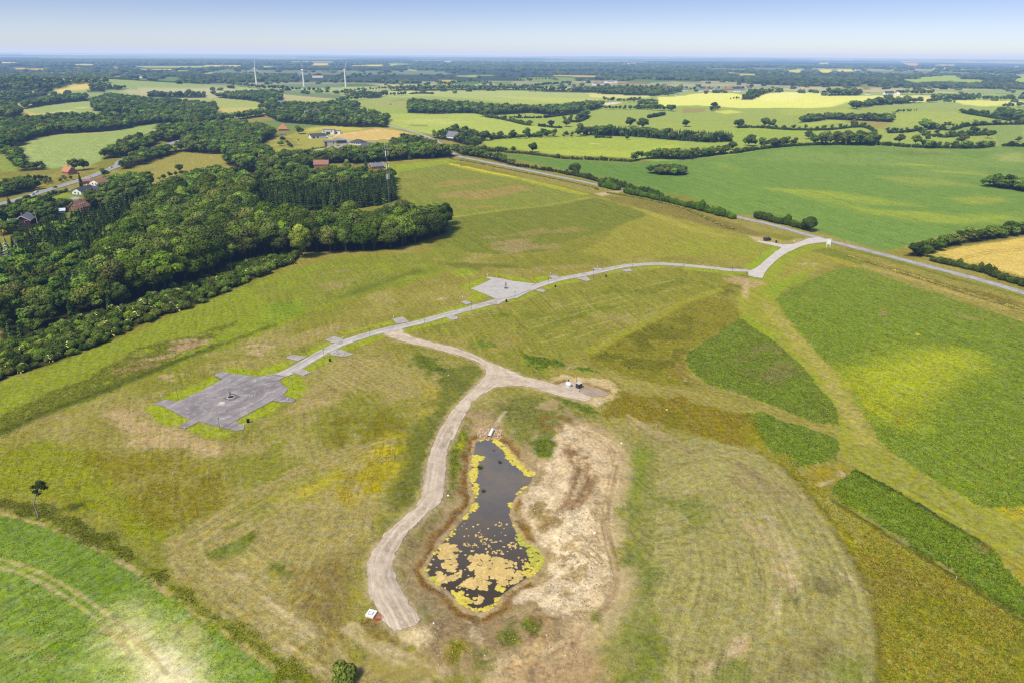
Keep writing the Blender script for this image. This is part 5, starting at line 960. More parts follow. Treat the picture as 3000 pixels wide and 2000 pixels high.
def algae():
    rnd = random.Random(5); V = []; T = []; Cc = []
    yel, tan, grn = alb(222, 204, 86), alb(222, 192, 122), alb(192, 190, 74)
    def mat_(x, y, r, col, asp=1.0, rot=0.0):
        n = max(10, int(12 + r * 12)); b = len(V); ph = [rnd.random() * 6.28 for _ in range(4)]
        s = rnd.uniform(.85, 1.15); zz = WATER_Z + rnd.uniform(.012, .05); r *= .78
        V.append((x, y, zz + .05)); Cc.append(col * s * 1.06)
        for ring, hgt, kk in ((.8, .045, 1.02), (1.0, -.02, .86)):
            for k in range(n):
                t = 2 * math.pi * k / n
                rr = r * ring * (1 + .16 * math.sin(2 * t + ph[0]) + .13 * math.sin(3 * t + ph[1]) + .10 * math.sin(5 * t + ph[2]) + .09 * math.sin(9 * t + ph[3]) + rnd.uniform(-.09, .09))
                u, v = rr * math.cos(t) * asp, rr * math.sin(t)
                V.append((x + u * math.cos(rot) - v * math.sin(rot), y + u * math.sin(rot) + v * math.cos(rot), zz + hgt)); Cc.append(col * s * kk)
        for k in range(n):
            k2 = (k + 1) % n
            T.append((b, b + 1 + k, b + 1 + k2)); T.append((b + 1 + k, b + 1 + n + k, b + 1 + n + k2)); T.append((b + 1 + k, b + 1 + n + k2, b + 1 + k2))
    def area(pts, r0, r1, dens, col, clip=True):
        P = on_plane(Q(*pts), WATER_Z); lo, hi = P.min(0), P.max(0)
        n = int((2.6 if col is not tan else 1.5) * dens * (hi[0] - lo[0]) * (hi[1] - lo[1]))
        xs = np.array([rnd.uniform(lo[0], hi[0]) for _ in range(n)]); ys = np.array([rnd.uniform(lo[1], hi[1]) for _ in range(n)])
        k = (sdist(xs, ys, P) > -.2) & (sdist(xs, ys, POND) > .15)
        for x, y in zip(xs[k], ys[k]): mat_(x, y, rnd.uniform(r0, r1), col, rnd.uniform(.8, 1.4), rnd.uniform(-.3, .3))
    area(((878, 168), (900, 175), (950, 210), (990, 270), (1030, 315), (1110, 362), (1095, 378), (1050, 372), (1045, 350), (990, 315), (960, 280), (940, 230), (885, 190)), .5, .95, 1.4, yel)
    area(((755, 262), (815, 262), (805, 285), (780, 300), (778, 325), (748, 325)), .5, .8, 1.7, yel); area(((740, 340), (772, 335), (776, 380), (762, 412), (738, 400)), .5, .8, 1.7, yel)
    area(((755, 420), (785, 430), (790, 470), (786, 505), (770, 505), (757, 450)), .35, .6, 1.1, yel); area(((735, 560), (775, 535), (780, 560), (745, 585), (720, 600), (735, 620), (700, 635), (712, 590)), .35, .7, 1.1, yel); area(((790, 172), (820, 165), (845, 172), (800, 180)), .3, .5, 1.4, yel)
    area(((1005, 490), (1020, 460), (1060, 435), (1100, 425), (1060, 452), (1025, 482)), .4, .7, 1.3, yel); area(((965, 535), (998, 530), (995, 555), (965, 560)), .4, .6, 1.5, yel); area(((965, 585), (990, 600), (1015, 650), (1030, 690), (1010, 700), (985, 640)), .3, .5, .8, yel)
    area(((1005, 700), (1045, 700), (1075, 765), (1130, 795), (1160, 850), (1150, 910), (1110, 905), (1085, 850), (1075, 800), (1030, 770)), .4, .8, 1.3, grn)
    area(((1050, 880), (1130, 890), (1140, 930), (1090, 958), (1040, 960)), .4, .7, .9, yel)
    area(((560, 780), (600, 765), (650, 790), (668, 830), (640, 860), (570, 840), (553, 810)), .5, 1.3, .9, tan); area(((605, 870), (650, 855), (690, 865), (688, 895), (640, 905)), .5, 1.2, .9, tan); area(((540, 930), (600, 880), (640, 920), (650, 960), (610, 990), (560, 985)), .5, 1.3, .8, tan); area(((655, 925), (685, 920), (690, 955), (660, 965)), .4, .9, .9, tan)
    area(((740, 840), (820, 830), (880, 850), (900, 900), (880, 960), (800, 965), (735, 910)), .6, 1.5, .8, tan); area(((880, 850), (960, 870), (1020, 880), (1030, 930), (960, 960), (890, 930)), .5, 1.2, .75, tan); area(((915, 960), (1000, 930), (1040, 960), (980, 1000), (920, 995)), .5, 1.2, .9, tan)
    area(((700, 1000), (770, 945), (840, 985), (830, 1025), (770, 1020)), .5, 1.2, .9, tan); area(((770, 1040), (800, 1035), (800, 1070), (815, 1120), (780, 1130), (768, 1080)), .4, .8, .9, tan); area(((890, 1015), (930, 1012), (930, 1040), (895, 1045)), .5, .9, 1, yel)
    area(((630, 1040), (690, 1050), (745, 1100), (700, 1118), (670, 1090)), .5, .9, 1.2, yel); area(((700, 1115), (760, 1140), (820, 1145), (870, 1120), (900, 1080), (915, 1075), (890, 1120), (850, 1160), (790, 1165), (740, 1150)), .35, .7, 1.2, yel)
    area(((470, 905), (500, 905), (505, 920), (475, 922)), .4, .6, 1.2, yel); area(((510, 950), (540, 955), (540, 980), (515, 978)), .5, .8, 1.2, grn); area(((535, 995), (570, 990), (570, 1010), (545, 1012)), .4, .7, 1, yel); area(((525, 805), (555, 805), (550, 830), (528, 825)), .4, .6, .9, yel); area(((600, 715), (640, 690), (665, 685), (640, 720), (605, 750), (560, 755)), .3, .6, .8, yel)
    area(((540, 760), (1040, 760), (1060, 880), (1000, 1000), (900, 1060), (720, 1080), (560, 1000), (500, 900)), .15, .5, .16, tan); area(((640, 650), (1000, 650), (1040, 800), (700, 780)), .12, .4, .13, tan)
    for cx, cy in ((905, 655), (875, 750), (985, 790), (985, 770), (820, 750), (790, 720), (725, 770), (770, 785), (905, 815)):
        for k in range(9):
            if rnd.random() < .6: p = on_plane(Q((cx + 18 * math.cos(k * .7), cy + 10 * math.sin(k * .7))), WATER_Z)[0]; mat_(p[0], p[1], rnd.uniform(.2, .5), tan)
    me = np_mesh('floating_algae', np.array(V), np.array(T), None, np.array(Cc), False)
    m, nt, out = new_mat('algae_scum'); tc = N(nt, 'ShaderNodeTexCoord').outputs['Object']; a = N(nt, 'ShaderNodeAttribute', attribute_name='Col')
    b = N(nt, 'ShaderNodeBsdfPrincipled'); b.inputs['Roughness'].default_value = .85; b.inputs['Specular IOR Level'].default_value = .2
    nt.links.new(mixc(nt, 1.0, a.outputs['Color'], rng(nt, noise(nt, tc, 2.2, 5, .7), .25, .75, .72, 1.28), 'MULTIPLY'), b.inputs['Base Color'])
    bp = N(nt, 'ShaderNodeBump'); bp.inputs['Distance'].default_value = .06; nt.links.new(noise(nt, tc, 3.5, 4), bp.inputs['Height']); nt.links.new(bp.outputs[0], b.inputs['Normal'])
    nt.links.new(b.outputs[0], out.inputs[0]); me.materials.append(m)
    o = obj('floating_algae', me); tag(o, 'yellow and tan mats of algae floating on the pond', kind='stuff')
algae()
# ------------------------------------------------------------------ vegetation
ICO = None
def ico(sub):
    bm = bmesh.new(); bmesh.ops.create_icosphere(bm, subdivisions=sub, radius=1.0)
    V = np.array([v.co[:] for v in bm.verts]); T = np.array([[v.index for v in f.verts] for f in bm.faces]); bm.free(); return V, T
ICO1, ICO2 = ico(1), ico(2)

def leaf_mat(name, light=(0.06, 0.095, 0.018), hue=.016):
    """foliage: colour per leaf clump from the mesh, shifted per tree"""
    m, nt, out = new_mat(name)
    a = N(nt, 'ShaderNodeAttribute', attribute_name='Col'); oi = N(nt, 'ShaderNodeObjectInfo')
    hs = N(nt, 'ShaderNodeHueSaturation'); nt.links.new(a.outputs['Color'], hs.inputs['Color'])
    nt.links.new(rng(nt, oi.outputs['Random'], 0, 1, .5 - hue, .5 + hue), hs.inputs['Hue'])
    nt.links.new(rng(nt, math_n(nt, 'FRACT', math_n(nt, 'MULTIPLY', oi.outputs['Random'], 7.31)), 0, 1, .62, 1.35), hs.inputs['Value'])
    nt.links.new(rng(nt, math_n(nt, 'FRACT', math_n(nt, 'MULTIPLY', oi.outputs['Random'], 3.7)), 0, 1, .8, 1.1), hs.inputs['Saturation'])
    tc = N(nt, 'ShaderNodeTexCoord').outputs['Object']
    c = mixc(nt, 1.0, hs.outputs[0], rng(nt, noise(nt, tc, 1.7, 3, .7), .25, .75, .80, 1.20), 'MULTIPLY')
    c = mixc(nt, 1.0, c, (2.15, 2.12, 1.15), 'MULTIPLY')
    d = N(nt, 'ShaderNodeBsdfDiffuse'); nt.links.new(c, d.inputs[0])
    t = N(nt, 'ShaderNodeBsdfTranslucent'); nt.links.new(c, t.inputs[0])
    mx = N(nt, 'ShaderNodeMixShader'); mx.inputs[0].default_value = .22; nt.links.new(d.outputs[0], mx.inputs[1]); nt.links.new(t.outputs[0], mx.inputs[2])
    nt.links.new(mx.outputs[0], out.inputs[0]); return m
M_leaf = leaf_mat('broadleaf_foliage'); M_needle = leaf_mat('needle_foliage', hue=.012); M_bush = leaf_mat('scrub_foliage')
M_bark = plain('bark', (0.10, 0.08, 0.06), .95, .3, 3)
M_palebark = plain('pale_bark', (0.30, 0.26, 0.20), .95, .3, 3)

class Geo:
    """quads/triangles with a colour per vertex"""
    def __init__(s): s.V, s.T, s.C, s.n = [], [], [], 0
    def add(s, V, T, C_):
        s.V.append(V); s.T.append(T + s.n); s.C.append(C_); s.n += len(V)
    def mesh(s, name, mat):
        return np_mesh(name, np.vstack(s.V), np.vstack(s.T), mat, np.vstack(s.C))
def quads(P, Nr, size, rs, col, stretch=1.25):
    """leaf clumps: one bent diamond (two triangles) at each point, roughly facing Nr"""
    n = len(P); Nr = Nr / (np.linalg.norm(Nr, axis=1)[:, None] + 1e-9)
    U = np.cross(Nr, rs.normal(size=(n, 3))); U /= np.linalg.norm(U, axis=1)[:, None] + 1e-9; Wv = np.cross(Nr, U)
    s = (size * rs.uniform(.6, 1.35, n))[:, None]
    a = P + U * s * .5 * stretch; b = P + Wv * s * .42 + Nr * s * .12; c = P - U * s * .5 * stretch; d = P - Wv * s * .42 + Nr * s * .12
    V = np.stack([a, b, c, d], 1).reshape(-1, 3); i = np.arange(n)[:, None] * 4
    T = np.concatenate([i + [0, 1, 2], i + [0, 2, 3]], 0)
    return V, T, np.repeat(col, 4, 0)
def rdir(n, rs):
    v = rs.normal(size=(n, 3)); return v / np.linalg.norm(v, axis=1)[:, None]
def lobes_geo(g, lobes, per, size, rs, base, dark=.5, core=.84, sub=ICO1, zlo=None, zhi=None, tint=.22):
    """crown surface made of leaf clumps over overlapping lobes, around a dark inner mass"""
    L = np.array(lobes); zlo = (L[:, 2] - L[:, 5]).min() if zlo is None else zlo; zhi = (L[:, 2] + L[:, 5]).max() if zhi is None else zhi
    base = np.asarray(base)
    for li, (cx, cy, cz, rx, ry, rz) in enumerate(lobes):
        c = np.array([cx, cy, cz]); r = np.array([rx, ry, rz])
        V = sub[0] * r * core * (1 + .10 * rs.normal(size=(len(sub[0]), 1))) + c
        g.add(V, sub[1], np.tile(base * dark, (len(V), 1)) * rs.uniform(.8, 1.2, (len(V), 1)))  # darker inner mass: shade between clumps put into its colour
        d = rdir(per, rs); d[:, 2] = np.where(d[:, 2] < -.35, -d[:, 2] * .6, d[:, 2]); d /= np.linalg.norm(d, axis=1)[:, None]
        P = c + d * r * rs.uniform(.88, 1.14, (per, 1))
        keep = np.ones(per, bool)
        for lj in range(len(lobes)):
            if lj == li: continue
            q = (P - L[lj, :3]) / (L[lj, 3:] * .84); keep &= (q * q).sum(1) > 1
        P, d = P[keep], d[keep]
        if not len(P): continue
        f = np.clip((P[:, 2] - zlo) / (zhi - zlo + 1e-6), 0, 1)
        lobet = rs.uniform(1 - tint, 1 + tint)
        k = (.40 + .85 * f ** 1.2) * lobet * rs.uniform(.78, 1.24, len(P))  # clumps paler towards the crown top: lit tops put into the colour
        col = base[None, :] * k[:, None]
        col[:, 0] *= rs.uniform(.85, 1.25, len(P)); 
        V, T, Cc = quads(P, d + rs.normal(size=d.shape) * .24 + [0, 0, .10], size, rs, col)
        g.add(V, T, Cc)
def crown_lobes(rs, Rw, zc, rz, n, lr=(.34, .54)):
    L = [(0, 0, zc, Rw * .62, Rw * .62, rz * .74)]
    for k in range(n):
        d = rdir(1, rs)[0]; d[2] = abs(d[2]) * 1.0 - .42 * rs.random(); d /= np.linalg.norm(d)
        r = Rw * rs.uniform(*lr); q = rs.uniform(.62, .82)
        L.append((d[0] * Rw * q, d[1] * Rw * q, zc + d[2] * rz * q, r, r, r * rs.uniform(.75, .95)))
    return L
def taper(g, pts, radii, col, seg=7):
    pts = np.array(pts, float); V = []
    for i, (p, r) in enumerate(zip(pts, radii)):
        t = pts[min(i + 1, len(pts) - 1)] - pts[max(i - 1, 0)]; t /= np.linalg.norm(t) + 1e-9
        u = np.cross(t, [.3, 1, .1]); u /= np.linalg.norm(u); v = np.cross(t, u)
        for k in range(seg):
            a = 2 * math.pi * k / seg; V.append(p + (u * math.cos(a) + v * math.sin(a)) * r)
    T = []
    for i in range(len(pts) - 1):
        for k in range(seg):
            a, b = i * seg + k, i * seg + (k + 1) % seg; T += [(a, b, b + seg), (a, b + seg, a + seg)]
    g.add(np.array(V), np.array(T), np.tile(np.asarray(col), (len(V), 1)))
def trunk_mesh(name, h, r, rs, limbs=5, mat=None, spread=.35):
    g = Geo(); b = (.1, .08, .06)
    taper(g, [(0, 0, -.4), (.1 * rs.normal(), .1 * rs.normal(), h * .4), (.25 * rs.normal(), .25 * rs.normal(), h)], (r * 1.25, r * .85, r * .3), b)
    for k in range(limbs):
        a = rs.uniform(0, 6.28); z = h * rs.uniform(.35, .8); l = h * spread * rs.uniform(.7, 1.2)
        taper(g, [(0, 0, z), (math.cos(a) * l * .5, math.sin(a) * l * .5, z + l * .4), (math.cos(a) * l, math.sin(a) * l, z + l * .95)], (r * .45, r * .3, r * .08), b, 5)
    return g.mesh(name, mat or M_bark)
G_DARK, G_MID, G_LIGHT, G_YEL, G_OLIVE = (.040, .062, .016), (.056, .088, .020), (.082, .125, .024), (.125, .165, .026), (.062, .078, .028)
# tree models, built 18 m tall; each entry: crown mesh, trunk mesh
def broadleaf(seed, base, rw=6.9, n=13, per=200, size=.95, tall=18.0, low=.05):
    rs = np.random.RandomState(seed); g = Geo(); zc = tall * (low + (1 - low) * .5); rz = tall * (1 - low) * .5
    lobes_geo(g, crown_lobes(rs, rw, zc, rz, n), per, size, rs, base)
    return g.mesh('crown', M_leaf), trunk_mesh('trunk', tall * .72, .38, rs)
def conifer(seed, base, tall=14.0, rw=2.9, tiers=17, per=11):
    rs = np.random.RandomState(seed); g = Geo(); base = np.asarray(base)
    k = 9; V = []; T = []
    for zf, rf in ((.06, .62), (.5, .34), (1.0, .01)):
        for q in range(k): V.append((rw * rf * math.cos(q * 6.283 / k), rw * rf * math.sin(q * 6.283 / k), tall * zf))
    for i in range(2):
        for q in range(k): a, b = i * k + q, i * k + (q + 1) % k; T += [(a, b, b + k), (a, b + k, a + k)]
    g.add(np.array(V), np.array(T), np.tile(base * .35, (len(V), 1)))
    for t in range(tiers):
        f = t / (tiers - 1); z = tall * (.07 + .90 * f); r = rw * (1 - f) ** .85 * rs.uniform(.88, 1.12) + .12
        m = max(5, int(per * (1 - .5 * f)))
        for q in range(m):
            a = 6.283 * (q + rs.random() * .8) / m + t; l = r * rs.uniform(.78, 1.18); w_ = .62 * l / max(m / 11., .6) * .75 + .16
            ca, sa = math.cos(a), math.sin(a); z0 = z + rs.uniform(-.2, .2)
            p0 = np.array([ca * l * .15, sa * l * .15, z0 + .12 * l]); p1 = np.array([ca * l * .65, sa * l * .65, z0 + .02 * l]); p2 = np.array([ca * l, sa * l, z0 - .26 * l]); s_ = np.array([-sa, ca, 0])
            V = np.array([p0 - s_ * w_ * .4, p0 + s_ * w_ * .4, p1 + s_ * w_ * .6, p1 - s_ * w_ * .6, p2])
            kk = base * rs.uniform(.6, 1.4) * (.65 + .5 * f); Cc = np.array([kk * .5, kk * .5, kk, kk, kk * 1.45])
            g.add(V, np.array([(0, 1, 2), (0, 2, 3), (3, 2, 4)]), Cc)
    gt = Geo(); taper(gt, [(0, 0, -.3), (0, 0, tall * .5), (0, 0, tall * .95)], (.2, .12, .03), (.1, .08, .06), 6)
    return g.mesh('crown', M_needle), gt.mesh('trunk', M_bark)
def bush(seed, base, R_=2.4, h=3.4, n=9, per=110, size=.42, flowers=0):
    rs = np.random.RandomState(seed); g = Geo(); L = [(0, 0, h * .42, R_ * .7, R_ * .7, h * .45)]
    for k in range(n):
        a = rs.uniform(0, 6.28); d = R_ * rs.uniform(.35, .8); r = R_ * rs.uniform(.34, .55)
        L.append((d * math.cos(a), d * math.sin(a), h * rs.uniform(.28, .62), r, r, r * .85))
    lobes_geo(g, L, per, size, rs, base, zlo=0)
    if flowers:
        d = rdir(flowers, rs); d[:, 2] = np.abs(d[:, 2]); P = d * [R_, R_, h * .9] * rs.uniform(.85, 1.02, (flowers, 1))
        V, T, Cc = quads(P, d + [0, 0, .4], .45, rs, np.tile((.62, .60, .44), (flowers, 1))); g.add(V, T, Cc)
    return g.mesh('shrub', M_bush)

BROAD = [broadleaf(1, G_DARK), broadleaf(2, G_MID, 7.2, 14), broadleaf(3, G_MID, 6.2, 11), broadleaf(4, G_DARK, 7.6, 16), broadleaf(5, G_LIGHT, 6.0, 12), broadleaf(6, G_OLIVE, 6.6, 13)]
BRIGHT = [broadleaf(7, G_YEL, 5.4, 19, 170, .8), broadleaf(8, G_LIGHT, 4.6, 16, 150, .8, low=.16)]
CONI = [conifer(11, (.030, .050, .020)), conifer(12, (.036, .060, .022), rw=3.3), conifer(13, (.026, .042, .018), rw=2.5, tiers=19)]
BLUE = [conifer(14, (.150, .185, .180), rw=3.1), conifer(15, (.125, .160, .160), rw=2.7)]
GOLD = [conifer(16, (.30, .21, .03), rw=3.0)]
MIDB = [broadleaf(21, G_DARK, 6.6, 11, 46, 1.5), broadleaf(22, G_MID, 7.2, 12, 46, 1.5), broadleaf(23, G_LIGHT, 6.2, 10, 46, 1.5), broadleaf(24, G_OLIVE, 6.4, 11, 46, 1.5)]
MIDC = [conifer(25, (.030, .048, .020), tiers=9, per=7), conifer(26, (.034, .056, .022), tiers=9, per=7, rw=3.4)]
SHRUB = [bush(31, G_DARK), bush(32, G_MID, 2.8, 3.2), bush(33, G_OLIVE, 2.3, 2.8), bush(34, G_MID, 2.0, 3.8, flowers=26), bush(35, G_LIGHT, 2.4, 3.0)]

def place(model, name, label, cat, group, x, y, s, rz, parts=True, sz=None, dz=0.0):
    z = hz(x, y) + dz
    if parts:
        r = empty(name, (x, y, z), rz); r.scale = (s, s, sz or s)
        cr = obj('crown', model[0], r); tr = obj('trunk', model[1], r)
    else:
        r = obj(name, model if not isinstance(model, tuple) else model[0]); r.location = (x, y, z); r.rotation_euler = (0, 0, rz); r.scale = (s, s, sz or s)
    tag(r, label, cat, group); return r

def scatter(poly_px, sp, seed, xy=False, avoid=()):
    P = np.asarray(poly_px) if xy else W(poly_px); lo, hi = P.min(0), P.max(0); rs = np.random.RandomState(seed)
    nx, ny = int((hi[0] - lo[0]) / sp) + 2, int((hi[1] - lo[1]) / (sp * .87)) + 2
    ii, jj = np.meshgrid(np.arange(nx), np.arange(ny)); X = lo[0] + (ii + .5 * (jj % 2)) * sp; Y = lo[1] + jj * sp * .87
    X = X.ravel() + rs.uniform(-.36, .36, X.size) * sp; Y = Y.ravel() + rs.uniform(-.36, .36, Y.size) * sp
    k = sdist(X, Y, P) > 0
    for a in avoid: k &= sdist(X, Y, a) < 0
    for L, w_ in ((MAIN, 7), (HW, 9)): k &= ldist(X, Y, L[::6]) > w_
    return np.column_stack([X[k], Y[k]]), P

# places kept clear: houses, gardens, yards
def clear(px, r): 
    x, y = at([px])[0][:2]; return np.array([(x + r * math.cos(t), y + r * math.sin(t)) for t in np.linspace(0, 6.28, 11)[:-1]])
CLEAR = [clear(p, r) for p, r in ((cH((330, 1165))[0], 17), (cH((1240, 1000))[0], 18), (cH((1280, 710))[0], 22), (cH((1560, 560))[0], 22), (cH((1070, 400))[0], 16), (cB((640, 850))[0], 17), (cB((1270, 850))[0], 20), (cB((1260, 940))[0], 16), (cB((190, 420))[0], 22), (cB((550, 230))[0], 40), (cB((2150, 500))[0], 22), (f1((900, 620))[0], 35), (cB((620, 910))[0], 15), ((1140, 602), 7), (cH((820, 1130))[0], 12), (cH((1000, 800))[0], 20), (cH((1700, 560))[0], 14), (cB((1900, 620))[0], 22))]

def tone(seed, P, base_p): pass
TREES = {'broad': [], 'coni': [], 'shrub': [], 'hedge': []}      # (x, y, height, variant)
def wood(poly, sp, hr, mix, seed, litter=True, xy=False):
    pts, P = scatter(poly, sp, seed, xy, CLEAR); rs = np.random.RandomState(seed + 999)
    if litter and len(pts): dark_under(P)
    for x, y in pts:
        h = rs.uniform(*hr) * (1 + .12 * (fbm(np.array([x / 40]), np.array([y / 40]), 7, 2)[0] - .5) * 2)
        q = rs.random()
        for kind, p in mix:
            if q < p: break
            q -= p
        TREES[kind].append((x, y, h, rs.randint(1 << 30)))
B_, C_ = 'broad', 'coni'
wood(D((300, 700), (440, 650), (560, 601), (690, 580), (745, 579), (900, 573), (995, 547), (1028, 534), (1026, 516), (955, 519), (850, 532), (700, 538), (620, 538), (590, 498), (575, 448), (555, 430), (480, 422), (420, 446), (390, 474), (340, 524), (290, 590), (240, 655)), 8.3, (15, 21), [(B_, 1.0)], 1)
wood(D((590, 452), (700, 452), (780, 448), (905, 428), (908, 462), (860, 474), (800, 482), (600, 486)), 5.2, (12, 16), [(C_, 1.0)], 2)
wood(D((585, 430), (600, 405), (720, 402), (840, 402), (900, 402), (905, 425), (780, 444), (700, 448), (590, 448)), 8, (8, 13), [(B_, .75), (C_, .25)], 3)
wood(D((590, 402), (700, 397), (722, 378), (760, 376), (850, 374), (960, 367), (1035, 363), (1036, 352), (960, 347), (860, 354), (790, 362), (700, 372), (600, 382)), 8, (9, 14), [(B_, .92), (C_, .08)], 4)
wood(D((0, 800), (140, 745), (300, 702), (250, 640), (180, 600), (60, 610), (0, 620)), 7.0, (7, 13), [(B_, .62), (C_, .38)], 5)
wood(D((30, 585), (90, 545), (160, 520), (220, 505), (300, 470), (350, 455), (420, 452), (400, 490), (340, 530), (290, 590), (240, 640), (180, 605), (60, 612)), 5.0, (9, 14), [(C_, .93), (B_, .07)], 6)
wood(D((0, 545), (60, 530), (150, 500), (160, 470), (100, 470), (0, 500)), 7.5, (6, 10), [(B_, .9), (C_, .1)], 7)
wood(D((150, 520), (250, 490), (300, 470), (300, 440), (250, 430), (200, 470)), 8, (7, 11), [(B_, .8), (C_, .2)], 8)
wood(D((270, 448), (330, 448), (350, 430), (300, 418), (262, 428)), 7, (10, 13), [(B_, 1)], 9)
# along the highway and beyond
wood(c1((695, 868), (740, 862), (870, 845), (1000, 795), (1060, 780), (1100, 720), (900, 750), (760, 825)), 9, (9, 13), [(B_, .9), (C_, .1)], 10)
wood(c1((830, 935), (900, 925), (1080, 868), (1250, 812), (1420, 828), (1540, 828), (1520, 770), (1300, 790), (1060, 818), (880, 872)), 9, (8, 12), [(B_, 1)], 11)
wood(c1((1100, 735), (1300, 788), (1520, 770), (1565, 900), (1750, 975), (1765, 890), (2000, 905), (2160, 930), (2200, 880), (2000, 860), (1850, 850), (1790, 770), (1900, 700), (1680, 640), (1500, 640), (1300, 660), (1120, 670)), 9.5, (10, 15), [(B_, .9), (C_, .1)], 12)
wood(c1((0, 830), (60, 815), (110, 785), (230, 722), (400, 692), (600, 682), (760, 672), (960, 632), (1100, 617), (1350, 637), (1500, 617), (1820, 567), (1830, 548), (1600, 590), (1350, 610), (1080, 590), (740, 588), (480, 585), (300, 598), (100, 618), (0, 640)), 12, (11, 15), [(B_, 1)], 13)
wood(c1((640, 530), (740, 560), (1080, 588), (1350, 600), (1500, 570), (1480, 505), (1300, 488), (1080, 478), (850, 450), (770, 430), (640, 475)), 14, (11, 16), [(B_, 1)], 14)
wood(c1((150, 523), (300, 496), (450, 476), (605, 462), (600, 445), (350, 462), (180, 498)), 13, (13, 17), [(B_, 1)], 15)
wood(c1((-40, 590), (130, 585), (160, 560), (100, 505), (-40, 510)), 14, (12, 16), [(B_, 1)], 16)
wood(c1((-60, 392), (330, 400), (440, 362), (570, 348), (740, 356), (760, 335), (500, 328), (300, 330), (-60, 340)), 19, (13, 18), [(B_, 1)], 17)
wood(c1((-60, 480), (100, 480), (330, 420), (340, 405), (-60, 415)), 22, (10, 14), [(B_, 1)], 18)
wood(c1((1490, 440), (1640, 412), (1900, 405), (1960, 450), (1860, 520), (1780, 470), (1700, 458)), 14, (10, 14), [(B_, 1)], 19)
wood(c1((1830, 560), (1960, 520), (2200, 510), (2400, 520), (2680, 590), (2680, 645), (2400, 642), (2130, 625), (1930, 610)), 12, (9, 14), [(B_, .85), (C_, .15)], 20)
wood(c1((1800, 520), (2000, 492), (2200, 500), (2352, 470), (2500, 500), (2352, 530), (1900, 545)), 15, (9, 13), [(B_, 1)], 21)
wood(c1((630, 355), (900, 382), (830, 392), (760, 385), (700, 400), (600, 395)), 15, (10, 14), [(B_, 1)], 22)
wood(c1((1020, 435), (1200, 440), (1420, 440), (1420, 425), (1180, 425), (1060, 420)), 18, (10, 14), [(B_, 1)], 23)
wood(c2((455, 545), (600, 552), (900, 548), (1050, 562), (1300, 545), (1500, 565), (1750, 525), (1825, 495), (1700, 490), (1500, 520), (1200, 525), (1000, 510), (700, 490), (470, 480)), 12, (11, 15), [(B_, .85), (C_, .15)], 24)
wood(c2((1640, 695), (1750, 702), (2000, 708), (2352, 738), (2552, 750), (2690, 742), (2680, 728), (2352, 715), (2000, 692), (1750, 685)), 6.5, (10, 14), [(C_, .75), (B_, .25)], 25)
wood(c2((1995, 882), (2120, 862), (2352, 868), (2500, 850), (2660, 830), (2640, 810), (2352, 845), (2200, 838), (2000, 868)), 8, (7, 12), [(B_, 1)], 26)
wood(c2((840, 838), (1000, 860), (1200, 915), (1200, 895), (1000, 840), (900, 800), (760, 800)), 6.5, (5, 9), [(B_, 1)], 27)
wood(c2((620, 715), (760, 740), (870, 770), (980, 740), (990, 720), (880, 690), (760, 690)), 10, (7, 13), [(B_, .9), (C_, .1)], 28)
wood(c2((350, 770), (450, 830), (760, 845), (760, 815), (640, 770), (500, 740), (420, 740)), 8, (8, 12), [(B_, .95), (C_, .05)], 29)
wood(c2((30, 880), (100, 900), (350, 870), (400, 840), (340, 800), (200, 830), (60, 840)), 8, (8, 13), [(B_, .9), (C_, .1)], 30)
wood(c3((2040, 1050), (2150, 1060), (2352, 1090), (2500, 1100), (2500, 1040), (2352, 1050), (2150, 1035)), 6, (7, 11), [(B_, 1)], 31)
wood(c6((1540, 235), (1640, 245), (1760, 190), (1900, 160), (2352, 95), (2600, 60), (2600, 20), (2352, 50), (1900, 130), (1640, 200)), 6.5, (6, 9), [(B_, 1)], 32)
wood(c2((2118, 960), (2200, 975), (2352, 978), (2380, 965), (2352, 950), (2200, 945)), 5, (7, 9.5), [(B_, 1)], 33)
wood(c3((790, 615), (1000, 590), (1250, 600), (1450, 612), (1450, 580), (1250, 585), (1000, 575), (850, 590)), 9, (8, 13), [(B_, 1)], 34)
wood(c3((1000, 428), (1220, 425), (1220, 410), (1000, 415)), 20, (13, 20), [(B_, 1)], 35)
wood(c3((1240, 500), (1560, 480), (1620, 472), (1500, 462), (1260, 480)), 16, (10, 14), [(B_, 1)], 36)
wood(c3((400, 452), (480, 455), (560, 415), (640, 405), (560, 402), (430, 430)), 18, (9, 13), [(B_, 1)], 37)
wood(c3((1720, 455), (2000, 455), (2000, 440), (1720, 440)), 20, (11, 15), [(B_, 1)], 38)
wood(c3((2140, 560), (2352, 620), (2500, 640), (2500, 600), (2352, 560), (2200, 535)), 13, (9, 13), [(B_, 1)], 39)
wood(c2((1560, 400), (1760, 410), (2160, 428), (2352, 400), (2352, 385), (2000, 380), (1600, 385)), 18, (9, 14), [(B_, 1)], 40)
wood(c2((2040, 520), (2180, 505), (2170, 490), (2060, 495)), 12, (14, 18), [(B_, 1)], 41)
wood(c2((0, 420), (200, 445), (280, 440), (270, 425), (120, 415)), 20, (10, 14), [(B_, 1)], 42)
wood(c2((330, 395), (1000, 390), (1200, 392), (1560, 400), (1560, 385), (1000, 375), (400, 378)), 30, (10, 14), [(B_, 1)], 43)
wood(D((500, 352), (560, 330), (620, 300), (560, 292), (480, 310), (440, 335)), 12, (10, 14), [(B_, .9), (C_, .1)], 44)
wood(cH((200, 700), (560, 620), (560, 560), (400, 520), (-100, 640), (-100, 760)), 8, (7, 11), [(B_, 1)], 45)
wood(cH((300, 330), (700, 300), (720, 260), (560, 270), (300, 300)), 9, (6, 9), [(B_, 1)], 46)
wood(cH((200, 250), (390, 260), (350, 150), (250, 60), (170, 100)), 10, (8, 12), [(B_, 1)], 47)

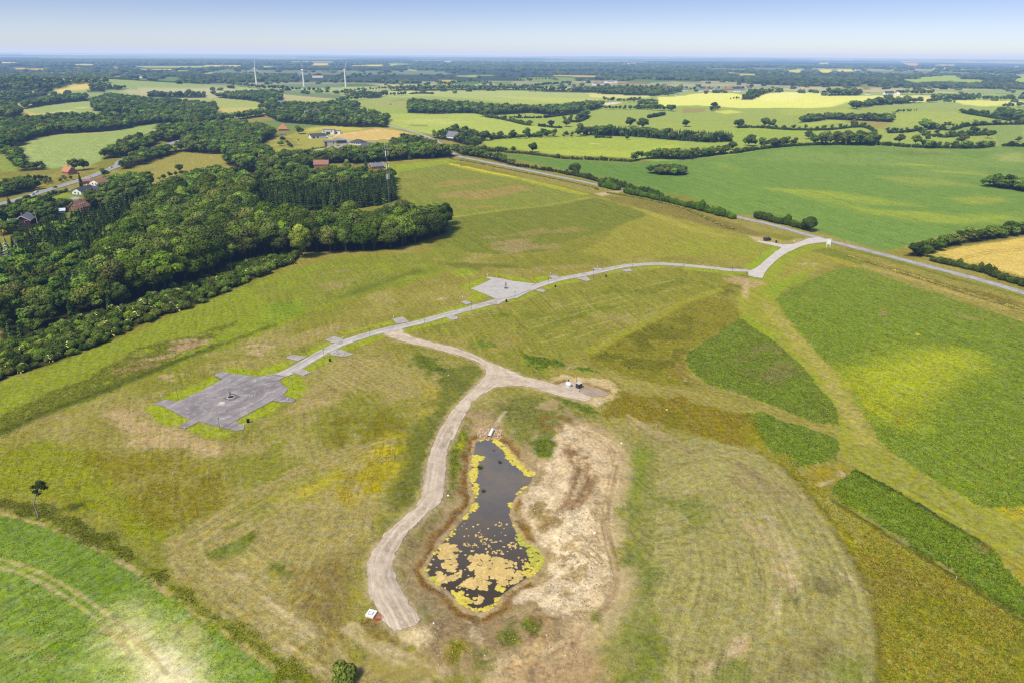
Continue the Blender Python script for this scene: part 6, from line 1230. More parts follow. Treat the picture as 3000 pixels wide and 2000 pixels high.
wood(cH((190, 900), (560, 760), (700, 820), (840, 890), (560, 960), (250, 1010)), 6.5, (4.5, 8), [(B_, 1)], 61, False); wood(cH((640, 1075), (1060, 1040), (1090, 1000), (960, 1010), (660, 1010)), 6.5, (4, 6.5), [(B_, .8), (C_, .2)], 62, False); wood(cH((520, 560), (900, 505), (1180, 440), (1150, 420), (900, 470), (700, 470), (540, 520)), 6, (2.5, 4.5), [(B_, 1)], 63, False)
wood(cH((1270, 780), (1500, 680), (1900, 640), (1900, 760), (1400, 900)), 6.5, (6, 10), [(B_, .9), (C_, .1)], 64, False); wood(cH((1480, 600), (1900, 575), (1900, 640), (1500, 660)), 6.5, (4, 7), [(B_, 1)], 65, False); wood(cH((0, 1010), (240, 960), (260, 1060), (120, 1120), (0, 1150)), 6.5, (5, 8), [(B_, 1)], 66, False)
def row(px, sp, hr, seed, wide=8):
    L = smooth_line(W(px), sp); rs = np.random.RandomState(seed)
    for x, y in L: TREES['broad'].append((x + rs.uniform(-1, 1) * wide * .4, y + rs.uniform(-1, 1) * wide, rs.uniform(*hr), rs.randint(1 << 30)))
for i, (f, pts, sp, hr) in enumerate(((f1, ((390, 405), (520, 420), (700, 440), (860, 440)), 10, (11, 16)), (f1, ((780, 440), (1000, 455), (1330, 470)), 13, (10, 15)), (f1, ((1340, 488), (1500, 492), (1660, 492)), 16, (9, 15)), (f1, ((1690, 500), (1850, 510), (2030, 520)), 9, (9, 15)), (f1, ((2050, 520), (2300, 512)), 12, (10, 14)), (f1, ((1680, 470), (2000, 445), (2352, 430)), 15, (7, 13)), (f1, ((1560, 565), (1740, 545)), 8, (8, 11)), (f1, ((140, 530), (400, 540), (560, 560)), 10, (11, 15)),
    (f2, ((0, 432), (480, 430), (700, 450), (1000, 455)), 12, (10, 16)), (f2, ((1040, 415), (1300, 425), (1600, 400), (1850, 380)), 13, (10, 16)), (f2, ((1020, 432), (1260, 452)), 12, (6, 12)), (f2, ((1380, 465), (1600, 455)), 14, (7, 14)), (f2, ((480, 380), (700, 360), (930, 380)), 16, (8, 14)), (f2, ((1250, 345), (1560, 330), (1700, 345)), 24, (8, 13)), (f2, ((300, 370), (480, 400)), 12, (10, 15)),
    (f3, ((0, 490), (280, 495), (480, 498), (660, 495)), 8, (9, 15)), (f3, ((660, 515), (780, 520), (900, 500)), 12, (8, 12)), (f3, ((90, 580), (280, 588), (480, 585)), 8, (9, 14)), (f3, ((100, 668), (320, 672), (420, 670)), 10, (6, 10)), (f3, ((440, 670), (560, 675), (700, 685), (860, 692)), 7, (9, 16)), (f3, ((580, 770), (680, 750), (770, 730)), 6, (5, 8)), (f3, ((1290, 690), (1400, 668)), 6, (7, 10)), (f3, ((0, 420), (560, 430), (700, 440), (1180, 460)), 14, (9, 15)), (f3, ((1180, 450), (1760, 440)), 20, (8, 14)), (f3, ((1540, 560), (1720, 548), (1840, 520), (1960, 480)), 8, (5, 10)),
    (f4, ((1300, 552), (1480, 560), (1760, 552)), 9, (12, 18)), (f4, ((1640, 715), (1850, 740), (2000, 765), (2352, 770)), 9, (7, 13)), (f4, ((2130, 655), (2352, 645)), 12, (10, 16)), (f4, ((840, 715), (1000, 695)), 10, (4, 7)), (f4, ((1030, 698), (1115, 690)), 9, (4, 6)), (f4, ((370, 665), (480, 640)), 9, (12, 18)), (f4, ((500, 650), (620, 625), (860, 610), (1010, 600), (1180, 595)), 9, (10, 17)), (f4, ((1240, 595), (1320, 590), (1520, 600)), 9, (6, 12)), (f4, ((930, 500), (1100, 505), (1290, 500)), 10, (14, 20)), (f4, ((1770, 565), (1900, 565), (2070, 568), (2230, 568)), 6, (12, 14)),
    (c3, ((430, 770), (560, 775), (730, 768)), 6, (8, 13)), (c3, ((920, 768), (1130, 766), (1330, 768)), 7, (12, 18)), (c3, ((1660, 785), (1900, 788), (2130, 778)), 6, (7, 11)), (c3, ((650, 655), (900, 662), (1240, 640)), 9, (5, 9)), (c3, ((1620, 690), (1850, 705), (2050, 695)), 8, (6, 11)), (c3, ((1430, 680), (1700, 655), (1900, 640), (2150, 625), (2352, 622)), 9, (5, 11)), (c2, ((1400, 705), (1620, 705), (1700, 700)), 9, (6, 14)), (c2, ((0, 470), (200, 445)), 14, (9, 14)), (c2, ((1000, 575), (1150, 600), (1300, 632)), 8, (5, 10)), (c2, ((1540, 600), (1620, 600), (1700, 560)), 8, (8, 14)), (c2, ((1820, 520), (1960, 522), (2010, 520)), 8, (6, 10)), (c2, ((2030, 520), (2280, 530)), 7, (5, 11)), (c2, ((1030, 728), (1380, 712)), 8, (5, 10)),
    (c1, ((1800, 520), (2000, 505), (2352, 500)), 9, (10, 15)), (c1, ((0, 625), (100, 640), (200, 700)), 9, (10, 14)), (c1, ((60, 830), (110, 870), (150, 930)), 7, (7, 11)))):
    row(f(*pts), sp, hr, 300 + i)

def by_size(L): return sorted(L, key=lambda t: -t[2] / math.hypot(t[0], t[1]))
def lone_label(kind): return kind
# near, countable trees as things with trunk and crown; the masses behind as woodland
REST = []
WOODLAB = {'broad': 'dark green broadleaf tree among the crowded crowns of the wood left of the estate', 'coni': 'dark narrow conifer packed among other conifers at the wood'}
def do_kind(kind, name, cat, group, models, lab, lim, tall):
    L = by_size(TREES[kind])
    for x, y, h, v in L[:lim]:
        rs = random.Random(v); d = math.hypot(x, y)
        place(models[rs.randrange(len(models))], name, lab, cat, group, x, y, h / tall * rs.uniform(.88, 1.38), rs.uniform(0, 6.28), True, h / tall * 1.05, -.06 * h)
    REST.extend((kind, *t) for t in L[lim:])
do_kind('broad', 'broadleaf_tree', 'tree', 'broadleaf trees of the near wood', BROAD + [BROAD[1], BROAD[3], BROAD[4]], 'leafy broadleaf tree crowded among the rounded crowns of the wood beside the meadow slope', 298, 18.0)
do_kind('coni', 'conifer_tree', 'conifer', 'conifers of the near wood', CONI, 'dark pointed conifer standing close among other conifers in the wood below the houses', 290, 14.0)
def merge_rest(name, L, label, lod):
    g = Geo()
    packs = {}
    for mset, key in ((MIDB, 'broad'), (MIDC, 'coni')):
        for m in mset:
            me = m[0]; n = len(me.vertices); V = np.empty(n * 3, np.float32); me.vertices.foreach_get('co', V); Cc = np.empty(n * 4, np.float32); me.attributes['Col'].data.foreach_get('color', Cc)
            T = np.empty(len(me.loops), np.int32); me.loops.foreach_get('vertex_index', T)
            packs.setdefault(key, []).append((V.reshape(-1, 3), T.reshape(-1, 3), Cc.reshape(-1, 4)[:, :3]))
    for kind, x, y, h, v in L:
        rs = random.Random(v); p = packs[kind][rs.randrange(len(packs[kind]))]; s = h / (18.0 if kind == 'broad' else 14.0); a = rs.uniform(0, 6.28); s2 = s * rs.uniform(.95, 1.2)
        V = p[0] @ np.array([[math.cos(a), math.sin(a), 0], [-math.sin(a), math.cos(a), 0], [0, 0, 1]]) * [s2, s2, s] + [x, y, hz(x, y)]
        g.add(V, p[1], p[2] * rs.uniform(.6, 1.35) * np.array([rs.uniform(.85, 1.2), 1, rs.uniform(.8, 1.1)]))
    tag(obj(name, g.mesh(name, M_leaf)), label, kind='stuff')
merge_rest('woodland', REST, 'woods and tree belts reaching back across the hills', 0)

# shrub belt along the foot of the wood
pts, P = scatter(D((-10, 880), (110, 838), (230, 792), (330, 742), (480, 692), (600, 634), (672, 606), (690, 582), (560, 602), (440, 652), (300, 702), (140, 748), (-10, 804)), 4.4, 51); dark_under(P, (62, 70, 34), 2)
pts = sorted(map(tuple, pts), key=lambda p: math.hypot(*p))
SG = Geo()
for i, (x, y) in enumerate(pts):
    rs = random.Random(i * 7 + 3); s = rs.uniform(.75, 1.35); k = rs.randrange(5)
    if i < 290: place(SHRUB[k], 'shrub', 'dense green shrub in the scrub belt below the wood' if k != 3 else 'green shrub with creamy blossom in the scrub belt below the wood', 'shrub', 'shrubs in the belt below the wood' if k != 3 else 'blossoming shrubs in the belt below the wood', x, y, s, rs.uniform(0, 6.28), False)
    else: REST2 = None
rest = pts[290:]
if rest:
    g = Geo()
    for i, (x, y) in enumerate(rest):
        me = SHRUB[i % 5]; n = len(me.vertices); V = np.empty(n * 3, np.float32); me.vertices.foreach_get('co', V); Cc = np.empty(n * 4, np.float32); me.attributes['Col'].data.foreach_get('color', Cc); T = np.empty(len(me.loops), np.int32); me.loops.foreach_get('vertex_index', T)
        rs = random.Random(i); s = rs.uniform(.7, 1.2); g.add(V.reshape(-1, 3) * s + [x, y, hz(x, y)], T.reshape(-1, 3), Cc.reshape(-1, 4)[:, :3] * rs.uniform(.7, 1.2))
    tag(obj('undergrowth', g.mesh('undergrowth', M_bush)), 'low scrub at the top end of the shrub belt', kind='stuff')

# hedges: one thing per hedge
def hedge(line_px, h, w_, label, seed, base=G_DARK, step=1.5, per=34, size=.5, var=.35, gaps=0.0, name='hedge', cat='hedge', group=None):
    rs = np.random.RandomState(seed); L = smooth_line(W(line_px), step); d = np.hypot(*L.mean(0))
    if d > 700: L = L[::2]; per = int(per * .7); size *= 1.7
    g = Geo(); L0 = L[0]; z0 = hz(*L0)
    if d > 330 and base in (G_DARK, G_MID): h, w_, var = h * 1.3, w_ * 1.35, .6
    for x, y in L:
        if rs.random() < gaps: continue
        hh = h * (1 - var + 2 * var * fbm(np.array([x / 7]), np.array([y / 7]), seed, 3)[0]) ; r = w_ * .5 * rs.uniform(.75, 1.2)
        if rs.random() < .16 and base in (G_DARK, G_MID): hh *= 1.45; r *= 1.15
        ox, oy = rs.uniform(-.3, .3, 2) * w_ * .5
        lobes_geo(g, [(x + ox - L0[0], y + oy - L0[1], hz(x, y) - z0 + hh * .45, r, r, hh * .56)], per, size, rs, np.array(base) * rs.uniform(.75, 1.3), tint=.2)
    o = obj(name, g.mesh(name, M_bush), None, (L0[0], L0[1], z0)); tag(o, label, cat, group); return o
hedge(c2((1205, 915), (1300, 925), (1420, 945), (1540, 965)), 3.0, 3.4, 'low green hedge beside the main road, left of the lone roadside tree', 61)
hedge(c2((1540, 968), (1660, 990), (1780, 1020), (1900, 1046), (1960, 1062)), 3.2, 3.6, 'roadside hedge running from the lone tree to the meadow gateway', 62)
hedge(c2((1792, 1052), (1840, 1066), (1902, 1078)), 5.0, 5.5, 'thick rounded hedge end on the meadow side of the road at the gateway', 63, G_MID)
hedge(c2((1958, 1098), (2060, 1120), (2200, 1150), (2352, 1186), (2500, 1225), (2640, 1262), (2700, 1275)), 4.0, 4.4, 'tall leafy hedge hiding the main road beyond the gateway', 64, G_MID)
hedge(c2((1962, 1058), (2050, 1078), (2190, 1108)), 3.0, 3.4, 'short hedge strip on the field side of the road past the gateway', 65)
hedge(c3((500, 1268), (600, 1292), (720, 1318), (850, 1352)), 4.2, 5.0, 'dark hedge beside the road ending in a round tree near the junction', 66, G_DARK)
hedge(c6((1720, 270), (1800, 292), (1930, 322), (2050, 350), (2200, 400), (2352, 448), (2500, 495)), 3.2, 3.6, 'dark clipped hedge between the ripe barley field and the road', 67, G_DARK)
hedge(c2((1130, 818), (1280, 830), (1500, 858), (1700, 868), (2000, 882)), 2.8, 3.4, 'long thin hedge dividing the pale field from the green field', 68)
hedge(c2((960, 805), (1040, 812), (1125, 812)), 5.0, 6, 'bushy hedge end behind the roadside trees', 69, G_MID)
hedge(c2((1030, 728), (1200, 715), (1380, 708)), 3.6, 5, 'short hedge with trees behind the pale field', 70)
hedge(c3((340, 825), (600, 788), (900, 768), (1300, 766), (1600, 783), (2000, 790), (2130, 775)), 3.6, 5, 'long dark hedge along the top of the wide green field', 71)
hedge(c3((2210, 775), (2352, 778), (2500, 780)), 4, 5, 'dark hedge at the far right edge of the green field', 72)
hedge(c3((380, 650), (520, 648), (700, 662), (830, 665), (1000, 664), (1230, 645), (1330, 680)), 3.2, 4.5, 'curving dark hedge below the rolling bright field', 73)
hedge(c3((1420, 685), (1540, 680), (1700, 660), (1850, 665), (1950, 640), (2100, 630), (2352, 625)), 3.6, 5, 'dark hedge winding up to the right between pale fields', 74)
hedge(c3((1650, 700), (1800, 715), (1920, 705), (2060, 700), (2150, 690)), 4, 5, 'short hedge around the small pale field at right', 75)
hedge(c3((1930, 545), (2000, 560), (2120, 580), (2250, 600)), 5, 6, 'dark bushy hedge climbing the pale hill at the far right', 76)
hedge(c2((1000, 575), (1100, 590), (1250, 625), (1300, 632)), 3.5, 5, 'hedge of small trees stepping across the middle fields', 77)
hedge(c2((1160, 580), (1270, 582), (1380, 580)), 3, 4, 'short row of bushes in the middle field', 78); hedge(c2((1400, 580), (1520, 565), (1650, 550)), 3.2, 4, 'curved bush row below the long wood', 79)
hedge(c2((1360, 638), (1430, 645), (1520, 650)), 3.2, 4.5, 'low bush row beside the round field tree', 80); hedge(c2((1540, 600), (1620, 610), (1700, 580)), 4, 5, 'bushes at the corner of the middle fields', 81)
hedge(c2((2115, 580), (2170, 572), (2225, 560)), 3.6, 5, 'bush clump on the pale slope', 82); hedge(c2((1750, 718), (1800, 716), (1860, 720)), 2.5, 4, 'small dark bush row before the conifer belt', 83)
hedge(cH((680, 745), (860, 680), (1030, 640)), 2.2, 2.6, 'clipped garden hedge between the highway and the white house', 84, G_MID, 1.2, 30, .4, .12)
hedge(cH((580, 985), (800, 905), (1030, 890)), 1.6, 2.6, 'bright yellow clipped hedge behind the brick house', 85, (.20, .22, .02), 1.2, 30, .4, .15)
hedge(cH((450, 480), (520, 465), (700, 440)), 3, 3, 'clipped hedge round the orange roofed house plot', 86); hedge(c2((480, 415), (560, 412), (630, 415)), 4, 9, 'low bush clump on the far pale field', 87)
hedge(cB((465, 640), (540, 620), (690, 600)), 1.5, 1.6, 'low dark hedge below the glazed house', 88); hedge(c2((1840, 1098), (1900, 1105), (2100, 1140), (2352, 1200), (2600, 1310), (2700, 1345)), 1.0, 4.0, 'strip of rough tall weeds along the meadow side of the road', 89, (.15, .15, .06), 1.6, 26, .45, .4, name='weed_strip', cat='weeds')
hedge(c2((735, 855), (800, 868), (950, 893), (1150, 935), (1400, 985), (1700, 1050), (1770, 1075)), 0.6, 4, 'rough grassy bank between the yellow flower strip and the road', 90, (.19, .175, .08), 1.8, 22, .45, .4, name='weed_strip', cat='weeds')
hedge(c6((1150, 235), (1350, 300), (1600, 375), (1900, 470), (2200, 565), (2400, 620)), 0.55, 5, 'dry rough weeds on the bank below the main road', 91, (.20, .18, .085), 1.6, 22, .4, .4, name='weed_strip', cat='weeds')

# trees one can pick out
def lone(px, h, label, model, rz=0.0, wide=1.0, tall=18.0, cat='tree', name='field_tree', group=None):
    x, y = at([px])[0][:2]; s = h / tall; return place(model, name, label, cat, group, x, y, s * wide, rz, True, s * 1.08, -.08 * h)
lone(c2((1605, 968))[0], 12, 'round dark lone tree standing in the hedge beside the main road', BROAD[3], .4, 1.15)
lone(c2((1320, 815))[0], 12, 'spreading dark tree in the hedge below the pale field', BROAD[0], 1.1, 1.2)
lone(c2((1185, 815))[0], 7, 'small round tree left of the spreading hedge tree', BROAD[1], 2.0, 1.2)
lone(c3((872, 1358))[0], 10, 'round dark tree ending the hedge near the estate junction', BROAD[3], 2.4, 1.25)
lone(D((695, 592))[0], 20, 'tall bright green tree standing proud at the edge of the wood', BRIGHT[0], .3, .95)
lone(D((795, 580))[0], 16, 'pale green upright tree at the edge of the wood by the meadow', BRIGHT[1], 1.3, 1)
lone(D((465, 640))[0], 13, 'light green tree low in front of the dark wood', BRIGHT[1], 2.3, 1.1)
lone(D((175, 628))[0], 11, 'yellow green round tree in the lower left of the wood', BRIGHT[0], 4.3, 1.2)
lone(D((955, 548))[0], 15, 'bright leafy tree at the corner of the wood below the mast', BRIGHT[0], 3.3, 1.2)
for i, (p, h) in enumerate(((D((160, 668))[0], 10), (D((178, 670))[0], 12), (D((192, 662))[0], 10.5), (D((22, 592))[0], 14), (D((44, 588))[0], 12), (D((6, 590))[0], 13))):
    lone(p, h, 'silvery blue spruce in the small group low in the wood' if i < 3 else 'silvery blue spruce at the left edge of the wood', BLUE[i % 2], i, 1.15, 14.0, 'conifer', 'blue_spruce', 'blue spruces in the wood' if i < 3 else 'blue spruces at the left edge')
lone(cH((85, 1255))[0], 8.5, 'golden cone shaped conifer beside the dark red house', GOLD[0], 0, 1.2, 14, 'conifer', 'golden_conifer')
lone(cH((1405, 500))[0], 6.5, 'orange yellow shrubby tree beside the red roofed bungalow', GOLD[0], 1, 1.3, 14, 'conifer', 'golden_conifer')
lone(cH((1255, 580))[0], 16, 'tall dark column conifer by the highway next to the white house', CONI[2], 1, .8, 14, 'conifer', 'column_conifer')
lone(cH((805, 1180))[0], 9, 'flat topped spreading tree on the lawn in front of the brick house', BROAD[0], 1, 1.7)
lone(cH((640, 790))[0], 5, 'light green dome shaped garden tree by the highway hedge', BRIGHT[0], 1, 1.8)
lone(cH((2030, 620))[0], 13, 'dark broad tree at the lower corner of the dry meadow', BROAD[0], 1, 1.25); lone(cH((2190, 560))[0], 14, 'tall light tree at the lower corner of the dry meadow', BRIGHT[1], 1, 1.1)
lone(cH((1600, 410))[0], 8, 'round bush tree beside the highway above the red roofed bungalow', BROAD[1], 1, 1.3); lone(cH((1150, 320))[0], 13, 'large dark domed tree behind the orange roofed house', BROAD[4], 1, 1.3); lone(cH((1290, 300))[0], 11, 'grey green tree right of the dark domed tree', BROAD[5], 2, 1.2)
lone(cH((155, 860))[0], 8, 'dark upright tree at the lower end of the highway', CONI[1], 1, 1.4, 14)
for i, (x, y, h) in enumerate(((1240, 950, 8), (1170, 985, 5), (1210, 975, 4.5), (1130, 1000, 4.5), (1100, 1010, 4), (1250, 970, 4.5))):
    lone(c1((x, y))[0], h, 'round bush in the clump at the middle of the dry meadow', BROAD[i % 6], i, 1.25, group='bushes in the middle of the dry meadow', cat='bush', name='meadow_bush')
for i, (x, y, h, m) in enumerate(((920, 790, 15, 3), (990, 735, 14, 0), (1180, 715, 12, 2), (1280, 705, 12, 1), (1415, 712, 10, 0), (1095, 720, 10, 1), (1460, 712, 7, 4), (1530, 712, 5, 4), (1555, 705, 6, 1), (1585, 712, 4, 5), (1970, 728, 6, 0), (975, 570, 12, 3), (1445, 640, 11, 0), (1225, 580, 8, 1), (1500, 650, 5, 4), (1680, 710, 4, 1), (1550, 640, 13, 5), (1990, 640, 16, 0), (2075, 650, 17, 3), (1650, 700, 17, 1), (1750, 695, 15, 4), (1850, 695, 15, 1), (1990, 520, 9, 0), (105, 500, 10, 0), (35, 410, 14, 3), (310, 428, 12, 1), (365, 425, 10, 0), (415, 425, 11, 1), (1300, 330, 16, 0), (1450, 385, 14, 0), (1920, 520, 8, 1), (340, 490, 3, 0))):
    lone(c2((x, y))[0], h, 'dark rounded tree standing in the hedges and pale fields beyond the road', BROAD[m], i, 1.35, group='trees dotted about the fields beyond the road', name='hedgerow_tree')
for i, (x, y, h, m) in enumerate(((215, 515, 15, 0), (385, 645, 14, 3), (565, 640, 15, 0), (620, 645, 13, 1), (20, 640, 12, 0), (865, 725, 12, 1), (1175, 640, 12, 5), (1200, 520, 16, 0), (1280, 500, 16, 1), (1345, 490, 20, 0), (1660, 660, 20, 4), (1490, 755, 13, 5), (1600, 765, 14, 4), (980, 765, 18, 5), (1060, 765, 17, 1), (1130, 765, 19, 5), (1220, 765, 19, 0), (1290, 765, 17, 1), (470, 750, 12, 0), (540, 780, 11, 1), (620, 785, 13, 0), (690, 775, 12, 3), (770, 768, 10, 1), (2000, 700, 14, 0), (1920, 760, 15, 5), (2100, 720, 13, 4), (2190, 560, 16, 0), (1715, 470, 9, 0), (340, 800, 11, 0), (390, 820, 7, 4), (2310, 745, 8, 5), (1680, 735, 8, 1))):
    lone(c3((x, y))[0], h, 'rounded tree standing in the hedges of the rolling fields at right', BROAD[m], i, 1.3, group='trees dotted about the rolling fields at right', name='hedgerow_tree')
for i, (x, y, h, m) in enumerate(((1120, 445, 18, 3), (1240, 440, 18, 0), (1340, 440, 17, 1), (1310, 425, 18, 5), (1040, 445, 14, 0), (1560, 430, 14, 1), (1950, 610, 14, 4), (2060, 690, 12, 1), (1950, 740, 7, 5), (1995, 780, 6, 1), (1930, 770, 6, 4), (2060, 580, 14, 4), (2020, 850, 8, 1))):
    lone(c1((x, y))[0], h, 'rounded tree among the fields and houses in the left distance', BROAD[m], i, 1.35, group='trees among the left hand fields', name='hedgerow_tree')
for i, (x, y, h, m) in enumerate(((0, 640, 15, 0), (80, 640, 14, 1), (50, 630, 13, 0))):
    lone(c2((x + 20, y))[0], h, 'bright yellow green tree by the dry field above the new houses', BRIGHT[0], i, 1.2, group='bright trees above the new houses', name='bright_tree')
lone(cB((1930, 480))[0], 12, 'slender light green tree left of the grey roofed farmhouse', BRIGHT[1], 1, .9); lone(cB((2030, 495))[0], 14, 'broad pointed tree beside the grey roofed farmhouse', CONI[1], 1, 1.4, 14); lone(cB((2170, 440))[0], 15, 'dark round tree behind the grey roofed farmhouse', BROAD[0], 1, 1.1); lone(cB((2280, 450))[0], 13, 'dark round tree right behind the grey roofed farmhouse', BROAD[3], 1, 1)
lone(cB((640, 800))[0], 10, 'dark purple leaved tree behind the red roofed house', BROAD[0], 1, 1.3); lone(cB((1150, 850))[0], 13, 'dark columnar conifer beside the brick house with grey roof', CONI[0], 1, 1.1, 14, 'conifer', 'column_conifer'); lone(cB((925, 860))[0], 11, 'light green tree right of the red roofed house', BRIGHT[0], 2, 1.1)
lone(cB((390, 440))[0], 10, 'round green tree on the lawn right of the orange roofed house', BROAD[4], 2, 1.3); lone(cB((330, 720))[0], 9, 'small pointed tree below the path to the new houses', CONI[1], 2, 1.4, 14)
for i, (x, y, h) in enumerate(((180, 575, 6), (245, 560, 5), (290, 600, 5), (370, 525, 3), (170, 560, 5))): lone(cB((x, y))[0], h, 'small fruit tree on the slope left of the glazed house', BROAD[(4, 1, 5)[i % 3]], i, 1.2, group='small trees on the slope by the new houses', name='small_tree')
for i, (x, y, h) in enumerate(((1600, 235, 9), (1680, 245, 7.5), (1760, 200, 8), (2000, 130, 7), (2130, 105, 9), (2250, 90, 10))): lone(c6((x, y))[0], h, 'bushy tree in the belt beside the ripe barley field', BROAD[i % 5], i, 1.2, group='trees beside the barley field', name='belt_tree')
# the bare stemmed tree at lower left
def bare_tree():
    b = pt(*c7((252, 480))[0]); top = 12.5; rs = np.random.RandomState(4)
    r = empty('bare_stemmed_tree', b); tag(r, 'tall thin tree with bare pale stem and small tuft of leaves at top', 'tree')
    g = Geo(); taper(g, [(0, 0, -.3), (.15, 0, 2), (-.15, 0, 4), (.7, .1, 6.3), (1.9, .1, 8.4), (2.6, 0, 9.8)], (.24, .2, .18, .16, .13, .06), (.3, .26, .2), 8)
    for a, z, l in ((.3, 7.4, 2.2), (2.6, 8, 2.0), (4.4, 8.6, 1.7), (5.4, 7.9, 2.3), (1.5, 9.3, 1.3), (3.4, 1.0, .9)): taper(g, [(z * .3 - 1.0, .1, z - .6), (z * .3 - .8 + math.cos(a) * l * .5, math.sin(a) * l * .5, z), (z * .3 - .6 + math.cos(a) * l * .8, math.sin(a) * l * .8, z + .6)], (.09, .06, .02), (.3, .26, .2), 5)
    obj('trunk', g.mesh('trunk', M_palebark), r)
    g = Geo(); L = [(2.7, 0, 9.9, .8, .7, .6)]
    for a, d, z in ((0, 1.9, 10.0), (.9, 1.4, 10.7), (1.8, 1.3, 10.9), (2.7, 1.8, 9.9), (3.5, 1.6, 10.4), (4.3, 1.4, 9.5), (5.2, 1.9, 9.2), (5.8, 1.8, 10.6), (.4, .6, 11.6), (2.2, .7, 11.3)): L.append((2.6 + math.cos(a) * d * .8, math.sin(a) * d * .8, z - .6, rs.uniform(.5, .85), rs.uniform(.5, .85), rs.uniform(.4, .55)))
    lobes_geo(g, L, 70, .34, rs, (.035, .060, .022), core=.7); obj('crown', g.mesh('crown', M_leaf), r)
bare_tree()
x, y = at([Q((20, 1545))[0]])[0][:2]; place(SHRUB[4], 'meadow_bush', 'bright green bush at the bottom edge left of the track end', 'bush', None, x, y, 1.15, 1.0, False)
# reeds in the pond
def reeds(px, label, n, h, spread, col):
    b = on_plane([px], WATER_Z)[0]; rs = np.random.RandomState(int(px[0])); g = Geo()
    for k in range(n):
        a = rs.uniform(0, 6.28); d = spread * math.sqrt(rs.random()); x, y = d * math.cos(a), d * math.sin(a); l = h * rs.uniform(.5, 1.1); t = rs.normal(size=2) * .22 * l; w_ = .05; c = math.cos(a + 1), math.sin(a + 1)
        V = np.array([(x - c[0] * w_, y - c[1] * w_, -.1), (x + c[0] * w_, y + c[1] * w_, -.1), (x + t[0], y + t[1], l)]); g.add(V, np.array([(0, 1, 2)]), np.tile(np.array(col) * rs.uniform(.6, 1.3), (3, 1)))
    tag(obj('reed_clump', g.mesh('reed_clump', M_bush), None, (b[0], b[1], WATER_Z)), label, 'reeds')
reeds(Q((797, 335))[0], 'fresh green reed clump standing in the water by the left bank', 90, 1.7, .75, (.07, .11, .03)); reeds(Q((815, 470))[0], 'thin dark reed clump by the left bank halfway down the pond', 45, 1.5, .6, (.04, .06, .02)); reeds(Q((912, 305))[0], 'sparse dark reed clump in the open water of the pond', 40, 1.4, .6, (.03, .04, .018)); reeds(Q((875, 235))[0], 'few dark stems near the pipe end of the pond', 14, .9, .4, (.03, .04, .018))

# ------------------------------------------------------------------ far woods over the plain
def far_woods():
    rs = np.random.RandomState(77); g = Geo(); cols = np.array([(.030, .046, .026), (.038, .056, .028), (.034, .052, .030), (.050, .070, .034)])
    X, Y, S = [], [], []
    for r0, r1, sp in ((2300, 3200, 26), (3200, 4600, 36), (4600, 7000, 54), (7000, 11000, 90)):
        n = int(1.62 * (r1 * r1 - r0 * r0) / 2 / sp ** 2)
        a = rs.uniform(R(-46), R(46), n); r = np.sqrt(rs.uniform(r0 * r0, r1 * r1, n)); X.append(r * np.sin(a)); Y.append(r * np.cos(a)); S.append(np.full(n, sp / 26.0))
    X, Y, S = map(np.concatenate, (X, Y, S)); 
    def cell(seed, sx, sy, ang):
        u = X * math.cos(ang) + Y * math.sin(ang); v = -X * math.sin(ang) + Y * math.cos(ang); u = u + 60 * (vn(X / 300, Y / 300, seed) - .5); v = v + 60 * (vn(X / 260, Y / 260, seed + 1) - .5)
        j = np.floor(v / sy); return np.minimum((_hash(np.floor(u / sx + .37 * j), j, seed) * 7.6).astype(int), 8)
    cid = np.where(np.hypot(X, Y) > 8500, cell(75, 4200, 3600, .1), cell(71, 1500, 1100, .25)); R0 = np.hypot(X, Y)
    dark = np.isin(cid, (0, 1, 3, 4, 6)); edge = R0 + 900 * (vn(X / 900, Y / 900, 81) - .5) > 3150
    k = (dark & edge) | (rs.random(len(X)) < .05)
    for P in FARP:
        hid = np.zeros(len(X), bool)
        for q in (1.0, 1.035, 1.07, 1.10): hid |= sdist(X * q, Y * q, P) > 0
        k &= ~hid
    X, Y, S = X[k], Y[k], S[k]; Z = height(X, Y); n = len(X); base = ICO1 if False else ico(1)
    bv, bt = base; m = len(bv)
    sc = np.column_stack([S, S, S * .55 + .45]) * rs.uniform(.75, 1.3, (n, 3)) * [9.5, 9.5, 6.0]
    V = (bv[None] * (1 + .22 * rs.normal(size=(n, m, 1)))) * sc[:, None, :] + np.stack([X, Y, Z + 4.5], 1)[:, None, :]
    T = (bt[None] + (np.arange(n) * m)[:, None, None]).reshape(-1, 3)
    tone_ = .7 + .7 * fbm(X / 500, Y / 500, 31, 3)
    Cc = cols[rs.randint(0, 4, n)] * (tone_ * rs.uniform(.7, 1.3, n))[:, None]; Cc = np.repeat(Cc, m, 0) * rs.uniform(.75, 1.25, (n * m, 1))
    tag(obj('distant_woods', np_mesh('distant_woods', V.reshape(-1, 3), T, M_leaf, Cc)), 'dark blue green woods stretching across the plain to the horizon', kind='stuff')
far_woods()
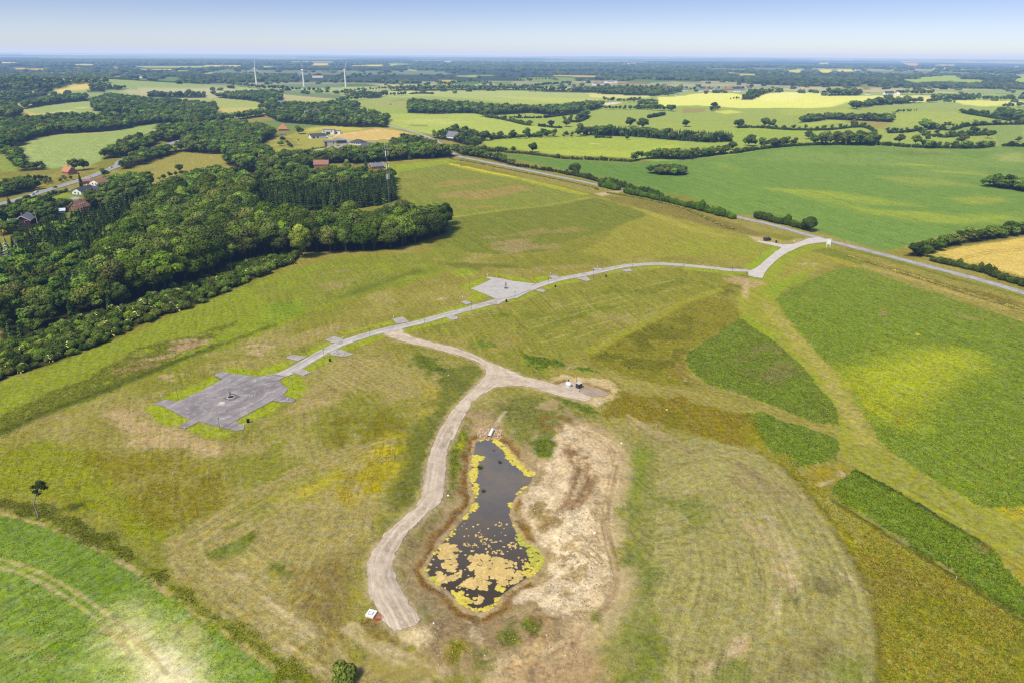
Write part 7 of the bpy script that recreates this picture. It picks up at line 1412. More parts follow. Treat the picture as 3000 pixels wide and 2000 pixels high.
# ------------------------------------------------------------------ built things
class MB:
    def __init__(s): s.V, s.F = [], []
    def face(s, pts): b = len(s.V); s.V += [tuple(p) for p in pts]; s.F.append(tuple(range(b, b + len(pts))))
    def box(s, c, d, rz=0.0, taper_=1.0):
        ca, sa = math.cos(rz), math.sin(rz); b = len(s.V)
        for z, k in ((-1, 1), (1, taper_)):
            for x, y in ((-1, -1), (1, -1), (1, 1), (-1, 1)):
                u, v = x * d[0] / 2 * k, y * d[1] / 2 * k; s.V.append((c[0] + u * ca - v * sa, c[1] + u * sa + v * ca, c[2] + z * d[2] / 2))
        s.F += [tuple(b + i for i in f) for f in ((3, 2, 1, 0), (4, 5, 6, 7), (0, 1, 5, 4), (1, 2, 6, 5), (2, 3, 7, 6), (3, 0, 4, 7))]; return s
    def bar(s, a, b_, w, h=None):
        a, b_ = Vector(a), Vector(b_); t = (b_ - a).normalized(); u = t.cross(Vector((.13, .31, 1))); u = (u if u.length > .05 else t.cross(Vector((1, 0, 0)))).normalized(); v = t.cross(u); h = h or w; n = len(s.V)
        for p in (a, b_):
            for x, y in ((-1, -1), (1, -1), (1, 1), (-1, 1)): s.V.append(tuple(p + u * x * w / 2 + v * y * h / 2))
        s.F += [tuple(n + i for i in f) for f in ((3, 2, 1, 0), (4, 5, 6, 7), (0, 1, 5, 4), (1, 2, 6, 5), (2, 3, 7, 6), (3, 0, 4, 7))]; return s
    def tube(s, pts, r, seg=10, caps=True):
        P = [Vector(p) for p in pts]; r = r if isinstance(r, (list, tuple)) else [r] * len(P); n = len(s.V); u = None
        for i, p in enumerate(P):
            t = (P[min(i + 1, len(P) - 1)] - P[max(i - 1, 0)]).normalized()
            if u is None: u = t.cross(Vector((.2, 1, .15)))
            u = (u - t * u.dot(t)).normalized(); v = t.cross(u)
            for k in range(seg): a = 2 * math.pi * k / seg; s.V.append(tuple(p + (u * math.cos(a) + v * math.sin(a)) * r[i]))
        for i in range(len(P) - 1):
            for k in range(seg): a, b = n + i * seg + k, n + i * seg + (k + 1) % seg; s.F.append((a, b, b + seg, a + seg))
        if caps: s.F.append(tuple(n + k for k in range(seg))[::-1]); s.F.append(tuple(n + (len(P) - 1) * seg + k for k in range(seg)))
        return s
    def lathe(s, prof, c=(0, 0, 0), seg=24):
        n = len(s.V)
        for r, z in prof:
            for k in range(seg): a = 2 * math.pi * k / seg; s.V.append((c[0] + r * math.cos(a), c[1] + r * math.sin(a), c[2] + z))
        for i in range(len(prof) - 1):
            for k in range(seg): a, b = n + i * seg + k, n + i * seg + (k + 1) % seg; s.F.append((a, b, b + seg, a + seg))
        return s
    def build(s, name, mat, parent=None, loc=None, smooth=False, bevel=0.0):
        me = bpy.data.meshes.new(name); me.from_pydata(s.V, [], s.F); me.materials.append(mat)
        if bevel:
            bm = bmesh.new(); bm.from_mesh(me); bmesh.ops.remove_doubles(bm, verts=bm.verts, dist=1e-4); bmesh.ops.bevel(bm, geom=bm.edges[:], offset=bevel, segments=2, affect='EDGES', profile=.6); bm.to_mesh(me); bm.free()
        if smooth:
            me.polygons.foreach_set('use_smooth', [True] * len(me.polygons))
        me.update(); return obj(name, me, parent, loc)
P_ = {}
def mt(name, c, **k):
    if name not in P_: P_[name] = plain(name, c, **k)
    return P_[name]
BLACK = mt('black_metal', (.018, .018, .02), rough=.5); GREY = mt('galvanised_steel', (.36, .37, .38), rough=.5, metal=.3); WHITE = mt('white_paint', (.78, .78, .77), rough=.5, var=.05)
DGREY = mt('dark_grey_cladding', (.055, .055, .06), var=.2); ROOFTOP = mt('pale_roof_felt', (.50, .49, .47)); PLAST = mt('pale_blue_plastic', (.45, .66, .78), rough=.4); ORANGE = mt('orange_plastic', (.72, .24, .04), rough=.45)
BRICK = mt('red_brick', (.30, .13, .085), var=.35, scale=3); TILE = mt('red_roof_tile', (.30, .145, .105), var=.25, scale=2); OTILE = mt('orange_roof_tile', (.44, .19, .10), var=.2, scale=2); SLATE = mt('dark_slate', (.060, .066, .085), var=.2, scale=2); GSLATE = mt('grey_roof', (.17, .18, .21), var=.2)
RENDERW = mt('white_render', (.80, .79, .76), var=.05); CREAM = mt('cream_render', (.74, .70, .60), var=.06); DRED = mt('dark_red_board', (.10, .022, .025), var=.2); GLASS = mt('window_glass', (.03, .04, .055), rough=.12, spec=.6); BROWN = mt('brown_board', (.055, .038, .035), var=.3, scale=4); SOIL = mt('planting_soil', (.05, .04, .03), var=.4, scale=5); TYRE = mt('tyre_rubber', (.02, .02, .02)); RED = mt('red_plastic', (.62, .05, .03)); BRASS = mt('timber_post', (.30, .25, .19))
def T_(name, label, cat, loc, rz=0.0, group=None, s=1.0): return tag(empty(name, loc, rz, s), label, cat, group)
def copy_tree(o, par=None):
    c = o.copy(); C.objects.link(c)
    if par is not None: c.parent = par
    for ch in list(o.children): copy_tree(ch, c)
    return c

# street lamps
def make_lamp():
    r = empty('street_lamp'); 
    MB().tube([(0, 0, 0), (0, 0, 1.0), (0, 0, 1.05), (0, 0, 4.0)], [.075, .075, .055, .045], 8).build('post', BLACK, r, smooth=True)
    m = MB().lathe([(.0, 4.34), (.10, 4.32), (.30, 4.22), (.31, 4.18), (.05, 4.16)], seg=14); m.build('lamp_cap', BLACK, r, smooth=True)
    MB().lathe([(.05, 4.0), (.16, 4.02), (.20, 4.15), (.05, 4.155)], seg=12).build('lamp_glass', mt('lamp_glass', (.55, .55, .52), rough=.2), r, smooth=True); return r
LAMPS = [(cL((480, 858))[0], 'black lamp post on the grass at the upper left side of the large asphalt square'), (cL((1162, 555))[0], 'black lamp post on the lawn behind the large asphalt square'), (cL((1799, 747))[0], 'black lamp post on the lawn right of the large asphalt square'), (cL((960, 1207))[0], 'black lamp post on the grass at the near corner of the large square'), (cL((2155, 388))[0], 'black lamp post beside the estate road just above the large square'),
         (c5((198, 795))[0], 'black lamp post on the verge left of where the gravel track starts'), (c5((572, 697))[0], 'black lamp post on the verge right of where the gravel track starts'), (cM((125, 542))[0], 'black lamp post beside the road just before the second square'), (cM((621, 420))[0], 'black lamp post on the near verge of the second square'), (cM((99, 316))[0], 'black lamp post at the left corner of the second square'), (cM((435, 178))[0], 'black lamp post on the lawn behind the second square'), (cM((1003, 270))[0], 'black lamp post beside the road right after the second square'), (cM((1523, 165))[0], 'black lamp post by the road between two pale driveway aprons'), (cM((1971, 62))[0], 'black lamp post at the start of the long bend of the estate road'),
         (c6((5, 308))[0], 'black lamp post halfway along the straight upper estate road'), (c6((341, 347))[0], 'black lamp post on the verge just before the pale entrance road'), (c6((531, 262))[0], 'black lamp post on the lawn left of the pale entrance road'), (c6((653, 188))[0], 'black lamp post at the corner by the shed forecourt'), (c6((822, 133))[0], 'black lamp post between the shed and the main road')]
L0 = make_lamp()
for i, (p, lab) in enumerate(LAMPS):
    o = L0 if i == 0 else copy_tree(L0); o.location = pt(*p); tag(o, lab, 'street lamp', 'lamp posts along the estate road')
# black utility boxes
def make_box():
    r = empty('utility_box'); MB().box((0, 0, .62), (.72, .34, .92)).build('cabinet', BLACK, r, bevel=.02); MB().box((0, 0, 1.115), (.78, .40, .07)).build('lid', DGREY, r); MB().box((-.2, 0, .08), (.08, .08, .16)).build('leg', BLACK, r); MB().box((.2, 0, .08), (.08, .08, .16)).build('leg', BLACK, r); return r
U0 = make_box()
for i, (p, lab, s) in enumerate(((cL((2222, 424))[0], 'black utility box on the lawn by the road above the large square', 1.1), (cL((1285, 1128))[0], 'wide black utility box on the grass right of the near corner of the large square', 1.35), (cM((523, 452))[0], 'black utility box on the verge just below the second square', 1.25), (cM((1085, 282))[0], 'black utility box on the grass right of the second square', 1.0), (cM((1668, 165))[0], 'black utility box on the meadow edge near the bend of the estate road', 1.1), (cJ((478, 405))[0], 'small black box touching the end of the brown shed', 1.3), (cJ((578, 450))[0], 'black box at the edge of the shed forecourt', 1.6))):
    o = U0 if i == 0 else copy_tree(U0); o.location = pt(*p); o.rotation_euler = (0, 0, .5); o.scale = (s, s, s); tag(o, lab, 'utility box', 'black boxes by the estate road')
# service stubs, conduits, hoops and pegs at the plots
def make_stub():
    r = empty('service_stub'); MB().tube([(0, 0, -.1), (0, 0, .75)], .13, 10).build('pipe', PLAST, r, smooth=True); MB().lathe([(.0, .90), (.16, .88), (.18, .74), (.13, .73)], seg=12).build('cap', WHITE, r, smooth=True); return r
S0 = make_stub(); STUBS = [cL((885, 570))[0], cL((287, 832))[0], cL((553, 1198))[0], cL((1230, 1165))[0], cL((1765, 354))[0], cL((1957, 556))[0], cL((1735, 872))[0], cL((2372, 168))[0], cM((308, 150))[0], cM((1032, 133))[0], cM((1568, 52))[0], cM((1452, 198))[0], cM((1945, 98))[0], cM((22, 410))[0], cM((433, 482))[0], c5((360, 664))[0], c5((795, 670))[0]]
for i, p in enumerate(STUBS):
    o = S0 if i == 0 else copy_tree(S0); o.location = pt(*p); s = 1.0 if i < 8 else 1.25; o.scale = (s, s, s); tag(o, 'pale blue service pipe stub with white cap at the end of a driveway apron', 'pipe stub', 'pipe stubs at the driveway aprons')
def arc(r_, n=14, a0=0.0, a1=math.pi, tilt=0.0): return [(r_ * math.cos(a0 + (a1 - a0) * k / n), tilt * math.sin(a0 + (a1 - a0) * k / n), r_ * math.sin(a0 + (a1 - a0) * k / n)) for k in range(n + 1)]
oc = MB().tube(arc(.42, 16, -.5, 3.64, .12), .07, 8).build('orange_conduit', ORANGE, smooth=True)
for i, p in enumerate((cL((835, 592))[0], cL((95, 980))[0], cL((543, 1217))[0], cL((965, 1288))[0], cL((1815, 334))[0], cL((2140, 182))[0], cM((990, 140))[0], cM((425, 495))[0], cM((1480, 215))[0])):
    o = oc if i == 0 else oc.copy()
    if i: C.objects.link(o)
    o.location = pt(*p) + Vector((0, 0, .2)); o.rotation_euler = (0, 0, i * 1.3); tag(o, 'orange plastic conduit loop poking out of the grass at a building plot', 'conduit', 'orange conduit loops at the plots')
for px, r_, lab in ((cL((887, 575))[0], 1.45, 'large pale pipe hoop arching over the stub at the far corner of the large square'), (cL((2205, 160))[0], .95, 'smaller pale pipe hoop beside the apron above the large square')):
    o = MB().tube(arc(r_, 18), .045, 8).build('pipe_hoop', mt('pale_pipe', (.55, .56, .48)), None, pt(*px), True); o.rotation_euler = (0, 0, .1); tag(o, lab, 'pipe hoop')
pg = MB().box((0, 0, .55), (.09, .09, 1.3), 0, .8).build('marker_peg', WHITE)
PEGS = [c5((2168, 1412))[0], c7((1135, 200))[0], c7((1475, 232))[0], c9((1793, 892))[0], cL((1230, 1365))[0], cL((1575, 358))[0], cL((610, 594))[0], cL((105, 855))[0], cL((295, 1246))[0], cL((2095, 120))[0], cL((2050, 820))[0], cL((960, 1268))[0], c5((735, 527))[0], c5((1390, 350))[0], c5((190, 882))[0], c5((860, 842))[0], c7((1955, 90))[0]]
for i, p in enumerate(PEGS):
    o = pg if i == 0 else pg.copy()
    if i: C.objects.link(o)
    o.location = pt(*p); o.rotation_euler = (.05 * (i % 3), .06, i); tag(o, 'thin white marker peg standing in the grass of a building plot', 'marker peg', 'white marker pegs in the meadows')
dc = MB().lathe([(0, .16), (.30, .15), (.36, .11), (.36, -.1)], seg=18).build('manhole_cover', WHITE, smooth=True)
for i, (p, lab, s) in enumerate(((Q((613, 491))[0], 'round white manhole cover on the bank between the gravel track and the pond', 1.0), (Q((1455, 705))[0], 'round white manhole cover on the pale soil right of the pond', 1.0), (Q((1608, 189))[0], 'round white manhole cover at the upper right edge of the bare soil', .9), (c5((2242, 1292))[0], 'round white manhole cover in the meadow right of the pump station', .9), (Q((530, 1223))[0], 'small white cover on the soil below the pond', .6))):
    o = dc if i == 0 else dc.copy()
    if i: C.objects.link(o)
    o.location = pt(*p); o.scale = (s, s, s); tag(o, lab, 'manhole cover', 'white covers around the pond')
# trees in rings on the squares
def planter(px, label, r_, h, seed, leafy, square):
    b = pt(*px) + Vector((0, 0, .15)); r = T_('ring_planter', label + ' planting ring', 'planter', b)
    MB().lathe([(r_, 0), (r_, .16), (r_ - .16, .16), (r_ - .16, .04)], seg=36).build('kerb_ring', WHITE, r); MB().lathe([(0, .10), (r_ * .5, .09), (r_ - .17, .07)], seg=30).build('soil', SOIL, r)
    rs = np.random.RandomState(seed); t = T_('sapling', label + ' sapling held by dark stakes', 'young tree', b + Vector((0, 0, .09))); g = Geo(); br = (.08, .065, .05)
    taper(g, [(0, 0, -.1), (.03, 0, h * .4), (0, .03, h * .75)], (.06, .05, .03), br, 6)
    for k in range(16):
        a, z, l = rs.uniform(0, 6.28), h * rs.uniform(.25, .7), h * rs.uniform(.22, .42); taper(g, [(0, 0, z), (math.cos(a) * l * .3, math.sin(a) * l * .3, z + l * .5), (math.cos(a) * l * .5, math.sin(a) * l * .5, z + l)], (.03, .02, .008), br, 4)
    obj('trunk', g.mesh('trunk', M_bark), t)
    if leafy:
        g = Geo(); n = leafy; P = np.column_stack([rs.normal(size=(n, 2)) * .38, h * rs.uniform(.4, 1.02, n)]); V, T, Cc = quads(P, rdir(n, rs), .2, rs, np.tile((.075, .09, .035), (n, 1))); g.add(V, T, Cc); obj('crown', g.mesh('crown', M_bush), t)
    for k in range(3): a = k * 2.1 + .4; MB().tube([(.55 * math.cos(a), .55 * math.sin(a), 0), (.5 * math.cos(a), .5 * math.sin(a), 1.15)], .07, 6).build('stake', mt('dark_stake', (.035, .03, .028)), t)
    for k in range(40 if not leafy else 14):
        pass
    return r
planter(cL((1083, 838))[0], 'white kerb ringed tree pit in the middle of the large dark square:', 1.35, 2.5, 2, 40, True)
planter(cM((517, 298))[0], 'tree pit in the middle of the pale second square:', 1.45, 3.4, 3, 110, False)
for o in list(C.objects):
    if o.name.startswith('ring_planter'): o['label'] = 'round white kerb ring with dark soil in the large dark square' if o.name == 'ring_planter' else 'low round soil ring in the pale second square'
    if o.name.startswith('sapling'): o['label'] = 'nearly bare staked sapling in the middle of the large dark square' if o.name == 'sapling' else 'thin leafy staked sapling in the middle of the pale second square'
# pump station
b = pt(*cR((908, 590))[0]); r = T_('pump_cabinet', 'dark grey ribbed cabinet with pale flat roof beside the white tank', 'cabinet', b, .72)
m = MB().box((0, 0, 1.02), (1.75, 1.75, 2.0)); 
for k in range(13):
    o_ = -.84 + k * .14
    for sgn in (-1, 1): m.box((o_, sgn * .885, 1.02), (.05, .03, 1.94)); m.box((sgn * .885, o_, 1.02), (.03, .05, 1.94))
m.build('body', DGREY, r); MB().box((0, 0, 2.08), (1.95, 1.95, .10)).build('roof', ROOFTOP, r); MB().box((.2, -.92, .98), (.9, .03, 1.75)).build('door', mt('cabinet_door', (.075, .075, .08)), r)
b = pt(*cR((672, 560))[0]); r = T_('water_tank', 'white cylindrical tank with ringed lid on the gravel by the grey cabinet', 'tank', b)
MB().lathe([(1.05, 0), (1.05, 1.0), (1.09, 1.02), (1.09, 1.10), (1.05, 1.12), (1.05, 1.55), (.98, 1.62), (.72, 1.64)], seg=40).build('shell', WHITE, r, smooth=True); MB().lathe([(.72, 1.64), (.70, 1.80), (.60, 1.84), (0, 1.86)], seg=32).build('lid', mt('tank_lid', (.70, .70, .70), rough=.4), r, smooth=True)
tag(MB().tube([(0, 0, 0), (0, 0, 1.6), (0, 0, 3.6)], [.13, .09, .04], 8).build('vent_pole', BLACK, None, pt(*cR((857, 490))[0]), True), 'thin dark tapering pole behind the grey cabinet', 'pole')
r = T_('valve_box', 'small black valve post behind the white tank', 'valve post', pt(*cR((667, 462))[0])); MB().box((0, 0, .45), (.36, .3, .9)).build('post', BLACK, r); MB().box((0, 0, 1.0), (.46, .4, .22)).build('head', BLACK, r)
# culvert into the pond
b = on_plane(Q((851, 160)), WATER_Z)[0]; a2 = at([Q((868, 122))[0]])[0]; d2 = Vector((a2[0] - b[0], a2[1] - b[1], 0)).normalized(); rz = math.atan2(d2.y, d2.x)
r = T_('culvert_pipe', 'white corrugated culvert pipe with black mouth emptying into the pond', 'culvert', (b[0], b[1], WATER_Z + .55), rz)
prof = []; n = 26
m = MB(); pts = [(-.2 + 3.9 * k / n, 0, .16 * (3.9 * k / n)) for k in range(n + 1)]; m.tube(pts, [.52 + (.035 if k % 2 else 0) for k in range(n + 1)], 20, False); m.build('pipe', WHITE, r, smooth=True)
MB().tube([(-.215, 0, 0), (.4, 0, .06), (1.2, 0, .19)], [.47, .46, .45], 18, False).build('mouth', BLACK, r, smooth=True); MB().tube([(.55, 0, .08), (.6, 0, .09)], [.46, .46], 18).build('shadow_plate', BLACK, r)
g = Geo(); rs = np.random.RandomState(8); c0 = at([Q((845, 128))[0]])[0]
for k in range(330):
    p = W([Q((rs.uniform(783, 925), rs.uniform(108, 172)))[0]])[0]
    if sdist(p[0:1], p[1:2], POND)[0] > -.3: continue
    s = rs.uniform(.12, .34); V = ICO1[0] * s * rs.uniform(.6, 1.3, 3) + [p[0], p[1], hz(*p) + s * .35]; V = V + rs.normal(size=V.shape) * s * .12; g.add(V, ICO1[1], np.tile(alb(222, 192, 160) * rs.uniform(.7, 1.15), (len(V), 1)))
mS, nt, out = new_mat('field_stone'); a_ = N(nt, 'ShaderNodeAttribute', attribute_name='Col'); bs = N(nt, 'ShaderNodeBsdfPrincipled'); bs.inputs['Roughness'].default_value = .9
nt.links.new(mixc(nt, 1.0, a_.outputs['Color'], rng(nt, noise(nt, N(nt, 'ShaderNodeTexCoord').outputs['Object'], 6, 4), .3, .7, .8, 1.2), 'MULTIPLY'), bs.inputs['Base Color']); nt.links.new(bs.outputs[0], out.inputs[0])
tag(obj('rubble', g.mesh('rubble', mS)), 'pale stones heaped round the culvert mouth', kind='stuff')
g = Geo()
for k in range(1500):
    q = rs.random(); px = Q((rs.uniform(1150, 1560), rs.uniform(560, 1180)))[0] if q < .55 else (Q((rs.uniform(1030, 1600), rs.uniform(80, 700)))[0] if q < .85 else Q((rs.uniform(430, 1400), rs.uniform(1180, 1480)))[0])
    p = on_plane([px])[0]
    if sdist(p[0:1], p[1:2], POND)[0] > -2.5: continue
    s = rs.uniform(.05, .17); V = ICO1[0] * s * rs.uniform(.6, 1.4, 3) + [p[0], p[1], hz(*p) + s * .2]; g.add(V, ICO1[1], np.tile((alb(235, 220, 190), alb(150, 126, 90), alb(190, 165, 125))[k % 3] * rs.uniform(.6, 1.2), (len(V), 1)))
tag(obj('clods', g.mesh('clods', mS)), 'scattered clods and stones on the bare soil', kind='stuff')
# well slab by the end of the track, red barrier beside it
b = pt(1088, 1799); r = T_('concrete_well', 'white concrete well slab with raised inner lid by the track end', 'well cover', b, -.62 + .3); W_ = 2.0
m = MB()
for sx_, sy_, dx, dy in ((0, 1, W_, .42), (0, -1, W_, .42), (1, 0, .42, W_ - .84), (-1, 0, .42, W_ - .84)): m.box((sx_ * (W_ - .42) / 2, sy_ * (W_ - .42) / 2, .25), (dx, dy, .5))
m.build('frame', WHITE, r); MB().box((0, 0, .16), (W_ - .84, W_ - .84, .1)).build('base_plate', mt('grey_concrete', (.34, .33, .32)), r); MB().box((-.1, .08, .40), (.86, .86, .12)).build('lid', mt('pale_lid', (.70, .70, .68)), r, bevel=.02); MB().box((.46, -.2, .37), (.16, .5, .10)).build('hatch', GREY, r)
b = pt(1106, 1810); r = T_('safety_fence', 'thin red plastic safety fence ring lying behind the concrete well slab', 'safety fence', b)
m = MB(); P1 = [(.95 * math.cos(t), .7 * math.sin(t), .75) for t in np.linspace(-2.6, 1.9, 15)]; m.tube(P1, .03, 6); m.tube([(x, y, .15) for x, y, z in P1], .03, 6)
for x, y, z in P1[::2]: m.tube([(x, y, 0), (x, y, .8)], .028, 6)
m.build('mesh_ring', RED, r); MB().box((.1, -.68, .4), (.9, .05, .45), .1).build('panel', RED, r)
# shed and boards at the junction
b = pt(*cJ((405, 405))[0]); r = T_('brown_shed', 'small dark brown flat roofed shed on the pale forecourt near the junction', 'shed', b, .35)
m = MB().box((0, 0, 1.15), (3.5, 2.5, 2.3))
for k in range(24): m.box((-1.7 + k * .148, -1.262, 1.12), (.05, .03, 2.2))
for k in range(16): m.box((1.762, -1.18 + k * .158, 1.12), (.03, .05, 2.2))
m.build('wall', BROWN, r); MB().box((0, 0, 2.37), (3.75, 2.75, .14)).build('roof', mt('shed_roof', (.14, .12, .12)), r); MB().box((-.5, -1.285, 1.0), (.95, .03, 1.95)).build('door', mt('shed_door', (.075, .05, .045)), r); MB().box((1.785, .0, 1.45), (.03, .5, .6)).build('notice', CREAM, r)
b = pt(*cJ((1520, 515))[0]); r = T_('advertising_board', 'tall white advertising board on slanted timber legs at the road junction', 'board', b, -.25, None, .82)
m = MB()
for k in range(4): m.box((0, .02 * (k % 2), 2.55 + k * .96), (3.2, .07, .93))
m.build('board', WHITE, r); MB().box((0, .07, 6.55), (3.3, .2, .16)).build('top_rail', WHITE, r)
for x in (-1.3, 1.3): MB().bar((x, -.14, 0), (x, -.14, 6.4), .16).build('post', WHITE, r); MB().bar((x, -2.3, 0), (x, -.16, 4.4), .14).build('brace', WHITE, r)
MB().bar((-1.3, -1.9, .6), (1.3, -1.2, 2.0), .10).bar((1.3, -1.9, .6), (-1.3, -1.2, 2.0), .10).build('cross_brace', WHITE, r)
b = pt(*cJ((903, 450))[0]); r = T_('round_sign', 'small white round sign on a short post beside the entrance road', 'sign', b, .2); MB().tube([(0, 0, 0), (0, 0, 1.5)], .04, 8).build('post', GREY, r); m = MB().tube([(0, -.05, 1.35), (0, .0, 1.35)], [.46, .46], 20).build('plate', WHITE, r)
o = MB().box((0, 0, .5), (.12, .05, 1.0)).build('marker_post', WHITE, None, pt(*cJ((1880, 430))[0])); tag(o, 'white roadside marker post at the edge of the green field', 'marker post')
# phone mast
def mast():
    b = pt(1142, 612); h = 50.0; r = T_('phone_mast', 'tall slim lattice phone mast with white antenna panels rising behind the wood', 'mast', b); m = MB(); w0, w1 = 1.5, .75
    leg = lambda k, z: Vector((math.cos(k * 2.094 + .5), math.sin(k * 2.094 + .5), 0)) * (w0 + (w1 - w0) * z / h) * .62 + Vector((0, 0, z))
    for k in range(3): m.bar(leg(k, 0), leg(k, h - 3.5), .11)
    n = 27
    for i in range(n):
        z0, z1 = (h - 3.5) * i / n, (h - 3.5) * (i + 1) / n
        for k in range(3): m.bar(leg(k, z0), leg((k + 1) % 3, z1), .055); m.bar(leg((k + 1) % 3, z0), leg(k, z1), .055)
    m.build('lattice', mt('mast_steel', (.13, .13, .125), rough=.6), r)
    m = MB(); m.bar((-1.0, 0, h - 3.3), (1.0, 0, h - 3.3), .12); m.bar((-1.0, 0, h - 3.3), (-1.0, 0, h + 1), .12); m.bar((1.0, 0, h - 3.3), (1.0, 0, h + .6), .12); m.build('top_fork', WHITE, r)
    for zc, hh in ((h - 6.9, 3.7), (h - 16.6, 3.8), (h - 24.6, 3.9)):
        f = MB()
        for k in range(3): a = k * 2.094 + .2; f.bar((0, 0, zc), (math.cos(a) * 1.1, math.sin(a) * 1.1, zc), .1)
        f = f.build('antenna_bracket', GREY, r)
        for k in range(3 if zc > h - 20 else 3):
            a = k * 2.094 + .2 + (.5 if zc < h - 20 else 0); MB().box((math.cos(a) * 1.25, math.sin(a) * 1.25, zc), (.25, .46, hh), a).build('antenna_panel', WHITE, f)
    for z, s in ((h - 13.4, .55), (h - 16.9, .42)): MB().lathe([(0, .35), (s, .22), (s, -.22), (0, -.3)], (1.0, -.3, z), 16).build('dish', WHITE, r, smooth=True)
    MB().bar((-.9, 0, h - 22.3), (-.9, 0, h - 19.0), .07).bar((-.9, 0, h - 22.3), (.2, 0, h - 22.3), .07).build('side_frame', GREY, r)
mast()
# wind turbines
def turbine(px, hub, rad, yaw, rot, label):
    b = pt(*px); r = T_('wind_turbine', label, 'wind turbine', b, yaw)
    MB().lathe([(2.9, -1), (2.6, hub * .4), (1.8, hub)], seg=16).build('tower', WHITE, r, smooth=True); MB().box((0, 2.6, hub + 1.1), (3.0, 8.4, 3.0)).build('nacelle', WHITE, r, bevel=.3)
    hb = MB().lathe([(0, 0), (1.4, .5), (1.9, 1.8), (1.9, 2.6)], seg=14).build('hub', WHITE, r, (0, -3.8, hub + 1.1), True); hb.rotation_euler = (R(-90), 0, 0)
    for k in range(3):
        a = rot + k * 2.0944; m = MB(); d = Vector((math.cos(a), 0, math.sin(a))); s = Vector((-math.sin(a), 0, math.cos(a))); pr = [(.03, 1.1), (.12, 2.5), (.25, 2.9), (.6, 1.9), (1, .6)]; c = Vector((0, -3.0, hub + 1.1))
        for (f0, c0), (f1, c1) in zip(pr[:-1], pr[1:]):
            p = [c + d * rad * f0 - s * c0 * .3, c + d * rad * f0 + s * c0 * .7, c + d * rad * f1 + s * c1 * .7, c + d * rad * f1 - s * c1 * .3]
            m.face(p); m.face([q + Vector((0, -.35, 0)) for q in p[::-1]]); 
            for i in range(4): m.face([p[i], p[i] + Vector((0, -.35, 0)), p[(i + 1) % 4] + Vector((0, -.35, 0)), p[(i + 1) % 4]])
        m.build('blade', WHITE, r)
turbine((753, 256), 58, 34, R(38), R(84), 'leftmost white wind turbine of the three on the plain'); turbine((891, 255), 58, 33, R(60), R(104), 'middle white wind turbine of the three on the plain'); turbine((1013, 255), 59, 30, R(45), R(68), 'rightmost white wind turbine of the three on the plain')
for px, lab in (((163, 172), 'tiny distant wind turbine near the left horizon'), ((202, 171), 'tiny distant wind turbine right of another near the left horizon')): turbine(px, 62, 26, R(20), R(60), lab)

# houses
def house(px, L, Wd, hw, hr, rz, wall, roof, label, hip=False, chim=None, wins=(), doors=(), sky=0, eave=.5, name='house', cat='house', trim=None, z=0.0):
    """L along x (ridge), Wd along y; wins: (side, along, up, w, h) with side in s n e w"""
    b = pt(*px); r = T_(name, label, cat, b + Vector((0, 0, z)), rz)
    m = MB().box((0, 0, hw / 2 - .5), (L, Wd, hw + 1))
    if not hip and hr > .6:
        for sg in (-1, 1): m.face([(sg * L / 2, -Wd / 2, hw), (sg * L / 2, Wd / 2, hw), (sg * L / 2, 0, hw + hr * .985)][::sg])
    m.build('wall', wall, r)
    m = MB(); e = eave; hl = L / 2 + e; hw_ = Wd / 2 + e; sl_ = hr / (Wd / 2) if hr > .6 else 0; zl = hw - sl_ * e; t = .22
    if hr <= .6: m.box((0, 0, hw + hr / 2), (L + 2 * e, Wd + 2 * e, hr))
    elif hip:
        k = max(0.1, L / 2 - Wd / 2 * .95); pk = [(-k, 0, hw + hr), (k, 0, hw + hr)]; cn = [(-hl, -hw_, zl), (hl, -hw_, zl), (hl, hw_, zl), (-hl, hw_, zl)]
        for f in ((cn[0], cn[1], pk[1], pk[0]), (cn[2], cn[3], pk[0], pk[1]), (cn[1], cn[2], pk[1]), (cn[3], cn[0], pk[0])): m.face(f)
        m.face(cn[::-1])
    else:
        for sg in (-1, 1):
            q = [(-hl, sg * hw_, zl), (hl, sg * hw_, zl), (hl, 0, hw + hr), (-hl, 0, hw + hr)]; up = [(x, y, zz + t) for x, y, zz in q]
            if sg > 0: q, up = q[::-1], up[::-1]
            m.face(up); m.face(q[::-1])
            for i in range(4): m.face([q[i], q[(i + 1) % 4], up[(i + 1) % 4], up[i]])
    rf = m.build('roof', roof, r)
    if chim: MB().box((chim[0], chim[1], hw + hr + .3), (.8, .8, 1.8)).build('chimney', chim[2], rf)
    for k in range(sky): xx = -L * .25 + k * L * .22; f_ = .45; MB().box((xx, -Wd / 2 * (1 - f_), hw + hr * f_ + .32), (.9, .9, .14)).build('skylight', WHITE, rf)
    if trim:
        m = MB()
        for sx_ in (-1, 1):
            for sg in (-1, 1): m.bar((sx_ * (hl + .04), sg * hw_, zl + .1), (sx_ * (hl + .04), 0, hw + hr + .1), .12, .35)
        m.build('barge_board', trim, rf)
    def panel(sd, al, up, w_, h_, d_): 
        if sd in 'sn': y = (-1 if sd == 's' else 1) * (Wd / 2 + d_ / 2 - .03); return (al, y, up), (w_, d_, h_)
        x = (1 if sd == 'e' else -1) * (L / 2 + d_ / 2 - .03); return (x, al, up), (d_, w_, h_)
    for sd, al, up, w_, h_ in wins:
        c, d = panel(sd, al, up, w_ + .24, h_ + .24, .10); f = MB().box(c, d).build('window', WHITE, r); c, d = panel(sd, al, up, w_, h_, .16); MB().box(c, d).build('pane', GLASS, f)
    for sd, al, w_, h_ in doors: c, d = panel(sd, al, h_ / 2, w_, h_, .12); MB().box(c, d).build('door', SLATE, r)
    return r
def wrow(sd, n, span, up, w_=1.2, h_=1.3): return [(sd, -span / 2 + span * (k + .5) / n, up, w_, h_) for k in range(n)]
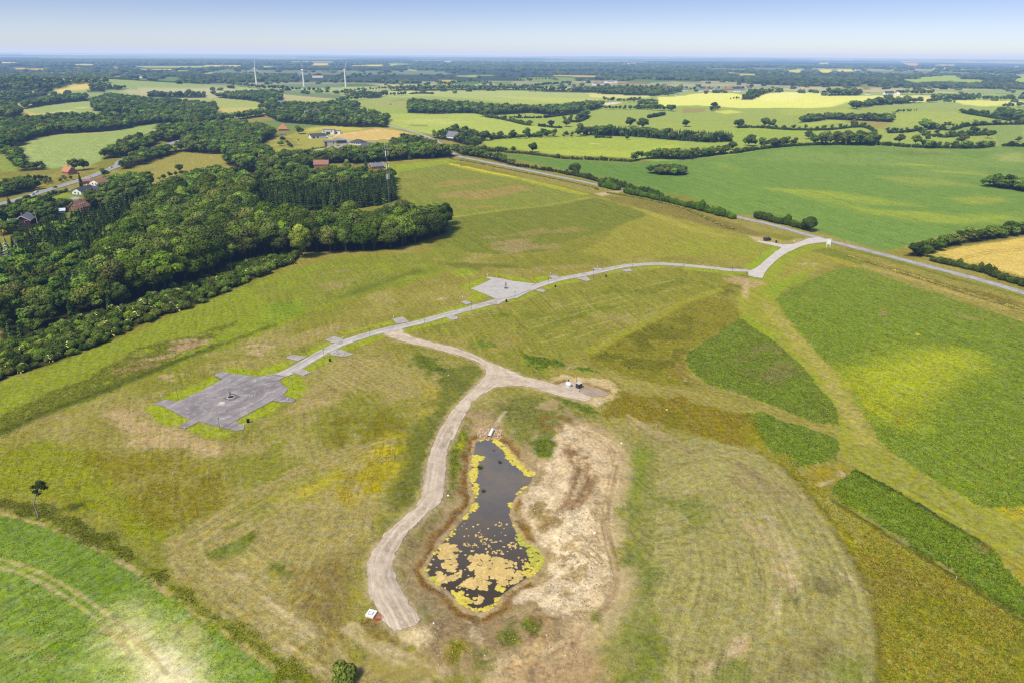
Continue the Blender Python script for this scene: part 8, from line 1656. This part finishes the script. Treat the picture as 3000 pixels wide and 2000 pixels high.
house(cH((400, 1110))[0], 13, 9.5, 2.9, 3.2, R(108), DRED, GSLATE, 'dark red wooden house with white trimmed gable at the left edge', chim=(-1, 1.2, BRICK), wins=[('w', -2.2, 1.7, 2.0, 1.5), ('w', 1.9, 1.7, 1.9, 1.5)], trim=WHITE, eave=.7)
house(cH((240, 1130))[0], 7, 6, 2.4, 1.5, R(22), DRED, SLATE, 'low dark side wing with white fascia left of the dark red house', wins=[('s', -1.5, 1.4, 1, 1), ('s', 1.3, 1.4, 1, 1)], trim=WHITE, name='house_wing', cat='house wing')
house(cH((1235, 945))[0], 11, 9.5, 4.2, 4.4, R(84), BRICK, TILE, 'two storey red brick house with red tiled roof below the highway', sky=3, wins=[('w', -1.3, 5.4, 1.3, 1.2), ('w', 1.2, 5.4, 1.3, 1.2), ('s', -2.6, 1.6, 1.3, 1.4), ('s', 1.5, 1.6, 1.3, 1.4), ('w', 2.0, 1.6, 1.1, 1.4)], doors=[('w', -.6, 1.1, 2.1)], chim=(2, .2, BRICK))
house(cH((1290, 655))[0], 17, 9, 2.9, 2.6, R(80), RENDERW, SLATE, 'white bungalow with dark roof and white gable beside the highway', chim=(5.5, .3, WHITE), wins=[('w', 1.5, 1.6, 1.4, 1.3), ('s', -4, 1.5, 1.6, 1.3), ('s', 0, 1.5, 1.6, 1.3), ('s', 4, 1.5, 2.2, 1.4)], doors=[('w', -1.6, 1, 2.1)], eave=.6)
house(cH((1460, 630))[0], 9, 7, 2.7, 1.8, R(0), RENDERW, SLATE, 'white wing with dark roof right of the white bungalow', wins=wrow('s', 3, 8, 1.4), name='house_wing', cat='house wing')
house(cH((1560, 520))[0], 18, 10, 2.8, 2.7, R(76), RENDERW, TILE, 'white bungalow with dull red roof at the corner of the dry meadow', wins=[('w', 1.5, 1.5, 1.5, 1.3), ('w', -2, 1.5, 1.5, 1.3), *wrow('s', 4, 15, 1.5)], chim=(3, .2, BRICK))
house(cH((1345, 510))[0], 9, 6, 2.5, 1.4, R(40), BRICK, TILE, 'small red roofed outbuilding left of the red roofed bungalow', name='outbuilding', cat='outbuilding')
house(cH((1760, 525))[0], 14, 6, 2.6, .35, R(12), mt('grey_render', (.42, .42, .42)), GSLATE, 'low grey flat roofed annex right of the red roofed bungalow', name='annex', cat='annex', wins=wrow('s', 4, 12, 1.4))
house(cH((1070, 365))[0], 12, 9, 3.0, 4.2, R(-30), BRICK, OTILE, 'brick house with orange tiled roof across the highway', sky=1, wins=[('e', -1.6, 1.6, 1.2, 1.3), ('e', 1.6, 1.6, 1.2, 1.3)], chim=(0, .2, BRICK))
house(cB((198, 403))[0], 15, 15, 3.2, 7.0, R(20), BRICK, OTILE, 'villa with steep orange hipped roof among trees at left', hip=True, chim=(.3, 0, WHITE), wins=wrow('s', 3, 12, 1.7, 1.6, 1.5))
house(cB((195, 462))[0], 7, 5, 2.4, .3, R(10), GREY, GSLATE, 'small grey garden building below the orange roofed villa', name='garden_building', cat='outbuilding')
house(cB((590, 490))[0], 22, 13, 3.6, 3.0, R(29), RENDERW, SLATE, 'white bungalow with low dark roof on the sunny plot', wins=[('s', -7, 1.7, 3.4, 2.2), ('s', -1, 1.7, 2.2, 2.2), ('e', -2, 1.7, 3, 1.6), ('e', 3, 1.7, 1.4, 1.4)], eave=.8)
house(cB((720, 445))[0], 18, 12, 6.4, .5, R(4), CREAM, GSLATE, 'cream flat roofed two storey villa with dark garage door', wins=[('s', -6, 4.6, 2.0, 1.6), ('s', 5, 4.6, 1.4, 2.4), ('e', 0, 2, 1.6, 2.2)], doors=[('s', 0, 6.5, 4.2)], eave=.3)
house(cB((815, 440))[0], 11, 9, 4.4, .45, R(4), RENDERW, GSLATE, 'lower white flat roofed wing right of the cream villa', wins=[('s', 0, 2.2, 2.6, 2.2), ('e', 0, 2.2, 2.2, 1.8)], eave=.3, name='house_wing', cat='house wing')
house(cB((735, 580))[0], 16, 11, 6.2, .5, R(20), mt('grey_brick', (.46, .42, .36), var=.2), GSLATE, 'two storey flat roofed house with glazed dark corner', wins=[('w', 0, 4.6, 9, 2.4), ('w', 0, 1.6, 9, 2.4), ('s', -6, 4.4, 3.2, 2.6), ('s', -6, 1.5, 3.2, 2.6), ('s', 4, 4.4, 1.4, 2.0)], eave=.5)
house(cB((860, 550))[0], 15, 8, 3.4, .4, R(20), SLATE, SLATE, 'dark flat roofed garage wing right of the glazed house', doors=[('s', -2, 5, 2.5)], eave=.3, name='garage', cat='garage')
house(cB((1060, 560))[0], 19, 14, 3.2, 3.4, R(-25), CREAM, SLATE, 'left part of the large hipped slate roofed house', hip=True, wins=wrow('s', 4, 15, 1.6, 1.6, 1.6), eave=1.0)
house(cB((1180, 600))[0], 22, 13, 3.2, 3.4, R(-8), CREAM, mt('blue_slate', (.085, .095, .13), var=.2), 'right part of the large hipped slate roofed house with terrace doors', hip=True, wins=wrow('s', 6, 20, 1.5, 2.0, 2.2), eave=1.0)
house(cB((640, 845))[0], 15, 9, 3.0, 3.8, R(6), BRICK, TILE, 'red roofed house sunk among the trees below the new houses', sky=1, chim=(3, .2, BRICK), z=2.5)
house(cB((1270, 838))[0], 13, 10, 2.9, 3.0, R(28), BRICK, GSLATE, 'brick house with grey roof beside the phone mast', wins=[('e', 0, 1.6, 1.4, 1.3), *wrow('s', 4, 11, 1.5)], chim=(-1, .2, BRICK), trim=WHITE)
house(cB((2150, 490))[0], 19, 11, 3.2, 6.0, R(-35), RENDERW, GSLATE, 'farmhouse with steep grey roof hidden among trees by the main road', wins=[('w', 0, 2, 1.4, 1.4), ('w', 0, 5.4, 1.2, 1.2)])
house(cB((500, 222))[0], 20, 11, 3.4, 5, R(30), RENDERW, GSLATE, 'long white farmhouse with grey roof behind the bright trees, left half'); house(cB((610, 205))[0], 20, 11, 3.4, 5, R(-14), RENDERW, GSLATE, 'grey roofed farm barn behind the bright trees, right of the white farmhouse', name='barn', cat='barn')
house(f1((890, 612))[0], 19, 10, 4, 4.5, R(10), RENDERW, GSLATE, 'white house peeping out of the trees below the left turbine', wins=wrow('s', 4, 16, 2, 1.8, 1.6)); house(f1((750, 606))[0], 10, 8, 3.5, 3.5, R(-20), BRICK, TILE, 'reddish roof half hidden by trees left of the peeping white house', z=2)
house(f4((793, 503))[0], 30, 14, 5, 6, R(4), RENDERW, SLATE, 'long white barn with dark blue roof on the bright fields at right', name='barn', cat='barn', wins=wrow('s', 5, 26, 2.4, 2, 1.6)); house(f4((888, 508))[0], 18, 14, 7, 4, R(80), RENDERW, TILE, 'white gabled farmhouse with red roof joined to the long barn', wins=[('w', -3, 3, 1.6, 2), ('w', 3, 3, 1.6, 2)]); house(f4((555, 502))[0], 13, 9, 4, 3, R(0), RENDERW, GSLATE, 'small white shed left of the long white barn', name='shed', cat='shed')
# village
VI = [(330, 410, 20, 'w', 't'), (360, 435, 22, 'b', 't'), (780, 420, 24, 'b', 't'), (830, 432, 18, 'w', 's'), (900, 448, 22, 'w', 's'), (950, 458, 18, 'w', 'g'), (1000, 460, 20, 'w', 'g'), (1180, 465, 24, 'w', 'g'), (1210, 440, 20, 'b', 's'), (1300, 455, 17, 'w', 's'), (1360, 455, 18, 'w', 'g'), (1440, 470, 20, 'w', 't'), (1510, 450, 26, 'b', 't'), (1600, 470, 22, 'w', 'g'), (1640, 440, 24, 's', 's'), (1660, 465, 20, 'w', 'g'), (1710, 420, 16, 'w', 't'), (1745, 455, 16, 'w', 'g'), (150, 368, 26, 'w', 'g'), (5, 450, 18, 'b', 't'), (0, 400, 14, 'w', 't'), (915, 518, 8, 'w', 'g'), (1260, 470, 14, 'b', 't')]
WM = {'w': RENDERW, 'b': BRICK, 's': SLATE}; RM = {'t': TILE, 's': SLATE, 'g': GSLATE}; WN = {'w': 'white', 'b': 'brick', 's': 'dark'}; RN = {'t': 'red roofed', 's': 'dark roofed', 'g': 'grey roofed'}
for i, (x, y, L_, a, c) in enumerate(VI):
    house(f3((x, y))[0], L_, 11, 4.5, 5, R((i * 47) % 60 - 30), WM[a], RM[c], f'{RN[c]} {WN[a]} village house in the row behind the bright yellow fields', wins=wrow('s', 3, L_ * .8, 2.2, 1.8, 1.8))['group'] = f'{RN[c]} {WN[a]} houses of the far village'
FAR = [f0((620, 242)), f0((580, 274)), f0((655, 276)), f0((712, 276)), f0((830, 262)), f0((865, 258)), f0((905, 208)), f0((1340, 205)), f0((1660, 312)), f0((1830, 145)), f0((1930, 145)), f1((1300, 306)), f1((1700, 200)), f1((2180, 135)), f2((1450, 142)), f2((2160, 395)), f2((2310, 366)), f3((360, 150)), f4((440, 225)), f4((1330, 212)), f4((1460, 202)), f4((1610, 198)), f4((2265, 185)), f4((790, 205)), f4((1700, 125))]
for i, p in enumerate(FAR):
    house(p[0], 30 + (i * 13) % 30, 14, 7, 4, R((i * 31) % 40 - 20), RENDERW, (GSLATE, TILE)[i % 2], 'tiny white farm building far out on the wooded plain', name='farm_building', cat='farm building')['group'] = 'far farm buildings on the plain'

# cars
CARP = {}
def car(px, rz, col, cname, label, group=None, xy=None):
    if cname not in CARP:
        M = mt('car_paint_' + cname, col, rough=.3, var=.03, spec=.5); r = empty('parked_car' if group is None else 'car')
        m = MB(); pr = [(-2.15, .35), (-2.2, .62), (-2.1, .85), (-1.15, .95), (-.55, 1.42), (.95, 1.46), (1.75, 1.0), (2.12, .9), (2.15, .35)]
        for i in range(len(pr)):
            (x0, z0), (x1, z1) = pr[i], pr[(i + 1) % len(pr)]; y0 = .86 if z0 < 1.1 else .66; y1 = .86 if z1 < 1.1 else .66
            m.face([(x0, -y0, z0), (x1, -y1, z1), (x1, y1, z1), (x0, y0, z0)][::-1])
        for sg in (-1, 1): m.face([(x, sg * (.86 if z < 1.1 else .66), z) for x, z in pr][::-sg])
        m.build('body', M, r)
        g = MB()
        for sg in (-1, 1): g.face([(-1.0, sg * .845, .99), (-.52, sg * .70, 1.38), (.9, sg * .69, 1.40), (1.5, sg * .845, 1.03)][::sg])
        g.face([(-1.16, -.74, .98), (-1.16, .74, .98), (-.60, .62, 1.41), (-.60, -.62, 1.41)]); g.face([(1.0, -.62, 1.45), (1.0, .62, 1.45), (1.72, .74, 1.04), (1.72, -.74, 1.04)]); g.build('window', GLASS, r)
        for x in (-1.35, 1.35):
            for sg in (-1, 1): wt = MB().tube([(x, sg * .72, .32), (x, sg * .90, .32)], .32, 14).build('wheel', TYRE, r); MB().tube([(x, sg * .895, .32), (x, sg * .915, .32)], .19, 10).build('rim', GREY, wt)
        for sg in (-1, 1): MB().box((-2.17, sg * .6, .68), (.06, .34, .14)).build('headlight', WHITE, r); MB().box((2.14, sg * .6, .78), (.05, .3, .14)).build('tail_light', RED, r)
        CARP[cname] = r; o = r
    else: o = copy_tree(CARP[cname])
    o.location = pt(*px) + Vector((0, 0, .33)); o.rotation_euler = (0, 0, rz); tag(o, label, 'car', group)
hd = lambda p, q: math.atan2(*(W([q])[0] - W([p])[0])[::-1])
hwz = hd(cH((190, 785))[0], cH((1200, 475))[0])
car(cH((505, 690))[0], hwz + math.pi, (.75, .76, .78), 'silver', 'silver car in the near lane of the highway, beside another silver car', 'cars on the highway'); car(cH((560, 655))[0], hwz, (.75, .76, .78), 'silver', 'silver car in the far lane of the highway, passing another', 'cars on the highway'); car(cH((850, 582))[0], hwz + math.pi, (.05, .07, .09), 'dark', 'dark car on the highway left of the tall column conifer', 'cars on the highway'); car(cH((1700, 278))[0], hwz, (.75, .76, .78), 'silver', 'silver car on the highway beside the dry meadow', 'cars on the highway')
car(cH((1090, 790))[0], 2.4, (.05, .07, .09), 'dark', 'dark car parked in the drive below the white bungalow'); car(cH((885, 800))[0], .3, (.09, .02, .03), 'maroon', 'maroon car parked at the garden edge left of the dark car'); car(cB((1860, 585))[0], .2, (.75, .76, .78), 'silver', 'silver car parked among trees by the bend of the main road'); car(cB((1890, 590))[0], .5, (.75, .76, .78), 'silver', 'second silver car parked under the trees by the farmhouse'); car(cB((700, 462))[0], .2, (.05, .07, .09), 'dark', 'dark car parked between the white bungalow and the cream villa')
# poles
def pole(px, h, mat, label, arm=0.0, group=None, name='power_pole'):
    r = T_(name, label, 'pole', pt(*px), .4, group); MB().tube([(0, 0, -.3), (0, 0, h)], [.16, .10], 8).build('post', mat, r)
    if arm: MB().box((0, 0, h - .5), (arm, .12, .12)).build('cross_arm', mat, r)
pole(cH((575, 1125))[0], 8.5, WHITE, 'pale pole right of the dark red house'); pole(cH((1075, 640))[0], 7, WHITE, 'pale pole at the hedge left of the white bungalow'); pole(cH((1702, 550))[0], 6.5, WHITE, 'pale pole in front of the red roofed bungalow'); pole(cH((1560, 910))[0], 5.5, BRASS, 'pale timber pole in the trees right of the brick house')
pole(c2((340, 625))[0], 13, BRASS, 'tall timber pole at the lower end of the pale hillside field', 2.0); pole(c2((722, 588))[0], 11, BRASS, 'right timber pole of the pair in the pale hillside field', 2.0); pole(c2((706, 586))[0], 10, BRASS, 'left timber pole of the pair in the pale hillside field', 2.0); pole(c2((1145, 530))[0], 9, WHITE, 'thin pale pole in front of the long wood', 1.5); pole(cB((1628, 478))[0], 7, WHITE, 'pale pole beside the path on the dry plot')
# gardens: blue tarpaulin shed and glasshouse
house(cH((945, 955))[0], 5.5, 3.6, 1.8, 1.3, R(20), mt('pale_blue_board', (.42, .52, .62)), mt('pale_blue_sheet', (.55, .64, .74)), 'small pale blue roofed garden shed left of the brick house', name='garden_shed', cat='shed')
# ------------------------------------------------------------------ the haze that lies over the plain
def haze():
    s, z0, z1 = 45000.0, -70.0, 190.0
    V = [(x, y, z) for z in (z0, z1) for x, y in ((-s, -s), (s, -s), (s, s), (-s, s))]
    Fq = [(3, 2, 1, 0), (4, 5, 6, 7), (0, 1, 5, 4), (1, 2, 6, 5), (2, 3, 7, 6), (3, 0, 4, 7)]
    me = np_mesh('haze', np.array(V), np.array(Fq), None); m, nt, out = new_mat('haze_air')
    sig = np.array(SIGMA); tone = np.array(HAZE_TONE)
    ab = N(nt, 'ShaderNodeVolumeAbsorption'); dmax = sig.max(); ab.inputs['Density'].default_value = dmax * 1.0
    ab.inputs['Color'].default_value = (*(1 - sig / dmax), 1)
    em = N(nt, 'ShaderNodeEmission'); e = sig * tone; em.inputs['Strength'].default_value = float(e.max()); em.inputs['Color'].default_value = (*(e / e.max()), 1)  # daylight scattered by the air, added as an even glow of the volume
    ad = N(nt, 'ShaderNodeAddShader'); nt.links.new(ab.outputs[0], ad.inputs[0]); nt.links.new(em.outputs[0], ad.inputs[1]); nt.links.new(ad.outputs[0], out.inputs['Volume'])
    me.materials.append(m); tag(obj('haze', me), kind='structure')
build_ground()
def growth():
    rs = np.random.RandomState(3)
    # tufts of tall grass where the growth is rough, taking the tone of the ground they stand on
    idx = np.where((GR < 460) & (GR > 95) & (np.abs(np.arctan2(GX, GY)) < R(45.9)) & (TEX > .4))[0]
    cell = GR[idx] ** 2 * (.10 + sstep(.55, 1.0, TEX[idx]) + .8 * sstep(0, .4, UP[idx])) * (1 - sstep(200, 455, GR[idx])) * (.25 + sstep(.4, .6, fbm(GX[idx] / 3, GY[idx] / 3, 66, 4))); pk = rs.choice(idx, min(110000, len(idx) // 2), False, cell / cell.sum())
    n = len(pk); h = (.12 + .26 * rs.rand(n)) * (.7 + .9 * UP[pk] + .3 * sstep(.6, 1, TEX[pk])); a = rs.uniform(0, 6.28, n); w_ = .10 + .16 * rs.rand(n); B = np.stack([GX[pk], GY[pk], GZ[pk] - .06], 1)
    V = []; 
    for k in range(3):
        t = a + k * 2.1; dx, dy = np.cos(t), np.sin(t); ln = .95 * h * rs.normal(size=n); px_, py_ = -dy * ln, dx * ln
        V.append(np.stack([B + np.stack([dx * w_, dy * w_, 0 * h], 1), B - np.stack([dx * w_, dy * w_, 0 * h], 1), B + np.stack([px_, py_, h], 1)], 1))
    V = np.concatenate(V, 0); T = np.arange(len(V) * 3).reshape(-1, 3)
    Cc = np.tile(COL[pk] * rs.uniform(1.15, 2.15, (n, 1)) * (1 + .12 * rs.normal(size=(n, 3))), (3, 1)); Cc = np.repeat(np.clip(Cc, .004, .8), 3, 0) * np.tile([[.7], [.7], [1.25]], (len(V), 1))
    m, nt, out = new_mat('grass_blades'); at_ = N(nt, 'ShaderNodeAttribute', attribute_name='Col'); d = N(nt, 'ShaderNodeBsdfDiffuse'); t_ = N(nt, 'ShaderNodeBsdfTranslucent'); mx = N(nt, 'ShaderNodeMixShader'); mx.inputs[0].default_value = .35
    nt.links.new(at_.outputs['Color'], d.inputs[0]); nt.links.new(at_.outputs['Color'], t_.inputs[0]); nt.links.new(d.outputs[0], mx.inputs[1]); nt.links.new(t_.outputs[0], mx.inputs[2]); nt.links.new(mx.outputs[0], out.inputs[0])
    tag(obj('tall_grass', np_mesh('tall_grass', V.reshape(-1, 3), T, m, Cc)), 'tufts of rough grass and standing crop in the near fields', kind='stuff')
    # wild flowers
    P = []; Cc = []
    def sow(poly, n, c, s):
        A = W(poly); lo, hi = A.min(0), A.max(0); q = rs.uniform(lo, hi, (n, 2)); q = q[sdist(q[:, 0], q[:, 1], A) > 0]
        q = q[fbm(q[:, 0] / 5, q[:, 1] / 5, 91, 3) > .5]
        for x, y in q: P.append((x, y, hz(x, y) + .55)); Cc.append(np.array(c) * rs.uniform(.8, 1.2)); S.append(s * rs.uniform(.6, 1.4))
    S = []; WH, YE = (.62, .62, .55), (.62, .50, .03)
    sow(c5((1250, 920), (1480, 960), (1520, 985), (1400, 1020), (1300, 990)), 260, WH, .30); sow(c5((560, 940), (640, 960), (790, 1060), (700, 1110), (620, 1040)), 330, WH, .32); sow(c5((1560, 1000), (1660, 998), (1640, 1020), (1560, 1020)), 60, WH, .35)
    sow(c5((1120, 740), (1500, 600), (1800, 560), (1700, 640), (1300, 760)), 500, WH, .30); sow(c6((-100, 1075), (60, 1100), (60, 1112), (-100, 1095)), 120, WH, .3)
    sow(Q((640, 180), (700, 110), (700, 230), (650, 270)), 260, YE, .24); sow(Q((180, 260), (310, 190), (300, 320), (220, 420), (130, 420)), 900, YE, .26); sow(Q((0, 480), (60, 460), (60, 530), (0, 540)), 160, YE, .26); sow(c9((2060, 440), (2240, 430), (2240, 500), (2120, 500)), 240, YE, .26); sow(c9((850, 340), (1000, 400), (1130, 540), (1000, 560), (900, 440)), 300, (.55, .52, .30), .22)
    P = np.array(P); nn = len(P); dr = rdir(nn, rs); dr[:, 2] = np.abs(dr[:, 2]) + .8
    V, T, C2 = quads(P, dr, np.array(S), rs, np.array(Cc), 1.0)
    tag(obj('wildflowers', np_mesh('wildflowers', V, T, m, C2)), 'white and yellow wild flowers scattered in the meadows', kind='stuff')
growth()
haze()
